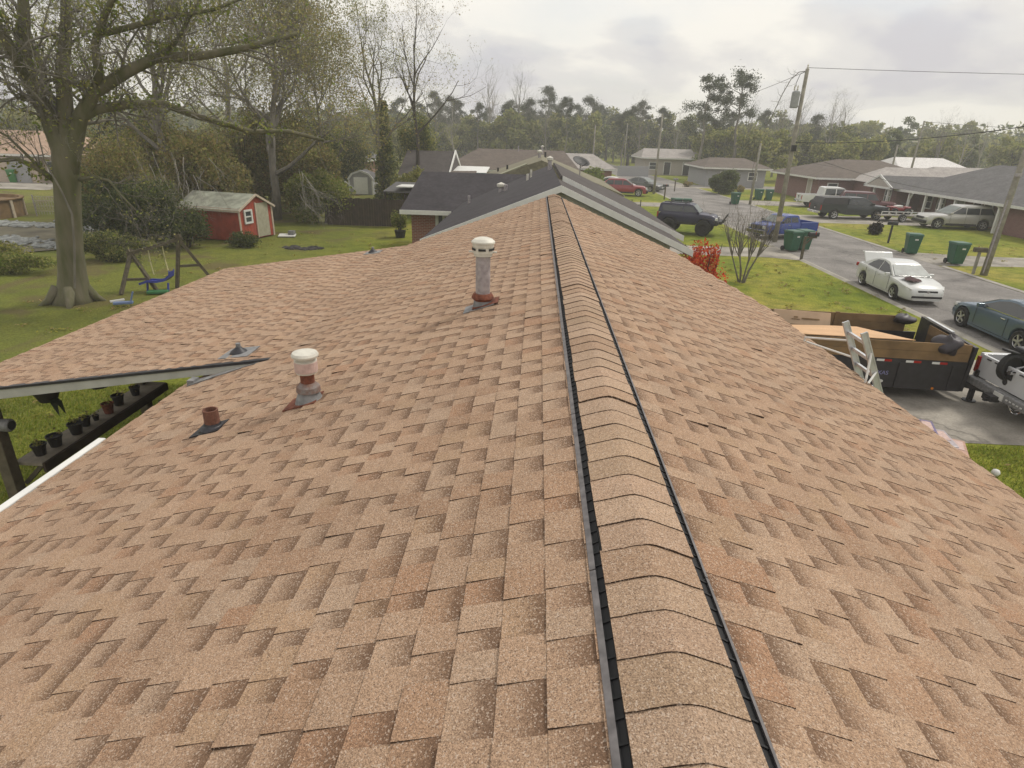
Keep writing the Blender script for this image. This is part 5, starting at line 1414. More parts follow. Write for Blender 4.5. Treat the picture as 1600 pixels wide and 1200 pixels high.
# red and white reflector tape along the top rail
for xx in (0.45, 1.07, 1.62):
    MB().bb(xx - 0.16, xx + 0.0, y0 - 0.026, y0 - 0.0205, 0.875, 0.925).build('reflector_tape', M['white_trim'], dt)
    MB().bb(xx + 0.002, xx + 0.16, y0 - 0.026, y0 - 0.0205, 0.875, 0.925).build('reflector_tape', M['lamp_red'], dt)
for xx in (-1.2, -0.1, 0.78, 1.9): MB().bb(xx, xx + 0.06, y0 - 0.05, y0 - 0.021, 0.27, 0.86).build('side_post', M['black_steel'], dt)
# faded maker's plate lettering on the steel side
def text(s, size, loc, rot, m, parent, name, ext=0.002, sx=1.0):
    c = bpy.data.curves.new(name, 'FONT'); c.body = s; c.size = size; c.extrude = ext; c.align_x = 'CENTER'; c.align_y = 'CENTER'
    o = bpy.data.objects.new(name, c); COL.objects.link(o); c.materials.append(m)
    o.parent = parent; o.location = loc; o.rotation_euler = rot; o.scale = (sx, 1, 1)
    me = bpy.data.meshes.new_from_object(o.evaluated_get(bpy.context.evaluated_depsgraph_get()))
    q = link(name, me, m, parent, 0, loc); q.rotation_euler = rot; q.scale = (sx, 1, 1)
    bpy.data.objects.remove(o)
    return q
text('TEXAS', 0.13, (0.42, y0 - 0.0235, 0.60), (PI / 2, 0, 0), mat('faded_blue_letters', (0.22, 0.22, 0.42), 0.6), dt, 'side_lettering', sx=1.0)
em = MB(); em.lathe([(0.085, 0), (0.085, -0.004), (0.001, -0.004)], (0.46, y0 - 0.0205, 0.40), 18, 'Y', Matrix.Diagonal((1, 1, 0.5)))
em.build('side_emblem', M['lamp_clear'], dt)
for xx in (-0.75, -1.55):
    for sg in (-1, 1): wheel(dt, xx, sg * (TW / 2 - 0.16), 0.33, 0.2, sg)
tn = MB()
tn.beam((x1 + 0.3, -0.75, 0.36), (x1 + 1.05, -1.72, 0.42), 0.09, 0.13); tn.beam((x1 + 0.3, 0.4, 0.36), (x1 + 1.05, -1.72, 0.42), 0.09, 0.13)
tn.build('tongue', M['black_steel'], dt)
MB().box((x1 + 0.78, -1.40, 0.44), (0.34, 0.03, 0.05), rad(-52)).build('tongue_tape', M['lamp_red'], dt)
MB().box((x1 + 0.68, -1.30, 0.44), (0.10, 0.035, 0.052), rad(-52)).build('tongue_tape', M['white_trim'], dt)
jk = MB(); jk.beam((x1 + 0.62, -1.02, 0.03), (x1 + 0.62, -1.02, 0.75), 0.09); jk.lathe([(0.14, 0), (0.14, 0.03), (0.001, 0.03)], (x1 + 0.62, -1.02, 0), 12)
jk.build('jack_stand', M['black_steel'], dt)
MB().lathe([(0.03, 0), (0.03, -0.012), (0.001, -0.012)], (1.62, y0 - 0.021, 0.30), 10, 'Y').build('side_lamp', M['lamp_amber'], dt)
cb_ = MB()
for k in range(3):
    pts = [(x1 + 0.9 + 0.35 * i / 8, -1.55 - 0.06 * k - 0.3 * i / 8, 0.42 - 0.25 * math.sin(PI * i / 8) * (1 + 0.2 * k)) for i in range(9)]
    cb_.tube(pts, 0.012, 5)
cb_.build('safety_chain', M['chrome'], dt)

# the load in the trailer
pl = MB(); pl.slab([(-1.9, -1.12, 1.39), (1.02, -1.10, 1.385), (0.90, -0.95, 1.37), (0.42, 0.42, 1.20), (-0.2, 0.35, 1.21), (-1.9, 0.05, 1.24)], 0.02)
o = recalc(pl.build('plywood_sheet', M['ply_new'])); o.location = (7.55, 14.15, 0); o.rotation_euler = (0, 0, rad(-4))
tag(o, 'pale new plywood sheet lying across the dump trailer', 'plywood sheet')
cbx = thing('cardboard_box', 'open flat cardboard carton with printed end leaning in the trailer', 'cardboard box', (6.75, 15.02, 1.10), rad(-10))
MB().box((0.1, 0.05, 0.12), (1.35, 0.10, 0.36), 0, rad(-28)).build('carton', M['cardboard'], cbx, bevel=0.01)
pr = MB(); pr.box((-0.05, -0.015, 0.16), (0.10, 0.006, 0.03), 0, rad(-28)); pr.box((0.3, -0.025, 0.135), (0.42, 0.006, 0.035), 0, rad(-28)); pr.box((-0.05, -0.03, 0.11), (0.2, 0.006, 0.02), 0, rad(-28))
pr.build('print', M['wood_side'], cbx)
def blob(seed, sx, sy, sz, amp=0.22, n=18, m=12):
    """lumpy folded bundle"""
    rr = random.Random(seed); ph = [(rr.uniform(1, 4), rr.uniform(0, 6), rr.uniform(1, 4), rr.uniform(0, 6)) for _ in range(7)]
    mb = MB(); vs = []
    for i in range(m + 1):
        th_ = PI * i / m
        for k in range(n):
            a = 2 * PI * k / n
            q = 1 + amp * sum(math.sin(p[0] * a + p[1]) * math.sin(p[2] * th_ + p[3]) for p in ph) / 2.2
            vs.append((sx * q * math.sin(th_) * math.cos(a), sy * q * math.sin(th_) * math.sin(a), sz * q * -math.cos(th_)))
    mb.add(vs, [(i * n + k, i * n + (k + 1) % n, (i + 1) * n + (k + 1) % n, (i + 1) * n + k) for i in range(m) for k in range(n)])
    return mb
TARP = mat('black_tarp', (0.030, 0.024, 0.030), 0.5, 0.4, 6)
o = blob(3, 0.30, 0.26, 0.22).build('rolled_tarp', TARP, loc=(9.22, 13.02, 1.28), smooth=True)
tag(o, 'bunched black tarp draped over the near front corner of the dump trailer', 'tarp')
o = blob(8, 0.26, 0.22, 0.12).build('rolled_tarp', TARP, loc=(9.42, 15.05, 1.30), smooth=True)
tag(o, 'bunched black tarp at the far front corner of the dump trailer', 'tarp')
bk = thing('scrap_bundle', 'grey scrap lump behind the plywood sheet in the trailer', 'scrap', (8.35, 13.9, 0.60))
MB().lathe([(0.22, 0), (0.26, 0.12), (0.22, 0.3), (0.1, 0.40), (0.001, 0.42)], (0, 0, 0), 10, M=Matrix.Diagonal((1.2, 0.8, 1))).build('lump', M['lead'], bk)
MB().lathe([(0.10, 0), (0.12, 0.1), (0.08, 0.18), (0.001, 0.2)], (0.25, -0.05, 0.02), 8).build('lump', M['wood_side'], bk)

# white pickup pulling it, with a motorcycle in its bed
wt = pickup('white pickup hitched to the dump trailer at the drive', (12.78, 12.15, 0), 0.0, paint('worn_white_paint', (0.58, 0.59, 0.60), 0.4), 5.5, 1.95, 1.8, 0.39, True, tail_extra=True)
rvt = MB()
for k in range(6): rvt.bb(-2.765, -2.742, -0.66 + k * 0.24, -0.54 + k * 0.24, 1.055, 1.075)
rvt.build('tailgate_slot', M['black'], wt)
led = MB()
for k in range(5): led.bb(-2.885, -2.872, -0.78 + k * 0.10, -0.73 + k * 0.10, 0.50, 0.53)
led.build('marker_lamp', M['lamp_clear'], wt)
hbar = MB(); hbar.bb(-3.05, -2.85, -0.16, 0.10, 0.38, 0.50); hbar.beam((-3.1, -0.05, 0.40), (-2.8, -0.05, 0.40), 0.07); hbar.build('hitch_bar', M['black_steel'], wt)
mc = thing('motorcycle', 'black motorcycle with chrome engine standing in the white pickup bed', 'motorcycle', (10.85, 12.35, 0.78), rad(8))
for x in (-0.72, 0.72): 
    wheel(mc, x, 0.0, 0.31, 0.13, 1, 0.72, 9, M['chrome'])
f_ = MB(); f_.tube([(-0.72, 0.1, 0.31), (-0.2, 0.1, 0.42), (0.35, 0, 0.62), (0.55, 0, 0.8)], 0.03, 6); f_.tube([(-0.72, -0.1, 0.31), (-0.2, -0.1, 0.42), (0.35, 0, 0.62)], 0.03, 6)
f_.tube([(0.72, 0.1, 0.31), (0.50, 0.1, 0.92)], 0.028, 6); f_.tube([(0.72, -0.1, 0.31), (0.50, -0.1, 0.92)], 0.028, 6); f_.build('frame', M['chrome'], mc)
MB().lathe([(0.001, -0.3), (0.12, -0.2), (0.15, 0), (0.12, 0.2), (0.001, 0.28)], (0.18, 0, 0.72), 14, 'X').build('fuel_tank', M['black'], mc, smooth=True)
MB().box((-0.35, 0, 0.68), (0.66, 0.26, 0.12)).build('seat', M['rubber'], mc, bevel=0.04)
en = MB(); en.box((0.05, 0, 0.36), (0.34, 0.26, 0.26)); en.lathe([(0.09, 0), (0.10, 0.2), (0.06, 0.24)], (0.15, 0, 0.42), 10); en.lathe([(0.09, 0), (0.10, 0.2), (0.06, 0.24)], (-0.05, 0, 0.42), 10); en.build('engine', M['chrome'], mc, bevel=0.02)
ex_ = MB(); ex_.tube([(0.15, -0.16, 0.42), (0.2, -0.2, 0.24), (-0.3, -0.2, 0.22), (-0.95, -0.2, 0.26)], 0.045, 8); ex_.build('exhaust', M['chrome'], mc)
hb2 = MB(); hb2.tube([(0.42, -0.38, 0.98), (0.5, -0.2, 1.0), (0.52, 0, 0.94), (0.5, 0.2, 1.0), (0.42, 0.38, 0.98)], 0.02, 6); hb2.build('handlebar', M['chrome'], mc)
MB().lathe([(0.09, 0), (0.1, 0.05), (0.001, 0.10)], (0.62, 0, 0.86), 12, 'X').build('headlamp', M['lamp_clear'], mc)
MB().box((-0.78, 0, 0.64), (0.5, 0.16, 0.05), 0, 0, 0.25).build('rear_mudguard', M['black'], mc, bevel=0.02)

# aluminium ladder leaning on the eave, its standoff arms resting on the shingles
ld = thing('ladder', 'aluminium extension ladder with standoff arms leaning on the roof edge', 'ladder', (0, 0, 0))
ra0, ra1 = Vector((4.03, 7.00, 2.72)), Vector((3.73, 7.04, 3.37))
rb0, rb1 = Vector((4.03, 6.55, 2.72)), Vector((3.73, 6.60, 3.37))
dl = (ra1 - ra0) / (ra1 - ra0).z
for a, b in ((ra0, ra1), (rb0, rb1)):
    lo = a - dl * (a.z - 0.0)
    web = MB().beam(lo, b, 0.022, 0.055, (1, 0, 0.4))
    web.beam(lo + Vector((0.028, 0, 0.011)), b + Vector((0.028, 0, 0.011)), 0.036, 0.012, (1, 0, 0.4))
    web.beam(lo - Vector((0.028, 0, 0.011)), b - Vector((0.028, 0, 0.011)), 0.036, 0.012, (1, 0, 0.4))
    web.build('rail', M['aluminium'], ld)
k = 0
zz = 0.2
while zz < 3.36:
    pa, pb = ra0 + dl * (zz - ra0.z), rb0 + dl * (zz - rb0.z)
    MB().beam(pa, pb, 0.034).build('rung', M['aluminium'], ld)
    zz += 0.19
so = MB()
def roofp(x, y, up=0.02): return Vector((x, y, HZ - MR_ * (x - RX) + up))
for base, tip in ((ra0, roofp(3.62, 7.72)), (rb0, roofp(3.80, 6.45))):
    q1, q2 = base + dl * 0.42, base + dl * 0.20
    so.tube([q1 + Vector((0.02, 0, 0)), tip + Vector((0, 0, 0.05)), tip], 0.013, 6); so.tube([q2 + Vector((0.02, 0, 0)), tip + Vector((0.02, -0.03, 0.0))], 0.013, 6)
so.build('standoff_arm', M['white_trim'], ld)
# wrapped shingle packs on the ground by the drive
pk = [('purple printed shingle pack lying at the drive edge by the wall', (8.05, 10.95, 0.13), 1.2, (0.16, 0.13, 0.24)), ('pale printed shingle pack between the purple and orange ones', (8.12, 10.55, 0.12), 1.35, (0.36, 0.32, 0.34)), ('orange and white shingle pack at the grass corner of the drive', (8.2, 10.22, 0.10), 1.1, (0.42, 0.25, 0.18))]
for lb_, p_, a_, c_ in pk:
    t = thing('shingle_pack', lb_, 'shingle pack', (p_[0] - 0.12, p_[1] + 0.05, 0), a_); t.scale = (0.8, 0.8, 0.8)
    MB().box((0, 0, p_[2]), (0.95, 0.34, p_[2] * 2 - 0.02)).build('wrapper', mat('pack_wrapper', c_, 0.4, 0.25, 7), t, bevel=0.03)
    b_ = MB(); b_.box((0.1, 0, p_[2] * 2 - 0.006), (0.5, 0.2, 0.012)); b_.build('printed_band', M['cap_pink'], t)
# ---------------------------------------------------------------- trees and plants
def leaf_mesh(name, P, size, cols, rng, flat=0.0, aspect=0.55):
    """diamond leaves at the points P (n,3); flat pulls the leaf normals up"""
    P = np.asarray(P, float); n = len(P)
    nrm = rng.normal(size=(n, 3)); nrm[:, 2] += flat * 2
    nrm /= np.linalg.norm(nrm, axis=1, keepdims=True)
    a = np.cross(nrm, rng.normal(size=(n, 3))); a /= np.linalg.norm(a, axis=1, keepdims=True) + 1e-9
    b = np.cross(nrm, a)
    s = (size * rng.uniform(0.6, 1.35, n))[:, None]
    v = np.stack([P - a * s, P + b * s * aspect, P + a * s, P - b * s * aspect], 1).reshape(-1, 3)
    me = bpy.data.meshes.new(name)
    me.vertices.add(4 * n); me.vertices.foreach_set('co', v.astype(np.float32).ravel())
    me.loops.add(4 * n); me.loops.foreach_set('vertex_index', np.arange(4 * n, dtype=np.int32))
    me.polygons.add(n); me.polygons.foreach_set('loop_start', np.arange(0, 4 * n, 4, dtype=np.int32)); me.polygons.foreach_set('loop_total', np.full(n, 4, np.int32))
    cs = np.asarray(cols, float)
    c = cs[rng.integers(0, len(cs), n)] * rng.uniform(0.7, 1.3, n)[:, None]
    c = np.concatenate([c, np.ones((n, 1))], 1)
    at = me.color_attributes.new('Col', 'FLOAT_COLOR', 'CORNER')
    at.data.foreach_set('color', np.repeat(c, 4, 0).astype(np.float32).ravel())
    me.update(); me.validate()
    return me
def rotv(d, ang, rng):
    ax = d.cross(Vector((rng.gauss(0, 1), rng.gauss(0, 1), rng.gauss(0, 1))))
    if ax.length < 1e-5: ax = Vector((1, 0, 0))
    return Matrix.Rotation(ang, 3, ax.normalized()) @ d
def grow(mb, p, d, L, r, lvl, cfg, rng, tips, up=0.10, wander=0.22):
    """a limb with its side shoots; cfg = list of shoot counts per level; tips collects outer points"""
    ns = 5 if lvl < 2 else 3
    pts = [Vector(p)]; d = d.normalized()
    for i in range(ns):
        d = (d + Vector((rng.gauss(0, wander), rng.gauss(0, wander), rng.gauss(0, wander) + up))).normalized()
        pts.append(pts[-1] + d * (L / ns))
    rs = [r * (1 - 0.72 * i / ns) for i in range(ns + 1)]
    mb.tube(pts, rs, 6 if r > 0.06 else (4 if r > 0.02 else 3), cap=False)
    if lvl >= len(cfg):
        tips.extend(pts[1:]); return
    if lvl >= len(cfg) - 1: tips.extend(pts[2:])
    for k in range(cfg[lvl]):
        t = rng.uniform(0.25, 1.0) * ns; i = min(int(t), ns - 1); u = t - i
        q = pts[i].lerp(pts[i + 1], u); rr = rs[i] * (1 - u) + rs[i + 1] * u
        cd = rotv((pts[i + 1] - pts[i]).normalized(), rng.uniform(0.45, 1.15), rng)
        grow(mb, q, cd, L * rng.uniform(0.42, 0.68), max(rr * rng.uniform(0.45, 0.7), 0.004), lvl + 1, cfg, rng, tips, up, wander)
def scatter(tips, n, sig, rng):
    T = np.asarray([tuple(t) for t in tips], float)
    return T[rng.integers(0, len(T), n)] + rng.normal(size=(n, 3)) * sig
G_OLIVE = [(0.24, 0.25, 0.075), (0.30, 0.29, 0.095), (0.18, 0.205, 0.06), (0.33, 0.31, 0.11)]
G_DEEP = [(0.085, 0.115, 0.036), (0.115, 0.145, 0.046), (0.065, 0.09, 0.03), (0.15, 0.165, 0.055)]
G_BRIGHT = [(0.17, 0.22, 0.035), (0.21, 0.24, 0.045), (0.13, 0.18, 0.03)]
G_BROWN = [(0.31, 0.25, 0.10), (0.36, 0.27, 0.11), (0.24, 0.20, 0.08), (0.27, 0.25, 0.09)]
G_PINE = [(0.075, 0.09, 0.05), (0.095, 0.11, 0.06), (0.06, 0.072, 0.04)]
G_YEL = [(0.30, 0.28, 0.05), (0.25, 0.25, 0.045), (0.17, 0.19, 0.04)]

def tree(name, label, loc, H, r, seed, bark='bark_grey', limbs=7, cfg=(5, 5, 4), first=0.35, spread=0.9, leaf=None, lean=(0, 0), group=None, limb_len=0.5, up=0.10, wander=0.2, cat='tree'):
    rng = random.Random(seed); nr = np.random.default_rng(seed)
    t = thing(name, label, cat, loc, 0, group)
    tr = MB(); pts = []; n = 7
    x = y = 0.0
    for i in range(n + 1):
        f = i / n
        pts.append(Vector((lean[0] * f * H + x, lean[1] * f * H + y, f * H * 0.92 - (0.1 if i == 0 else 0))))
        x += rng.gauss(0, 0.015 * H); y += rng.gauss(0, 0.015 * H)
    tr.tube(pts, [r * 1.35] + [r * (1 - 0.82 * i / n) for i in range(1, n + 1)], 9)
    tr.build('trunk', M[bark], t, smooth=True)
    tw = MB(); tips = []
    for k in range(limbs):
        f = first + (1 - first) * (k + 0.5) / limbs
        i = min(int(f * n), n - 1); q = pts[i].lerp(pts[i + 1], f * n - i)
        a = k * 2.4 + rng.uniform(-0.5, 0.5)
        el = spread * (1 - 0.55 * f)
        d = Vector((math.cos(a) * math.sin(el), math.sin(a) * math.sin(el), math.cos(el)))
        grow(tw, q, d, H * limb_len * (1.15 - 0.6 * f), r * (1 - 0.75 * f) * 0.6, 0, list(cfg), rng, tips, up, wander)
    tw.build('branches', M[bark], t, smooth=False)
    if leaf:
        P = scatter(tips, leaf['n'], leaf.get('sig', 0.3), nr)
        P[:, 2] = np.maximum(P[:, 2], leaf.get('zmin', 0.3))
        link('crown', leaf_mesh('crown', P, leaf['size'], leaf['cols'], nr, leaf.get('flat', 0)), M['leaf'], t)
    return t
def shrub(name, label, loc, rx, ry, h, n, size, cols, seed, stems=6, group=None, zc=0.5, cat='shrub', hollow=0.35, lumps=9):
    rng = random.Random(seed); nr = np.random.default_rng(seed)
    t = thing(name, label, cat, loc, 0, group)
    # lumpy outline: leaves gather in clumps of uneven size on and inside an ellipsoid
    C = []; R_ = []
    for k in range(lumps * 3):
        u = nr.normal(size=3); u /= np.linalg.norm(u)
        u[2] *= 0.98
        rad_ = nr.uniform(hollow, 0.85)
        C.append((u[0] * rx * rad_, u[1] * ry * rad_, h * zc + u[2] * h * (1 - zc) * rad_)); R_.append(nr.uniform(0.16, 0.34))
    C = np.array(C); R_ = np.array(R_)
    idx = nr.integers(0, len(C), n)
    g_ = nr.normal(size=(n, 3)); g_ /= np.linalg.norm(g_, axis=1, keepdims=True); g_ *= (nr.random((n, 1)) ** 0.45)
    P = C[idx] + g_ * R_[idx][:, None] * np.array([rx * 1.5, ry * 1.5, h * 0.9])
    P = P[(P[:, 2] > 0.03)]
    link('foliage', leaf_mesh('foliage', P, size, cols, nr), M['leaf'], t)
    st = MB()
    if not stems: return t
    for k in range(stems):
        a = rng.uniform(0, 6.28); q = Vector((math.cos(a) * rx * 0.15, math.sin(a) * ry * 0.15, -0.05))
        e = Vector((math.cos(a) * rx * 0.6, math.sin(a) * ry * 0.6, h * rng.uniform(0.6, 0.95)))
        st.tube([q, q.lerp(e, 0.5) + Vector((rng.gauss(0, .1), rng.gauss(0, .1), h * 0.1)), e], [0.04, 0.025, 0.008], 4)
    st.build('stem', M['bark_dark'], t)
    return t

# the big mossy tree at the left, limbs set out by hand in the plane it stands in, with depth added
rb = random.Random(21)
bt = thing('oak_tree', 'big mossy oak with spreading crooked limbs beside the swing set', 'tree', (0, 0, 0))
TY = 18.3
def tp3(pts): return [Vector((x, TY + dy, z)) for x, z, dy in pts]
trunk = MB()
tk = tp3([(-14.72, -0.15, 0), (-14.66, 0.25, 0), (-14.55, 0.9, 0), (-14.42, 1.7, 0), (-14.22, 2.7, 0), (-14.02, 3.6, 0), (-13.88, 4.4, 0), (-13.84, 5.0, 0)])
trunk.tube(tk, [0.66, 0.48, 0.385, 0.35, 0.34, 0.345, 0.33, 0.22], 18)
for a in (0.3, 1.5, 2.7, 3.9, 5.2):
    trunk.tube([Vector((-14.7 + math.cos(a) * 0.36, TY + math.sin(a) * 0.36, 0.5)), Vector((-14.72 + math.cos(a) * 0.66, TY + math.sin(a) * 0.66, 0.10)), Vector((-14.75 + math.cos(a) * 0.95, TY + math.sin(a) * 0.95, -0.08))], [0.17, 0.12, 0.05], 7)
trunk.build('trunk', M['bark'], bt, smooth=True)
LIMBS = [
    ([(-13.95, 4.5, 0), (-14.02, 5.5, -.1), (-14.18, 6.2, -.2), (-14.2, 7.1, -.2), (-14.0, 7.9, -.1), (-13.9, 8.8, 0), (-13.9, 10.0, .2)], 0.34),
    ([(-14.18, 6.3, -.2), (-14.35, 7.3, -.5), (-14.6, 8.2, -.8), (-15.0, 9.4, -1.2)], 0.21),
    ([(-13.72, 4.6, 0), (-13.62, 5.6, .1), (-13.46, 6.8, .2), (-13.22, 7.6, .3), (-13.0, 8.5, .3), (-12.8, 10.0, .5)], 0.33),
    ([(-13.6, 4.5, 0), (-13.2, 5.5, .1), (-12.6, 6.15, .1), (-11.7, 6.65, .2), (-10.9, 7.05, .4), (-9.6, 7.2, .8), (-8.6, 7.45, 1.2), (-7.2, 7.9, 1.6)], 0.29),
    ([(-12.55, 6.2, .1), (-12.25, 6.7, -.1), (-12.06, 7.3, -.3), (-11.5, 7.95, -.5), (-10.9, 8.5, -.7), (-10.2, 9.6, -1)], 0.17),
    ([(-11.9, 7.5, -.35), (-11.2, 7.75, 0), (-10.3, 8.05, .3), (-9.2, 8.3, .7), (-8.0, 8.8, 1)], 0.11),
    ([(-13.3, 5.4, 0), (-12.8, 5.7, .3), (-12.2, 5.82, .5), (-11.1, 5.9, .8), (-10.4, 5.6, 1.2), (-9.0, 5.2, 1.8), (-8.0, 5.25, 2.2), (-7.0, 5.0, 2.6)], 0.19),
    ([(-10.9, 7.0, .4), (-10.2, 7.6, .6), (-9.8, 8.3, .8), (-9.0, 9.2, 1)], 0.10),
    ([(-14.15, 3.55, 0), (-14.6, 4.02, -.2), (-15.1, 4.3, -.3), (-15.9, 4.2, -.5), (-17.2, 4.5, -.8)], 0.12),
    ([(-14.5, 4.0, -.2), (-15.2, 4.9, -.3), (-16.0, 5.4, -.5)], 0.06),
    ([(-13.6, 3.75, 0), (-13.0, 3.85, -.2), (-12.5, 3.78, -.3), (-12.1, 3.4, -.5), (-11.6, 2.9, -.6)], 0.075),
    ([(-13.9, 5.0, 0), (-14.6, 6.2, .5), (-15.6, 7.2, 1.1), (-17.0, 8.3, 1.6)], 0.2),
]
tw = MB(); tips = []
for li, (pts, r) in enumerate(LIMBS):
    P3 = tp3(([(-14.03, 3.5, 0)] if li in (0, 2, 3) else []) + pts); n = len(P3)
    rs = [r * 0.82 * (1 - 0.68 * i / (n - 1)) for i in range(n)]
    lm = MB(); lm.tube(P3, rs, 9); lm.build('limb', M['bark'], bt, smooth=True)
    ln = sum((b - a).length for a, b in zip(P3, P3[1:]))
    for k in range(int(4 + ln * 1.9)):
        t = rb.uniform(0.2, 1.0) * (n - 1); i = min(int(t), n - 2)
        q = P3[i].lerp(P3[i + 1], t - i)
        d = rotv((P3[i + 1] - P3[i]).normalized(), rb.uniform(0.4, 1.2), rb)
        grow(tw, q, d, rb.uniform(0.9, 2.1), max(0.012, rs[i] * 0.28), 0, [5, 4, 3], rb, tips, 0.04, 0.28)
tag(tw.build('twigs', M['bark_grey'], bt), kind='stuff')
nr = np.random.default_rng(7)
link('crown', leaf_mesh('crown', scatter(tips, 6500, 0.10, nr), 0.045, G_OLIVE + G_BRIGHT[:1], nr), M['leaf'], bt)
fern_p = []
for pts, r in LIMBS[:9]:
    P3 = tp3(pts)
    for k in range(5):
        i = rb.randrange(len(P3) - 1); c = P3[i].lerp(P3[i + 1], rb.random()) + Vector((0, 0, r * 0.5))
        for j in range(80): fern_p.append((c.x + rb.gauss(0, 0.34), c.y + rb.gauss(0, 0.25), c.z + rb.gauss(0, 0.13)))
link('fern_clumps', leaf_mesh('fern', np.array(fern_p), 0.06, G_OLIVE + G_BRIGHT, nr), M['leaf'], bt)
# grey vine climbing the trunk
MB().tube(tp3([(-14.1, 0.6, -.62), (-13.85, 1.8, -.55), (-13.72, 2.8, -.48), (-13.85, 3.5, -.52), (-14.1, 4.3, -.55), (-14.2, 5.2, -.4)]), [0.03, 0.03, 0.028, 0.025, 0.02, 0.012], 6).build('vine', M['bark_grey'], bt)

# vine-hung trees and thicket behind the shed
tree('vine_tree', 'leaning vine covered tree with tangled bare twigs behind the red shed', (-16.4, 38.5, 0), 12.5, 0.28, 31, 'bark_grey', 12, (7, 6, 5, 2), 0.2, 1.1, dict(n=34000, size=0.055, cols=G_OLIVE + G_BROWN, sig=0.22), (0.06, 0.0))
tree('bare_tree', 'tall twiggy bare tree filling the sky left of the vine tree', (-20.5, 34, 0), 14, 0.25, 32, 'bark_grey', 12, (7, 6, 5, 2), 0.2, 1.0, dict(n=20000, size=0.05, cols=G_OLIVE, sig=0.2), (0.03, 0.0))
tree('bare_tree', 'bare tree with ivy wrapped trunk standing behind the board fence', (-12.0, 50, 0), 12.2, 0.24, 33, 'bark_grey', 9, (5, 5, 3), 0.30, 0.9, dict(n=6000, size=0.055, cols=G_OLIVE, sig=0.2))
iv = np.random.default_rng(34)
o = thing('ivy_column', 'dark ivy clothing the lower trunk behind the board fence', 'ivy', (-12.0, 50, 0))
zz_ = iv.uniform(0, 7.5, 5200); aa = iv.uniform(0, 6.28, 5200); rr_ = iv.uniform(0.25, 0.95, 5200) * (1.15 - zz_ / 9)
link('foliage', leaf_mesh('ivy', np.stack([np.cos(aa) * rr_, np.sin(aa) * rr_, zz_], 1), 0.13, G_DEEP + G_OLIVE, iv), M['leaf'], o)
tree('bare_tree', 'dark forked bare tree left of the tall roof line pines', (-9.6, 52, 0), 12.5, 0.22, 35, 'bark_dark', 8, (5, 4, 3), 0.42, 0.85, dict(n=2500, size=0.05, cols=G_BROWN, sig=0.2), (0.05, 0))
tree('bare_tree', 'wispy bare tree behind the vine tree with pale bark', (-23, 47, 0), 14, 0.22, 36, 'bark_pale', 11, (7, 6, 4), 0.2, 1.0, dict(n=14000, size=0.07, cols=G_OLIVE, sig=0.3))
tree('bare_tree', 'spreading bare tree at the far left edge beyond the ditch', (-31, 42, 0), 14, 0.3, 37, 'bark_dark', 10, (6, 5, 4), 0.2, 1.1, dict(n=16000, size=0.07, cols=G_OLIVE, sig=0.3))
tree('bare_tree', 'slender bare tree between the vine tree and the barn shed', (-14.6, 44, 0), 10.5, 0.16, 38, 'bark_grey', 11, (7, 6, 4), 0.25, 1.1, dict(n=22000, size=0.06, cols=G_BROWN + G_OLIVE, sig=0.3))
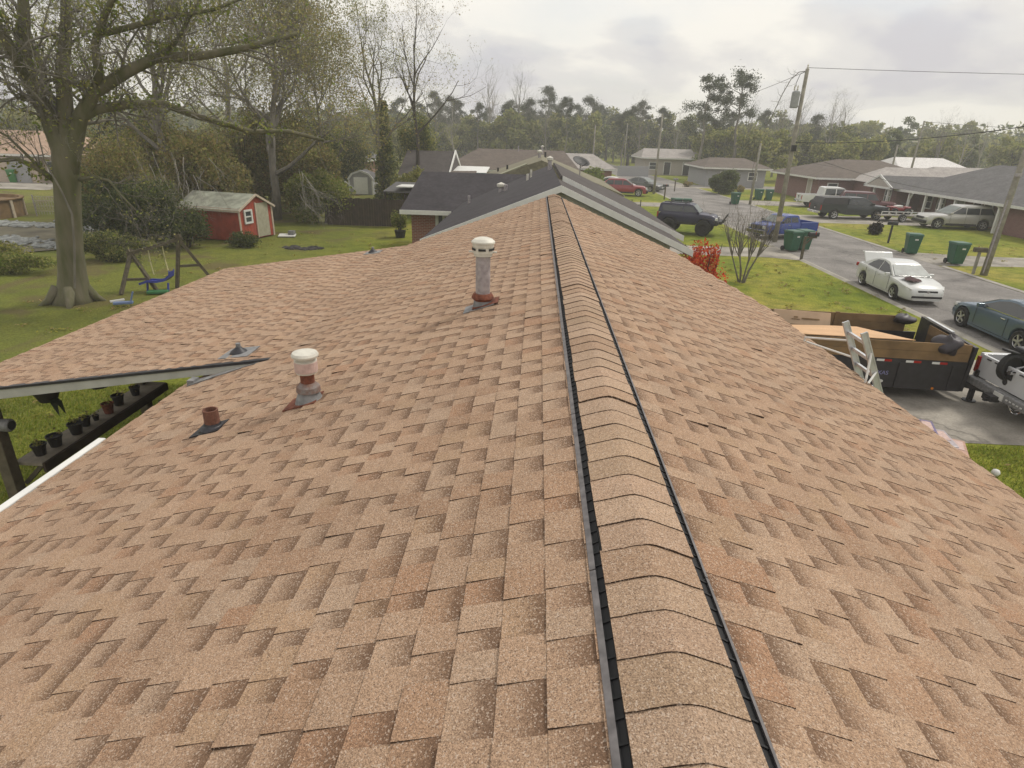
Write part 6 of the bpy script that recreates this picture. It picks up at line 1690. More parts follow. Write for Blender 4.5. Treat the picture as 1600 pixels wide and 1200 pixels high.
TH = [
    ((-18.7, 27.6), 3.0, 1.8, 3.2, 17100, 0.068, G_DEEP, 'dark evergreen bush between the oak and the red shed'),
    ((-16.5, 28.0), 1.7, 1.1, 2.3, 9500, 0.061, G_DEEP, 'low dark bush against the long wall of the red shed'),
    ((-20.9, 30.2), 2.2, 1.8, 4.4, 17100, 0.082, G_BROWN, 'brown leaved tangle rising behind the dark evergreen bush'),
    ((-18.2, 33.6), 2.4, 1.8, 5.0, 17100, 0.088, G_BROWN + G_OLIVE, 'russet thicket just behind the red shed roof'),
    ((-13.2, 37.6), 2.0, 1.6, 3.3, 15200, 0.082, G_BRIGHT + G_OLIVE, 'fresh green bamboo like bush right of the red shed'),
    ((-14.9, 40.6), 2.6, 1.8, 4.6, 17100, 0.095, G_BROWN + G_OLIVE, 'olive brown thicket between the shed and the board fence'),
    ((-18.6, 60.5), 3.0, 1.8, 5.4, 15200, 0.109, G_OLIVE + G_DEEP, 'olive thicket rising behind the barn shed'),
    ((-9.2, 46.5), 1.6, 1.4, 2.9, 9500, 0.082, G_YEL + G_OLIVE, 'yellow green bush beside the lean-to roof'),
    ((-22.6, 36.5), 2.0, 1.7, 3.0, 13300, 0.082, G_YEL + G_BRIGHT, 'sunny yellow green bush seen past the oak trunk'),
    ((-19.5, 41), 3.2, 2.0, 6.0, 17100, 0.116, G_OLIVE + G_BROWN, 'tall olive thicket under the bare trees'),
    ((-25.2, 41), 2.8, 2.0, 5.2, 15200, 0.116, G_DEEP + G_OLIVE, 'dark olive thicket beyond the ditch'),
    ((-29.0, 46), 3.5, 2.0, 6.0, 15200, 0.122, G_DEEP, 'dark evergreen mass left of the oak'),
    ((-13.9, 28.6), 0.8, 0.6, 0.8, 3040, 0.041, G_DEEP, 'low weeds at the front corner of the red shed'),
    ((-22.4, 23.4), 2.0, 1.0, 1.0, 7600, 0.048, G_OLIVE + G_YEL, 'weedy clump left of the oak along the ditch'),
    ((-20.0, 21.6), 2.2, 0.9, 0.8, 7600, 0.048, G_OLIVE + G_BRIGHT, 'low green weeds at the left of the oak roots'),
    ((-17.2, 42.0), 3.4, 2.2, 7.5, 26000, 0.085, G_OLIVE + G_BROWN, 'tall loose olive thicket filling the gap under the vine tree'),
    ((-22.5, 38.0), 3.2, 2.0, 6.5, 24000, 0.085, G_OLIVE + G_BROWN, 'tall loose olive brown thicket right of the oak trunk'),
    ((-17.2, 47.5), 2.4, 1.8, 6.8, 18000, 0.09, G_OLIVE + G_DEEP, 'tall olive growth left of the barn shed, beyond the stick heap'),
    ((-19.6, 29.0), 1.6, 1.2, 5.4, 9000, 0.06, G_BROWN + G_OLIVE, 'thin russet growth reaching over the dark evergreen bush'),
    ((-10.6, 55.5), 2.2, 1.6, 7.0, 14000, 0.09, G_OLIVE + G_DEEP, 'tall ivy green growth between the barn shed and the dark cottage'),
    ((-17.6, 24.4), 1.6, 0.8, 1.3, 7980, 0.048, G_OLIVE + G_DEEP, 'ragged weeds behind the oak trunk'),
]
for i, (p, rx, ry, h, n, s, c, lb) in enumerate(TH):
    shrub('thicket_bush' if h > 1.5 else 'weed_clump', lb, (p[0], p[1], 0), rx, ry, h, n, s, c, 50 + i)
# loose dead sticks arching over the shed
dsx = thing('fallen_branch', 'pale dead branches drooping over the left end of the red shed', 'branch', (-17.2, 28.4, 0))
db = MB(); rr = random.Random(77)
for k in range(14):
    q = Vector((rr.uniform(-1.6, 2.4), rr.uniform(-0.5, 0.4), 3.6 + rr.uniform(-0.6, 0.6)))
    tp_ = []; grow(db, q, Vector((rr.uniform(-0.4, 0.9), -0.3, -0.55)), rr.uniform(1.6, 2.8), 0.014, 0, [5, 3], rr, tp_, -0.12, 0.2)
for k in range(3): db.tube([(0.9 * k - 1, 0.3, 0), (0.1 + 0.6 * k - .6, 0.25, 2.1), (0.9 * k - 1.2, 0.1, 4.2)], [0.022, 0.018, 0.01], 5)
db.build('sticks', M['bark_pale'], dsx)
dsx2 = thing('fallen_branch', 'arching dead branches right of the red shed door', 'branch', (-12.9, 34.2, 0))
db = MB()
for k in range(10):
    q = Vector((rr.uniform(-0.6, 0.6), rr.uniform(-0.4, 0.4), 2.6 + rr.uniform(-0.6, 0.8)))
    tp_ = []; grow(db, q, Vector((rr.uniform(0.1, 1.0), -0.3, -0.5)), rr.uniform(1.4, 2.4), 0.013, 0, [5, 3], rr, tp_, -0.14, 0.2)
db.build('sticks', M['bark_pale'], dsx2)

# front yards
ct = thing('crape_myrtle', 'bare vase shaped crape myrtle on the front lawn', 'tree', (8.57, 24.8, 0))
cm = MB(); rr = random.Random(9); tips = []
tk = MB()
for k in range(7):
    a = k * 0.9 + rr.uniform(-0.2, 0.2)
    q0 = Vector((math.cos(a) * 0.10, math.sin(a) * 0.10, -0.05)); d = Vector((math.cos(a) * 0.28, math.sin(a) * 0.28, 1))
    p1 = q0 + d * 0.55 + Vector((rr.gauss(0, .04), rr.gauss(0, .04), 0)); p2 = p1 + Vector((math.cos(a) * 0.22, math.sin(a) * 0.22, 0.55))
    tk.tube([q0, p1, p2], [0.042, 0.030, 0.022], 6)
    for j in range(5): grow(cm, p2, Vector((math.cos(a) * 0.35 + rr.gauss(0, .25), math.sin(a) * 0.35 + rr.gauss(0, .25), 1)), rr.uniform(1.1, 1.75), 0.022, 0, [3, 2], rr, tips, 0.14, 0.09)
tk.build('trunk', M['bark_grey'], ct); cm.build('branches', M['bark_grey'], ct)
link('crown', leaf_mesh('buds', scatter(tips, 260, 0.04, nr), 0.022, [(0.2, 0.13, 0.06)], nr), M['leaf'], ct)
RED_C = [(0.52, 0.055, 0.022), (0.62, 0.10, 0.035), (0.42, 0.04, 0.02), (0.60, 0.20, 0.07)]
shrub('red_shrub', 'bright orange red leaved shrub at the corner of the tan roof', (4.8, 17.5, 0), 0.85, 0.8, 2.8, 6500, 0.045, RED_C, 90, 10, zc=0.55)
shrub('round_hedge', 'large clipped dark green round hedge across the road', (20.6, 70.6, 0), 1.6, 1.5, 2.3, 20000, 0.10, G_DEEP, 91, 0, zc=0.55, hollow=0.6, lumps=16)
shrub('round_hedge', 'smaller clipped hedge beside the utility pole, against the grey house', (30.6, 72.0, 0), 1.6, 1.3, 1.95, 15000, 0.10, G_DEEP, 92, 0, zc=0.5, hollow=0.6, lumps=16)
shrub('root_ball', 'dark brown uprooted stump with soil on the far lawn', (22.1, 40.9, 0), 0.50, 0.45, 0.78, 2600, 0.06, [(0.03, 0.024, 0.017), (0.045, 0.034, 0.022), (0.022, 0.018, 0.014)], 93, 0, cat='stump')
shrub('garden_bush', 'bright green bush beside the satellite dish', (5.9, 70.5, 0), 1.7, 1.5, 2.3, 5000, 0.14, G_BRIGHT, 94)
shrub('garden_bush', 'leafy dark tree-like bush at the right end of the beige house', (27.6, 105, 0), 3.0, 2.2, 4.4, 6000, 0.24, G_DEEP + G_OLIVE, 95)
shrub('potted_shrub', 'small green shrub in a black pot by the brick pier', (-7.35, 33.2, 0.3), 0.45, 0.45, 1.15, 1500, 0.05, G_BRIGHT + G_OLIVE, 96, 4)
pp = thing('plant_pot', 'black pot holding the green shrub by the brick pier', 'pot', (-7.35, 33.2, 0))
MB().lathe([(0.24, 0), (0.31, 0.36), (0.33, 0.38), (0.30, 0.38), (0.28, 0.33), (0.001, 0.33)], (0, 0, 0), 14).build('pot', M['pot'], pp)
shrub('yard_weeds', 'dark weedy plants beside the patio post under the roof edge', (-5.4, 8.6, 0), 0.75, 0.6, 1.35, 3500, 0.05, G_DEEP, 97)
for p, lb in (((23.5, 74), 'knee high tuft on the lawn before the round hedge, near one'), ((18.9, 80), 'knee high tuft on the lawn before the round hedge, far one')):
    shrub('grass_tuft', lb, (p[0], p[1], 0), 0.7, 0.6, 0.7, 700, 0.09, G_BROWN, 98 + int(p[0]), cat='tuft')

# far trees: prototypes copied
def pine_proto(label, H, seed, group, top=0.45, rx=2.6, n=4200, r=0.22, fork=False):
    rng = random.Random(seed); nr = np.random.default_rng(seed)
    t = thing('pine_tree', label, 'tree', (0, 0, 0), 0, group)
    tr = MB(); pts = [Vector((rng.gauss(0, 0.05) * i, rng.gauss(0, 0.05) * i, H * 0.97 * i / 8)) for i in range(9)]
    tr.tube(pts, [r * (1.1 - 0.9 * i / 8) for i in range(9)], 7); 
    tips = []; cl = []
    for k in range(26):
        f = top + (1 - top) * (k + rng.random()) / 26
        i = min(int(f * 8), 7); q = pts[i].lerp(pts[i + 1], f * 8 - i)
        a = rng.uniform(0, 6.28); w = rx * (1.05 - 0.55 * ((f - top) / (1 - top)) ** 1.5) * rng.uniform(0.45, 1.1)
        e = q + Vector((math.cos(a) * w, math.sin(a) * w, w * rng.uniform(0.1, 0.5)))
        tr.tube([q, q.lerp(e, 0.5) + Vector((0, 0, 0.1)), e], [0.06, 0.045, 0.02], 4)
        cl.append((e, rng.uniform(0.45, 0.95)))
        if rng.random() < 0.55: cl.append((q.lerp(e, 0.6) + Vector((0, 0, 0.3)), rng.uniform(0.35, 0.7)))
    cl.append((pts[-1], 0.8))
    tr.build('trunk', M['bark_grey'], t)
    C = np.array([tuple(c) for c, _ in cl]); S = np.array([s for _, s in cl])
    idx = nr.integers(0, len(C), n); g_ = nr.normal(size=(n, 3)) * 0.62
    P = C[idx] + g_ * S[idx][:, None] * np.array([1, 1, 0.75])
    link('crown', leaf_mesh('needles', P, 0.15, G_PINE, nr, 0.2, 0.40), M['leaf'], t)
    return t
def broad_proto(label, H, seed, group, cols, rx=4.0, n=5200, size=0.26, bark='bark_dark', clear=0.12):
    rng = random.Random(seed); nr = np.random.default_rng(seed)
    t = thing('broadleaf_tree', label, 'tree', (0, 0, 0), 0, group)
    tr = MB(); tips = []
    tr.tube([(0, 0, -0.2), (0.1, 0, H * 0.3), (0, 0.1, H * 0.6)], [0.3, 0.22, 0.1], 7)
    for k in range(7):
        a = k * 0.9; grow(tr, Vector((0.05, 0.03, H * rng.uniform(0.2, 0.5))), Vector((math.cos(a), math.sin(a), rng.uniform(0.4, 1.3))), H * rng.uniform(0.3, 0.45), 0.12, 0, [4, 2], rng, tips)
    tr.build('trunk', M[bark], t)
    C = []; S = []
    for k in range(34):
        u = nr.normal(size=3); u /= np.linalg.norm(u); q = nr.uniform(0.45, 1.0)
        zc = H * (0.5 + clear / 2); C.append((u[0] * rx * q, u[1] * rx * q, zc + u[2] * H * (0.5 - clear / 2) * q * 0.92)); S.append(nr.uniform(0.5, 1.25) * rx / 4)
    C = np.array(C); S = np.array(S)
    idx = nr.integers(0, len(C), n); g_ = nr.normal(size=(n, 3)); g_ /= np.linalg.norm(g_, axis=1, keepdims=True); g_ *= nr.random((n, 1)) ** 0.5
    P = C[idx] + g_ * S[idx][:, None] * np.array([1.2, 1.2, 0.9]); P = P[P[:, 2] > 0.1]
    link('crown', leaf_mesh('leaves', P, size, cols, nr), M['leaf'], t)
    return t
def bare_proto(label, H, seed, group, bark='bark_pale'):
    return tree('bare_tree', label, (0, 0, 0), H, 0.2, seed, bark, 10, (5, 4, 3), 0.28, 0.75, None, (0, 0), group, 0.42, 0.16, 0.14)
GP, GB, GT = 'pines in the far treeline', 'broadleaved trees in the far treeline', 'leafless trees in the far treeline'
LP, LB, LT = 'tall thin pine with a small rounded top in the far treeline', 'dense grey green tree in the far treeline', 'pale leafless tree standing up through the far treeline'
pines = [pine_proto(LP, 14.5, 201, GP, 0.45, 2.8, 6500), pine_proto(LP, 13.0, 202, GP, 0.55, 2.3, 5200), pine_proto(LP, 15.5, 203, GP, 0.5, 2.6, 6000)]
big_pines = [pine_proto('big round topped pine, left of the tall pair above the road', 14.1, 205, None, 0.42, 3.9, 6000, 0.26), pine_proto('big round topped pine, right of the tall pair above the road', 14.8, 206, None, 0.58, 3.6, 5600, 0.26)]
broads = [broad_proto(LB, 9.5, 211, GB, G_DEEP + G_OLIVE), broad_proto(LB, 8.0, 212, GB, G_OLIVE, 4.6), broad_proto(LB, 11.0, 213, GB, G_DEEP, 3.6), broad_proto(LB, 7.0, 214, GB, G_OLIVE + G_YEL[2:], 4.2)]
bares = [bare_proto(LT, 14, 221, GT), bare_proto(LT, 12, 222, GT, 'bark_grey')]
used = set()
def place(protos, i, x, y, s, rz, label=None, grouped=True):
    p = protos[i % len(protos)]
    if p.name not in used:
        used.add(p.name); o = p; o.location = (x, y, 0); o.scale = (s, s, s); o.rotation_euler = (0, 0, rz)
    else:
        o = copy_tree(p, None, (x, y, 0), rz, s)
    if label: o['label'] = label
    if not grouped and 'group' in o: del o['group']
    return o
# individual trees that stand out on the skyline
rt = random.Random(300)
big_pines[0].location = (24.8, 100, 0); big_pines[1].location = (30.2, 101, 0)
for k, (x, y, z) in enumerate([(1.9, 150, 15.5), (11.6, 152, 13.8), (5.9, 156, 12.7), (23.1, 150, 13.1), (18.4, 158, 10.8), (-3.5, 156, 11.8), (-22.4, 140, 13.3), (-18.8, 142, 12.7), (14.2, 160, 12.6), (-7.0, 160, 13.0), (-27, 150, 11.5), (38, 150, 11.0), (-13, 165, 11.5), (45, 160, 11.5), (8.6, 165, 12.8)]):
    pr = k % 3
    place(pines, pr, x, y, z / (14.5, 13.0, 15.5)[pr], rt.uniform(0, 6))
for k, (x, y, z) in enumerate([(-10.8, 140, 16.4), (-4.7, 140, 16.0), (51.7, 120, 12.6), (46.8, 118, 11.5), (39.9, 110, 11.0), (60.5, 100, 9.0), (67, 100, 8.2), (34.5, 108, 10.5), (-15.5, 120, 10.5), (55.5, 122, 11.8), (63, 99, 8.6), (-1.5, 150, 12.5)]):
    pr = k % 2
    place(bares, pr, x, y, z / (14.0, 12.0)[pr], rt.uniform(0, 6))
for k in range(16):
    pr = rt.randrange(3); place(pines, pr, -30 + k * 5.6 + rt.uniform(-2, 2), rt.uniform(118, 150), rt.uniform(9.5, 12.8) / (14.5, 13.0, 15.5)[pr], rt.uniform(0, 6))
for k in range(9):
    pr = k % 2; place(bares, pr, -26 + k * 9 + rt.uniform(-3, 3), rt.uniform(112, 140), rt.uniform(8.5, 12.0) / (14.0, 12.0)[pr], rt.uniform(0, 6))
kk = 0
for y0, xs, h in ((135, range(-34, 60, 6), 9.8), (165, range(-60, 110, 7), 11.5)):
    for x in xs:
        pr = rt.randrange(4)
        hh = h * rt.uniform(0.72, 1.08)
        place(broads, pr, x + rt.uniform(-2, 2), y0 + rt.uniform(-8, 8), hh / (9.5, 8.0, 11.0, 7.0)[pr], rt.uniform(0, 6))
for x, y, z in ((44, 96, 6.3), (50, 104, 7.4), (57, 108, 7.9), (64, 106, 7.4), (71, 110, 7.6), (79, 110, 7.6), (86, 112, 7.8), (54, 118, 8.4), (40, 100, 6.6), (34, 97, 7.5), (30, 110, 8.2), (94, 112, 8.2), (68, 84, 5.6), (-36, 95, 7.0), (-46, 90, 6.4), (-56, 92, 7), (-66, 88, 6.5), (-75, 92, 7.2), (-28, 100, 7.2), (-21, 104, 7.0), (-84, 90, 7)):
    pr = rt.randrange(4)
    place(broads, pr, x, y, z / (9.5, 8.0, 11.0, 7.0)[pr], rt.uniform(0, 6))
nrw = np.random.default_rng(400)
nW = 52000
th = nrw.uniform(-0.72, 0.78, nW); rad_w = nrw.uniform(185, 235, nW)
X = np.sin(th) * rad_w; Y = np.cos(th) * rad_w
prof = 8.6 + 1.6 * np.sin(X * 0.11) + 1.2 * np.sin(X * 0.31 + 1.3) + 0.9 * np.sin(X * 0.83 + 0.4)
Z = prof * nrw.random(nW) ** 0.8
o = link('distant_woodland', leaf_mesh('woodland', np.stack([X, Y, Z], 1), 0.75, G_DEEP + G_OLIVE, nrw), M['leaf'])
tag(o, kind='stuff')

# ---------------------------------------------------------------- poles and wires
def pole(name, label, x, y, h, r=0.15, lean=0.0, rz=0, cat='utility pole', m='pole_wood', n=10):
    t = thing(name, label, cat, (x, y, 0), rz)
    MB().tube([(0, 0, -0.1), (lean * h * 0.5, 0, h * 0.5), (lean * h, 0, h)], [r, r * 0.85, r * 0.66], n).build('shaft', M[m], t, smooth=True)
    return t
p1 = pole('utility_pole', 'main wooden utility pole carrying a grey transformer by the blue pickup', 14.0, 36.2, 9.0, 0.14)
MB().lathe([(0.001, 0.0), (0.19, 0.0), (0.205, 0.05), (0.205, 0.74), (0.19, 0.8), (0.09, 0.85), (0.001, 0.85)], (-0.36, 0, 7.1), 16).build('transformer', mat('transformer_grey', (0.30, 0.31, 0.31), 0.5), p1, smooth=False)
b_ = MB()
for z in (7.2, 7.75): b_.beam((-0.2, 0, z), (0.0, 0, z), 0.10, 0.06)
b_.build('bracket', M['galv'], p1)
b_ = MB()
for x in (-0.48, -0.32): b_.lathe([(0.035, 0), (0.05, 0.08), (0.03, 0.12), (0.045, 0.18), (0.02, 0.26)], (x, 0, 7.95), 8)
b_.lathe([(0.04, 0), (0.06, 0.08), (0.03, 0.14), (0.05, 0.2), (0.001, 0.24)], (0.0, 0, 8.98), 8)
b_.build('insulator', M['vent_white'], p1)
MB().box((-0.02, -0.165, 1.32), (0.34, 0.03, 0.26)).build('notice_board', mat('faded_pink_notice', (0.42, 0.34, 0.26), 0.8), p1)
MB().box((0.0, -0.2, 5.1), (0.22, 0.2, 0.32)).build('cable_box', M['black'], p1)
hoop = [( -0.02, 0, 8.95), (-0.35, 0.1, 8.9), (-0.75, 0.3, 8.6), (-1.05, 0.5, 8.0), (-1.6, 1.5, 6.6)]
MB().tube([(0.02, 0, 8.9), (-0.3, 0.05, 8.75), (-0.45, 0.02, 8.3), (-0.42, 0, 8.15)], 0.016, 5).build('jumper_wire', M['wire'], p1)
p2 = pole('utility_pole', 'bare wooden pole near the mailbox on the far verge', 20.6, 28.2, 6.6, 0.155, 0.012)
MB().tube([(-0.11, -0.09, 0.1), (-0.09, -0.08, 2.2), (-0.05, -0.07, 3.3)], 0.03, 6).build('conduit', M['galv'], p2)
MB().box((-0.02, -0.16, 4.35), (0.22, 0.12, 0.12)).build('lamp_bracket', M['galv'], p2)
p3 = pole('utility_pole', 'thin dark pole at the road edge above the lifted wagon', 12.5, 67.6, 7.8, 0.13, 0.0)
p4 = pole('utility_pole', 'grey pole beside the large round hedge', 19.9, 59.0, 5.3, 0.12, 0.01)
p5 = pole('street_lamp', 'far pole with a lamp arm over the grey roofed house', 45.7, 80, 8.3, 0.14, 0.01, 0, 'street lamp')
MB().tube([(0.05, 0, 7.2), (0.5, 0, 7.5), (1.1, 0, 7.5)], 0.04, 5).build('arm', M['galv'], p5); MB().box((-0.4, 0, 6.0), (0.6, 0.2, 0.14)).build('lamp_head', M['vent_white'], p5)
p6 = pole('utility_pole', 'dark pole rising behind the white section of the brick house roof', 42.3, 78, 5.6, 0.13, 0.0)
p7 = pole('utility_pole', 'far slim pole over the row of roofs near the red wagon', 7.0, 82, 6.9, 0.10, 0.0, 0, 'utility pole', 'bark_pale')
p8 = pole('utility_pole', 'pale slim pole far off among the dark trees beyond the roofs', 15.8, 118, 8.0, 0.11, 0.0, 0, 'utility pole', 'bark_pale')
WN = [0]
def wire(a, b, sag, label, r=0.012, n=14):
    a, b = Vector(a), Vector(b)
    pts = [a.lerp(b, i / n) - Vector((0, 0, sag * 4 * (i / n) * (1 - i / n))) for i in range(n + 1)]
    tag(MB().tube(pts, r, 4).build('overhead_wire', M['wire']), label, 'wire', None)
wire((14.0, 36.2, 9.05), (60, 36.0, 9.9), 0.35, 'topmost overhead wire running right from the main pole')
wire((14.0, 36.2, 8.9), (12.5, 67.6, 7.75), 0.5, 'overhead wire from the main pole back to the thin dark pole')
wire((14.0, 36.2, 5.4), (20.6, 28.2, 6.3), 0.25, 'low wire from the main pole across the road to the bare pole', 0.016)
wire((20.6, 28.2, 6.35), (45.7, 80, 8.0), 0.7, 'wire from the bare pole back over the grey roof to the lamp pole', 0.016)
wire((12.5, 67.6, 6.6), (31.5, 66.0, 3.1), 0.3, 'service wire from the thin pole to the brown roofed house')
wire((45.7, 80, 8.2), (110, 84, 8.6), 0.8, 'far wire running right from the lamp pole along the skyline', 0.02)
wire((45.7, 80, 7.7), (110, 84, 7.4), 0.8, 'lower far wire running right from the lamp pole', 0.02)
wire((14.0, 36.2, 5.0), (31.0, 47.0, 2.3), 0.35, 'service wire dropping to the grey roofed house')
wire((12.5, 67.6, 7.7), (7.0, 82, 6.8), 0.2, 'wire from the thin dark pole to the far slim pole')
br = thing('dead_stalk', 'bent dead vine arching from the top of the utility pole', 'vine', (14.0, 36.2, 0))
v_ = MB(); v_.tube([(0.0, 0.12, 8.9), (-0.35, 0.14, 8.85), (-0.7, 0.16, 8.5), (-1.0, 0.18, 7.8), (-1.35, 0.2, 6.7), (-1.7, 0.25, 5.6), (-1.8, 0.5, 4.0), (-1.3, 0.6, 0)], [0.02, 0.022, 0.022, 0.022, 0.018, 0.014, 0.012, 0.012], 5)
rr = random.Random(12); tips = []
for k in range(12):
    q = Vector((-0.4 - 1.3 * k / 12, 0.15, 8.8 - 3.0 * (k / 12) ** 1.4)); grow(v_, q, Vector((rr.gauss(-.3, .5), rr.gauss(0, .4), rr.gauss(0.2, .4))), rr.uniform(0.3, 0.7), 0.012, 0, [2], rr, tips)
v_.build('stem', M['bark_grey'], br)

# ---------------------------------------------------------------- wheeled bins, mailboxes
def bin_(label, x, y, rz, m='bin', group=None, s=1.0):
    t = thing('wheelie_bin', label, 'bin', (x, y, 0), rz, group)
    b = MB(); b.hexa([(-.25, -.27, .06), (.25, -.27, .06), (.25, .27, .06), (-.25, .27, .06), (-.33, -.36, 1.0), (.33, -.36, 1.0), (.33, .36, 1.0), (-.33, .36, 1.0)])
    b.build('body', M[m], t, bevel=0.03)
    l = MB(); l.hexa([(-.36, -.40, 1.003), (.36, -.40, 1.003), (.36, .40, 1.003), (-.36, .40, 1.003), (-.32, -.34, 1.10), (.32, -.34, 1.10), (.32, .36, 1.09), (-.32, .36, 1.09)])
    l.build('lid', M[m], t, bevel=0.02)
    MB().tube([(-.26, .42, 0.98), (-.26, .46, 1.02), (.26, .46, 1.02), (.26, .42, 0.98)], 0.02, 6).build('handle', M['black'], t)
    for sg in (-1, 1): MB().lathe([(0.13, -0.03), (0.13, 0.03)], (sg * 0.29, 0.29, 0.13), 14, 'X').build('wheel', M['tyre'], t)
    MB().box((0.05, -0.352, 0.80), (0.16, 0.012, 0.07), 0, rad(5)).build('sticker', M['white_trim'], t)
    t.scale = (s, s, s)
    return t
bin_('green wheelie bin beside the blue pickup, nearer of two touching bins', 13.72, 33.1, 0.35)
bin_('green wheelie bin beside the blue pickup, right of two touching bins', 14.5, 33.55, 0.2)
bin_('green wheelie bin between the far mailbox and the road edge', 20.25, 33.5, -0.25)
bin_('green wheelie bin standing square on the far drive behind the white sedan', 20.9, 30.8, -0.05)
bin_('green wheelie bin at the road edge below the large round hedge', 18.3, 58.4, 0.2)
bin_('green wheelie bin behind the utility pole, left of a pair on the drive', 22.3, 64.0, 0.2)
bin_('green wheelie bin behind the utility pole, right of a pair on the drive', 23.3, 63.9, -0.1)
bin_('bright green wheelie bin on the pale drive beyond the oak', -48.6, 57.0, 0.1, 'bin2', None, 1.1)
bin_('green wheelie bin seen just over the roof of the lifted wagon, left one', 11.2, 50.4, 0.3)
bin_('green wheelie bin seen just over the roof of the lifted wagon, right one', 12.0, 50.2, -0.2)
def mailbox(label, x, y, rz, m='black', arm=True, h=1.15, post='post_wood'):
    t = thing('mailbox', label, 'mailbox', (x, y, 0), rz)
    p = MB(); p.bb(-0.05, 0.05, -0.05, 0.05, 0, h + (0.0 if arm else -0.02))
    if arm: p.beam((0, 0, h - 0.05), (0.62, 0, h - 0.05), 0.08); p.beam((0, 0, h - 0.42), (0.36, 0, h - 0.08), 0.06)
    p.build('post', M[post], t)
    cx = 0.42 if arm else 0.0
    prof = [(-0.09, 0), (0.09, 0)] + [(0.09 * math.cos(a), 0.12 + 0.09 * math.sin(a)) for a in np.linspace(0, PI, 9)]
    b = MB()
    n = len(prof); x0, x1 = cx - 0.26, cx + 0.26
    b.add([(x0, a, h + 0.0 + c) for a, c in prof] + [(x1, a, h + c) for a, c in prof], [tuple(range(n))[::-1], tuple(range(n, 2 * n))] + [(i, (i + 1) % n, (i + 1) % n + n, i + n) for i in range(n)])
    recalc(b.build('box', M[m], t))
    MB().box((cx + 0.265, 0, h + 0.09), (0.012, 0.16, 0.17)).build('door', M[m], t)
    MB().box((cx + 0.05, -0.10, h + 0.17), (0.03, 0.012, 0.14)).build('flag', M['lamp_red'], t)
    return t
mailbox('black mailbox on a bracket post at the next-door drive corner', 13.25, 30.5, 0.25)
mailbox('black mailbox on a thick dark post by the uprooted stump', 21.1, 37.3, rad(160), 'black', False, 1.05, 'black')
mailbox('brown mailbox on a grey wooden post beside the bare pole', 20.25, 28.4, rad(170), 'post_wood', False, 1.0, 'pole_wood')
mailbox('small black mailbox up the road above the lifted wagon', 12.4, 61.3, 0.1, 'black', False, 1.2)
mailbox('far mailbox on the left verge near the beige house', 15.6, 72.0, 0.1, 'lead', False, 1.2)

# frame with tow bars beside the drive, near the wagon
gr = thing('tow_frame', 'small black metal frame standing on grass left of the lifted wagon', 'frame', (7.3, 50.0, 0))
f_ = MB()
for a, b in (((-1, 0, 0), (-1, 0, 1.1)), ((0.3, 0, 0), (0.3, 0, 0.9)), ((-1, 0, 0.5), (1.0, 0, 0.5)), ((1.0, 0, 0), (1.0, 0, 0.9))): f_.beam(a, b, 0.06)
f_.build('bars', M['black'], gr)

# satellite dish on the roof line
sd_ = thing('satellite_dish', 'black satellite dish on the roof beside the street', 'satellite dish', (3.45, 33.0 + 17 - 16.5, 0))
sd_.location = (2.2, 33.0, 2.9)
MB().lathe([(0.001, 0.0), (0.2, 0.02), (0.38, 0.07), (0.46, 0.12), (0.46, 0.135), (0.38, 0.085), (0.2, 0.035), (0.001, 0.015)], (0, 0, 1.2), 20, M=Matrix.Rotation(rad(24), 3, 'X') @ Matrix.Rotation(rad(16), 3, 'Y')).build('reflector', M['black'], sd_, smooth=True)
MB().tube([(0, 0.06, 0.0), (0, 0.06, 1.0), (0, 0.0, 1.25)], 0.03, 6).build('mast', M['galv'], sd_)
MB().tube([(0, -0.1, 1.0), (0.3, -0.6, 1.25)], 0.015, 5).build('feed_arm', M['black'], sd_)

# ---------------------------------------------------------------- back yard things
sw = thing('swing_set', 'weathered timber swing frame with one rope swing on the back lawn', 'swing set', (0, 0, 0))
a0, a1 = Vector((-13.75, 20.1, 1.25)), Vector((-12.35, 20.7, 1.68))
MB().beam(a0 + (a0 - a1) * 0.08, a1 + (a1 - a0) * 0.08, 0.11).build('top_beam', M['post_wood'], sw)
LEG = [(a0, (-13.85, 19.3, 0)), (a0, (-12.95, 19.9, 0)), (a1, (-12.6, 20.5, 0)), (a1, (-11.55, 21.2, 0))]
for a, b in LEG:
    b = Vector(b); MB().beam(b, a + (a - b) * 0.10, 0.10).build('leg', M['post_wood'], sw)
MB().beam(Vector((-13.82, 19.6, 0.45)), Vector((-13.2, 19.95, 0.42)), 0.08).build('brace', M['post_wood'], sw)
MB().beam(Vector((-12.5, 20.6, 0.75)), Vector((-11.9, 20.95, 0.75)), 0.08).build('brace', M['post_wood'], sw)
rp = MB()
for f in (0.35, 0.65):
    q = a0.lerp(a1, f); rp.tube([q, q + Vector((0.08, -0.12, -0.5)), q + Vector((0.2, -0.25, -0.85))], 0.02, 5)
rp.build('rope', mat('pale_rope', (0.45, 0.42, 0.22), 0.8), sw)
sl = thing('play_slide', 'blue plastic swing seat and slide heaped under the swing frame', 'play slide', (-12.75, 20.0, 0)); sl.scale = (0.8, 0.8, 0.8)
BL = mat('blue_plastic', (0.03, 0.045, 0.30), 0.4, 0.2, 4)
s_ = MB()
pp_ = [Vector((-0.75, -0.3, 0.34)), Vector((-0.4, -0.25, 0.46)), Vector((-0.05, -0.2, 0.44)), Vector((0.25, -0.1, 0.5)), Vector((0.42, 0.0, 0.66)), Vector((0.46, 0.02, 0.86))]
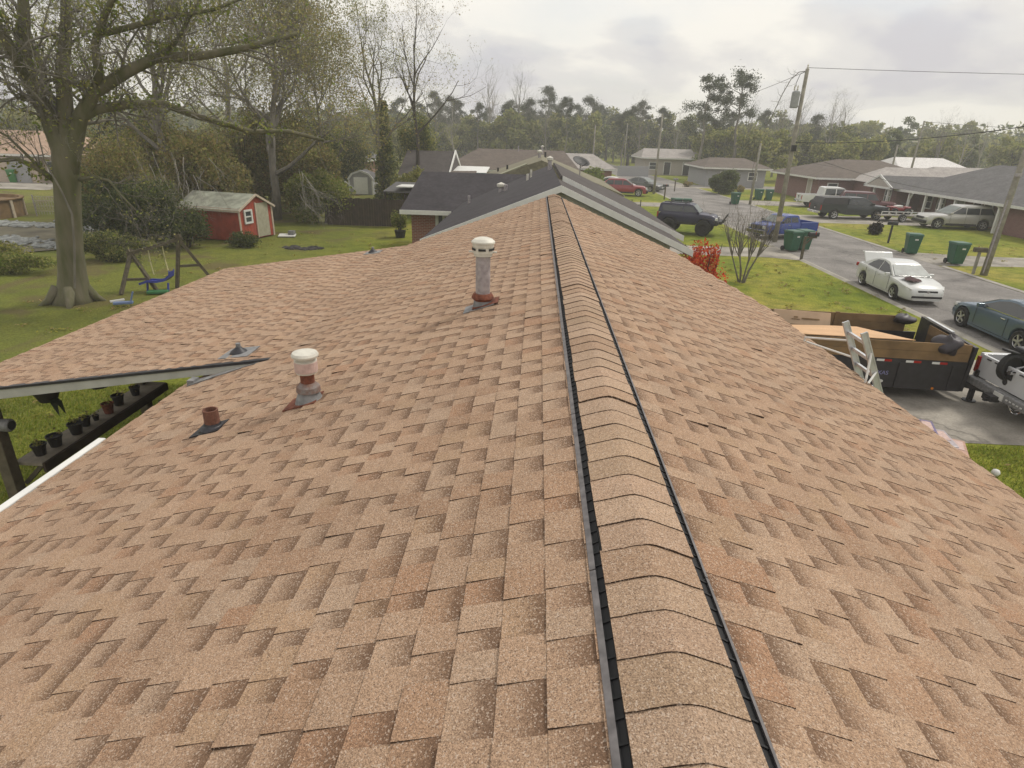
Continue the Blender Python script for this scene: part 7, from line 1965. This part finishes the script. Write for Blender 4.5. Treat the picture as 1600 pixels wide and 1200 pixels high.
for w0, w1, dz in ((-0.17, 0.17, 0.0), (-0.2, -0.165, 0.06), (0.165, 0.2, 0.06)):
    vs_ = []
    for p in pp_: vs_ += [(p.x, p.y + w0, p.z), (p.x, p.y + w1, p.z), (p.x + (dz and -0.02), p.y + w1, p.z + 0.03 + dz), (p.x + (dz and -0.02), p.y + w0, p.z + 0.03 + dz)]
    n_ = len(pp_)
    s_.add(vs_, [(4 * i + k, 4 * i + (k + 1) % 4, 4 * i + 4 + (k + 1) % 4, 4 * i + 4 + k) for i in range(n_ - 1) for k in range(4)] + [(3, 2, 1, 0), (4 * n_ - 4, 4 * n_ - 3, 4 * n_ - 2, 4 * n_ - 1)])
recalc(s_.build('seat', BL, sl))
lg = MB()
for x_ in (-0.6, 0.3): lg.beam((x_, -0.25, 0.02), (x_ + 0.05, -0.22, 0.42), 0.06)
lg.build('leg', BL, sl)
MB().box((0.0, -0.5, 0.09), (0.8, 0.35, 0.12), 0.3).build('base', mat('green_plastic', (0.03, 0.15, 0.05), 0.5), sl, bevel=0.03)
ty = thing('toy_scooter', 'small blue and white toy lying by the oak roots', 'toy', (-12.9, 18.0, 0))
t_ = MB(); t_.box((0, 0, 0.1), (0.55, 0.16, 0.08), 0.4); t_.beam((0.2, 0.05, 0.1), (0.32, 0.1, 0.45), 0.05); t_.build('body', mat('faded_blue_toy', (0.14, 0.2, 0.36), 0.5), ty, bevel=0.02)
tx = MB(); tx.box((-0.25, 0.1, 0.14), (0.4, 0.08, 0.05), 0.9); tx.build('deck', M['white_trim'], ty)
bd = thing('white_board', 'white board lying on the grass by the red shed door', 'board', (-13.1, 31.9, 0.12))
MB().box((0, 0, 0), (0.85, 0.5, 0.05), 0.2, 0.12).build('panel', M['white_trim'], bd)
b_ = MB(); b_.box((0.2, 0.15, 0.1), (0.3, 0.3, 0.25)); b_.build('crate', M['lead'], bd)
mt = thing('ash_patch', 'dark burnt heap on the back lawn right of the red shed', 'ash heap', (-11.2, 28.9, 0))
ap = MB(); rr = random.Random(6)
for k in range(40):
    a = rr.uniform(0, 6.28); q = rr.random() ** 0.5
    ap.lathe([(0.22, -0.02), (0.18, 0.05), (0.06, 0.09), (0.001, 0.1)], (math.cos(a) * q * 0.95, math.sin(a) * q * 0.42, 0), 6, M=Matrix.Rotation(rr.uniform(0, 6), 3, 'Z') @ Matrix.Diagonal((1.2, 0.7, rr.uniform(0.5, 1.3))))
ap.build('ash', mat('ash', (0.035, 0.032, 0.03), 1, 0.5, 8), mt)
pool = thing('garden_pool', 'round tan above ground pool at the left edge beyond the ditch', 'pool', (-33.6, 35.6, 0))
MB().lathe([(2.6, 0), (2.6, 1.0), (2.72, 1.02), (2.72, 1.08), (2.5, 1.08), (2.5, 0.9), (0.001, 0.9)], (0, 0, 0), 28).build('wall', M['wood_side'], pool)
for k in range(12):
    a = k * PI / 6; MB().box((2.66 * math.cos(a), 2.66 * math.sin(a), 0.53), (0.06, 0.16, 1.06), a).build('upright', M['shed_trim'], pool)
cf = thing('wire_fence', 'rusty chain link fence with thin posts along the ditch', 'fence', (0, 0, 0))
wf = MB()
fp_ = [(-30.4, 36.6), (-28.6, 36.9), (-26.0, 36.4), (-23.6, 35.8), (-21.4, 35.0)]
for a, b in zip(fp_, fp_[1:]):
    for z in (0.3, 0.6, 0.9, 1.15): wf.beam((*a, z), (*b, z), 0.02)
    d = Vector((b[0] - a[0], b[1] - a[1], 0))
    for k in range(12):
        p = Vector((*a, 0)) + d * k / 12; wf.beam(p + Vector((0, 0, 0.1)), p + d / 12 + Vector((0, 0, 1.15)), 0.01); wf.beam(p + Vector((0, 0, 1.15)), p + d / 12 + Vector((0, 0, 0.1)), 0.01)
wf.build('wire_mesh', M['galv'], cf)
for a in fp_: MB().beam((*a, 0), (*a, 1.25), 0.05).build('post', M['galv'], cf)
# plank shelf between the patio posts with nursery pots
XS = RX - 6.83
shf = thing('plank_shelf', 'grey plank shelf fixed between the patio posts', 'shelf', (XS, 0, 0))
MB().bb(-0.02, 0.34, 6.35, 9.05, 1.30, 1.34).build('plank', M['shelf_wood'], shf)
MB().bb(0.342, 0.375, 6.35, 9.05, 1.21, 1.335).build('edge_board', M['fence_wood'], shf)
b_ = MB()
for yy in (6.42, 8.85): b_.beam((0.0, yy, 1.0), (0.30, yy, 1.295), 0.05)
b_.build('bracket', M['post_wood'], shf)
POTS = [(6.56, 0.085, 1.05), (6.80, 0.09, 1.0), (7.16, 0.092, 1.0), (7.40, 0.068, 1.1), (7.58, 0.045, 1.0), (7.83, 0.082, 1.1), (8.12, 0.085, 1.1), (8.50, 0.075, 1.1)]
NM = ['first', 'second', 'third', 'fourth', 'fifth, smallest', 'sixth, brownish', 'seventh', 'eighth']
for k, (yy, r, s) in enumerate(POTS):
    t = thing('nursery_pot', 'black nursery pot on the plank shelf, %s from the near post' % NM[k], 'plant pot', (XS + 0.17 + (k % 3) * 0.02, yy, 1.342), k * 0.7, 'nursery pots on the plank shelf')
    hh = r * 1.75 * s
    MB().lathe([(r * 0.70, 0), (r * 0.97, hh * 0.86), (r * 1.07, hh * 0.86), (r * 1.07, hh), (r * 0.94, hh), (r * 0.9, hh * 0.82), (0.001, hh * 0.82)], (0, 0, 0), 14).build('pot', M['pot'] if k != 5 else M['rust'], t)
    nn = 40 if k in (0, 2, 3) else 14
    P = nr.normal(size=(nn, 3)) * np.array([r * 0.4, r * 0.4, r * 0.35]) + np.array([0, 0, hh + 0.02])
    tag(link('seedling', leaf_mesh('seedling', P, 0.022, G_OLIVE + G_BROWN, nr), M['leaf'], t), kind='stuff')
for nm, lb, x, y, z, sc in (('hanging_plant', 'hanging basket plant with drooping leaves under the patio edge', -5.74, 6.35, 2.28, 1.0), ('hanging_plant', 'dark hanging pot half hidden by the patio fascia', -5.18, 6.5, 2.42, 0.9)):
    t = thing(nm, lb, 'hanging plant', (x, y, z))
    MB().lathe([(0.09, -0.06), (0.14, 0.06), (0.15, 0.08), (0.12, 0.08), (0.001, 0.05)], (0, 0, 0), 14).build('pot', M['pot'], t)
    MB().tube([(0.12, 0, 0.08), (0, 0, 0.16), (-0.12, 0, 0.08)], 0.006, 4).build('hanger', M['wire'], t)
    if sc == 1.0:
        lf = MB()
        for k in range(4):
            a = -0.6 + k * 0.7; d = Vector((math.cos(a), -0.3 + math.sin(a) * 0.4, 0))
            p0 = Vector((0, 0, 0.05)); p1 = p0 + d * 0.16 + Vector((0, 0, -0.1)); p2 = p1 + d * 0.06 + Vector((0, 0, -0.16)); s = d.cross(Vector((0, 0, 1))).normalized() * 0.035
            lf.add([p0, p1 - s, p1 + s, p2], [(0, 1, 3, 2)])
        lf.build('leaf_blades', mat('dark_leaf', (0.02, 0.03, 0.012), 0.6), t)
lm = thing('porch_speaker', 'grey barrel lamp strapped to the near patio post', 'lamp', (XS + 0.12, 6.24, 1.92)); lm.scale = (0.75, 0.75, 0.75)
MB().lathe([(0.08, -0.12), (0.10, -0.10), (0.11, 0.10), (0.09, 0.13), (0.001, 0.13)], (0, 0, 0), 14, 'X').build('barrel', M['lead'], lm)
MB().lathe([(0.075, 0), (0.001, 0.01)], (0.132, 0, 0), 14, 'X').build('lens', M['black'], lm)
wbl = thing('white_ball', 'small white ball on the grass at the right roof edge', 'ball', (8.25, 9.5, 0.07))
MB().lathe([(0.001, -0.07), (0.05, -0.05), (0.07, 0), (0.05, 0.05), (0.001, 0.07)], (0, 0, 0), 12).build('ball', M['white_trim'], wbl, smooth=True)

# grass blades where the lawn comes close
def blades(name, regions, n, seed, hmean):
    g = np.random.default_rng(seed)
    P = []
    for x0, x1, y0, y1, wgt in regions:
        k = int(n * wgt); P.append(np.stack([g.uniform(x0, x1, k), g.uniform(y0, y1, k), np.zeros(k)], 1))
    P = np.concatenate(P); k = len(P)
    h = hmean * g.uniform(0.5, 1.5, k); a = g.uniform(0, 6.28, k); w = g.uniform(0.006, 0.013, k) * (hmean / 0.06)
    tip = P + np.stack([np.cos(a * 1.7) * h * 0.6, np.sin(a * 1.7) * h * 0.6, h], 1)
    s = np.stack([np.cos(a) * w, np.sin(a) * w, np.zeros(k)], 1)
    v = np.stack([P - s, P + s, tip], 1).reshape(-1, 3)
    me = bpy.data.meshes.new(name)
    me.vertices.add(3 * k); me.vertices.foreach_set('co', v.astype(np.float32).ravel())
    me.loops.add(3 * k); me.loops.foreach_set('vertex_index', np.arange(3 * k, dtype=np.int32))
    me.polygons.add(k); me.polygons.foreach_set('loop_start', np.arange(0, 3 * k, 3, dtype=np.int32)); me.polygons.foreach_set('loop_total', np.full(k, 3, np.int32))
    cs = np.array([(0.17, 0.22, 0.028), (0.22, 0.25, 0.035), (0.14, 0.19, 0.025), (0.29, 0.27, 0.06)])
    c = cs[g.integers(0, 4, k)] * g.uniform(0.75, 1.25, (k, 1)); c = np.concatenate([c, np.ones((k, 1))], 1)
    me.color_attributes.new('Col', 'FLOAT_COLOR', 'CORNER').data.foreach_set('color', np.repeat(c, 3, 0).astype(np.float32).ravel())
    me.update(); me.validate()
    return tag(link(name, me, M['leaf']), kind='stuff')
blades('grass', [(7.0, 13.3, 3.0, 10.65, 0.45), (-12, -4.6, 3.0, 12, 0.55)], 110000, 500, 0.055)

gw = np.random.default_rng(61)
Cw = np.concatenate([np.stack([gw.uniform(5, 13.2, 420), gw.uniform(2, 30, 420)], 1), np.stack([gw.uniform(20.2, 30, 200), gw.uniform(22, 46, 200)], 1), np.stack([gw.uniform(-16, -4.6, 420), gw.uniform(4, 34, 420)], 1)])
Cw = Cw[~((Cw[:, 0] > 3) & (Cw[:, 0] < 14) & (Cw[:, 1] > 10.5) & (Cw[:, 1] < 16.2))]
Cw = Cw[::2]; Pw = np.repeat(Cw, 10, 0); Pw = np.concatenate([Pw + gw.normal(size=Pw.shape) * 0.09, gw.uniform(0.01, 0.07, (len(Pw), 1))], 1)
tag(link('lawn_weeds', leaf_mesh('weeds', Pw, 0.05, G_YEL[:2] + G_BROWN[:2], gw, 1.5), M['leaf']), kind='stuff')
# ---------------------------------------------------------------- air
hz = MB(); hz.bb(-260, 260, -30, 300, -1.0, 24)
hm_ = bpy.data.materials.new('haze_air'); hm_.use_nodes = True
hn, hl_ = hm_.node_tree.nodes, hm_.node_tree.links
hn.clear()
ho = hn.new('ShaderNodeOutputMaterial'); hv = hn.new('ShaderNodeVolumePrincipled')
hv.inputs['Color'].default_value = (0.93, 0.94, 0.95, 1); hv.inputs['Density'].default_value = 0.0014
hl_.new(hv.outputs[0], ho.inputs['Volume'])
tag(hz.build('haze', hm_), kind='stuff')
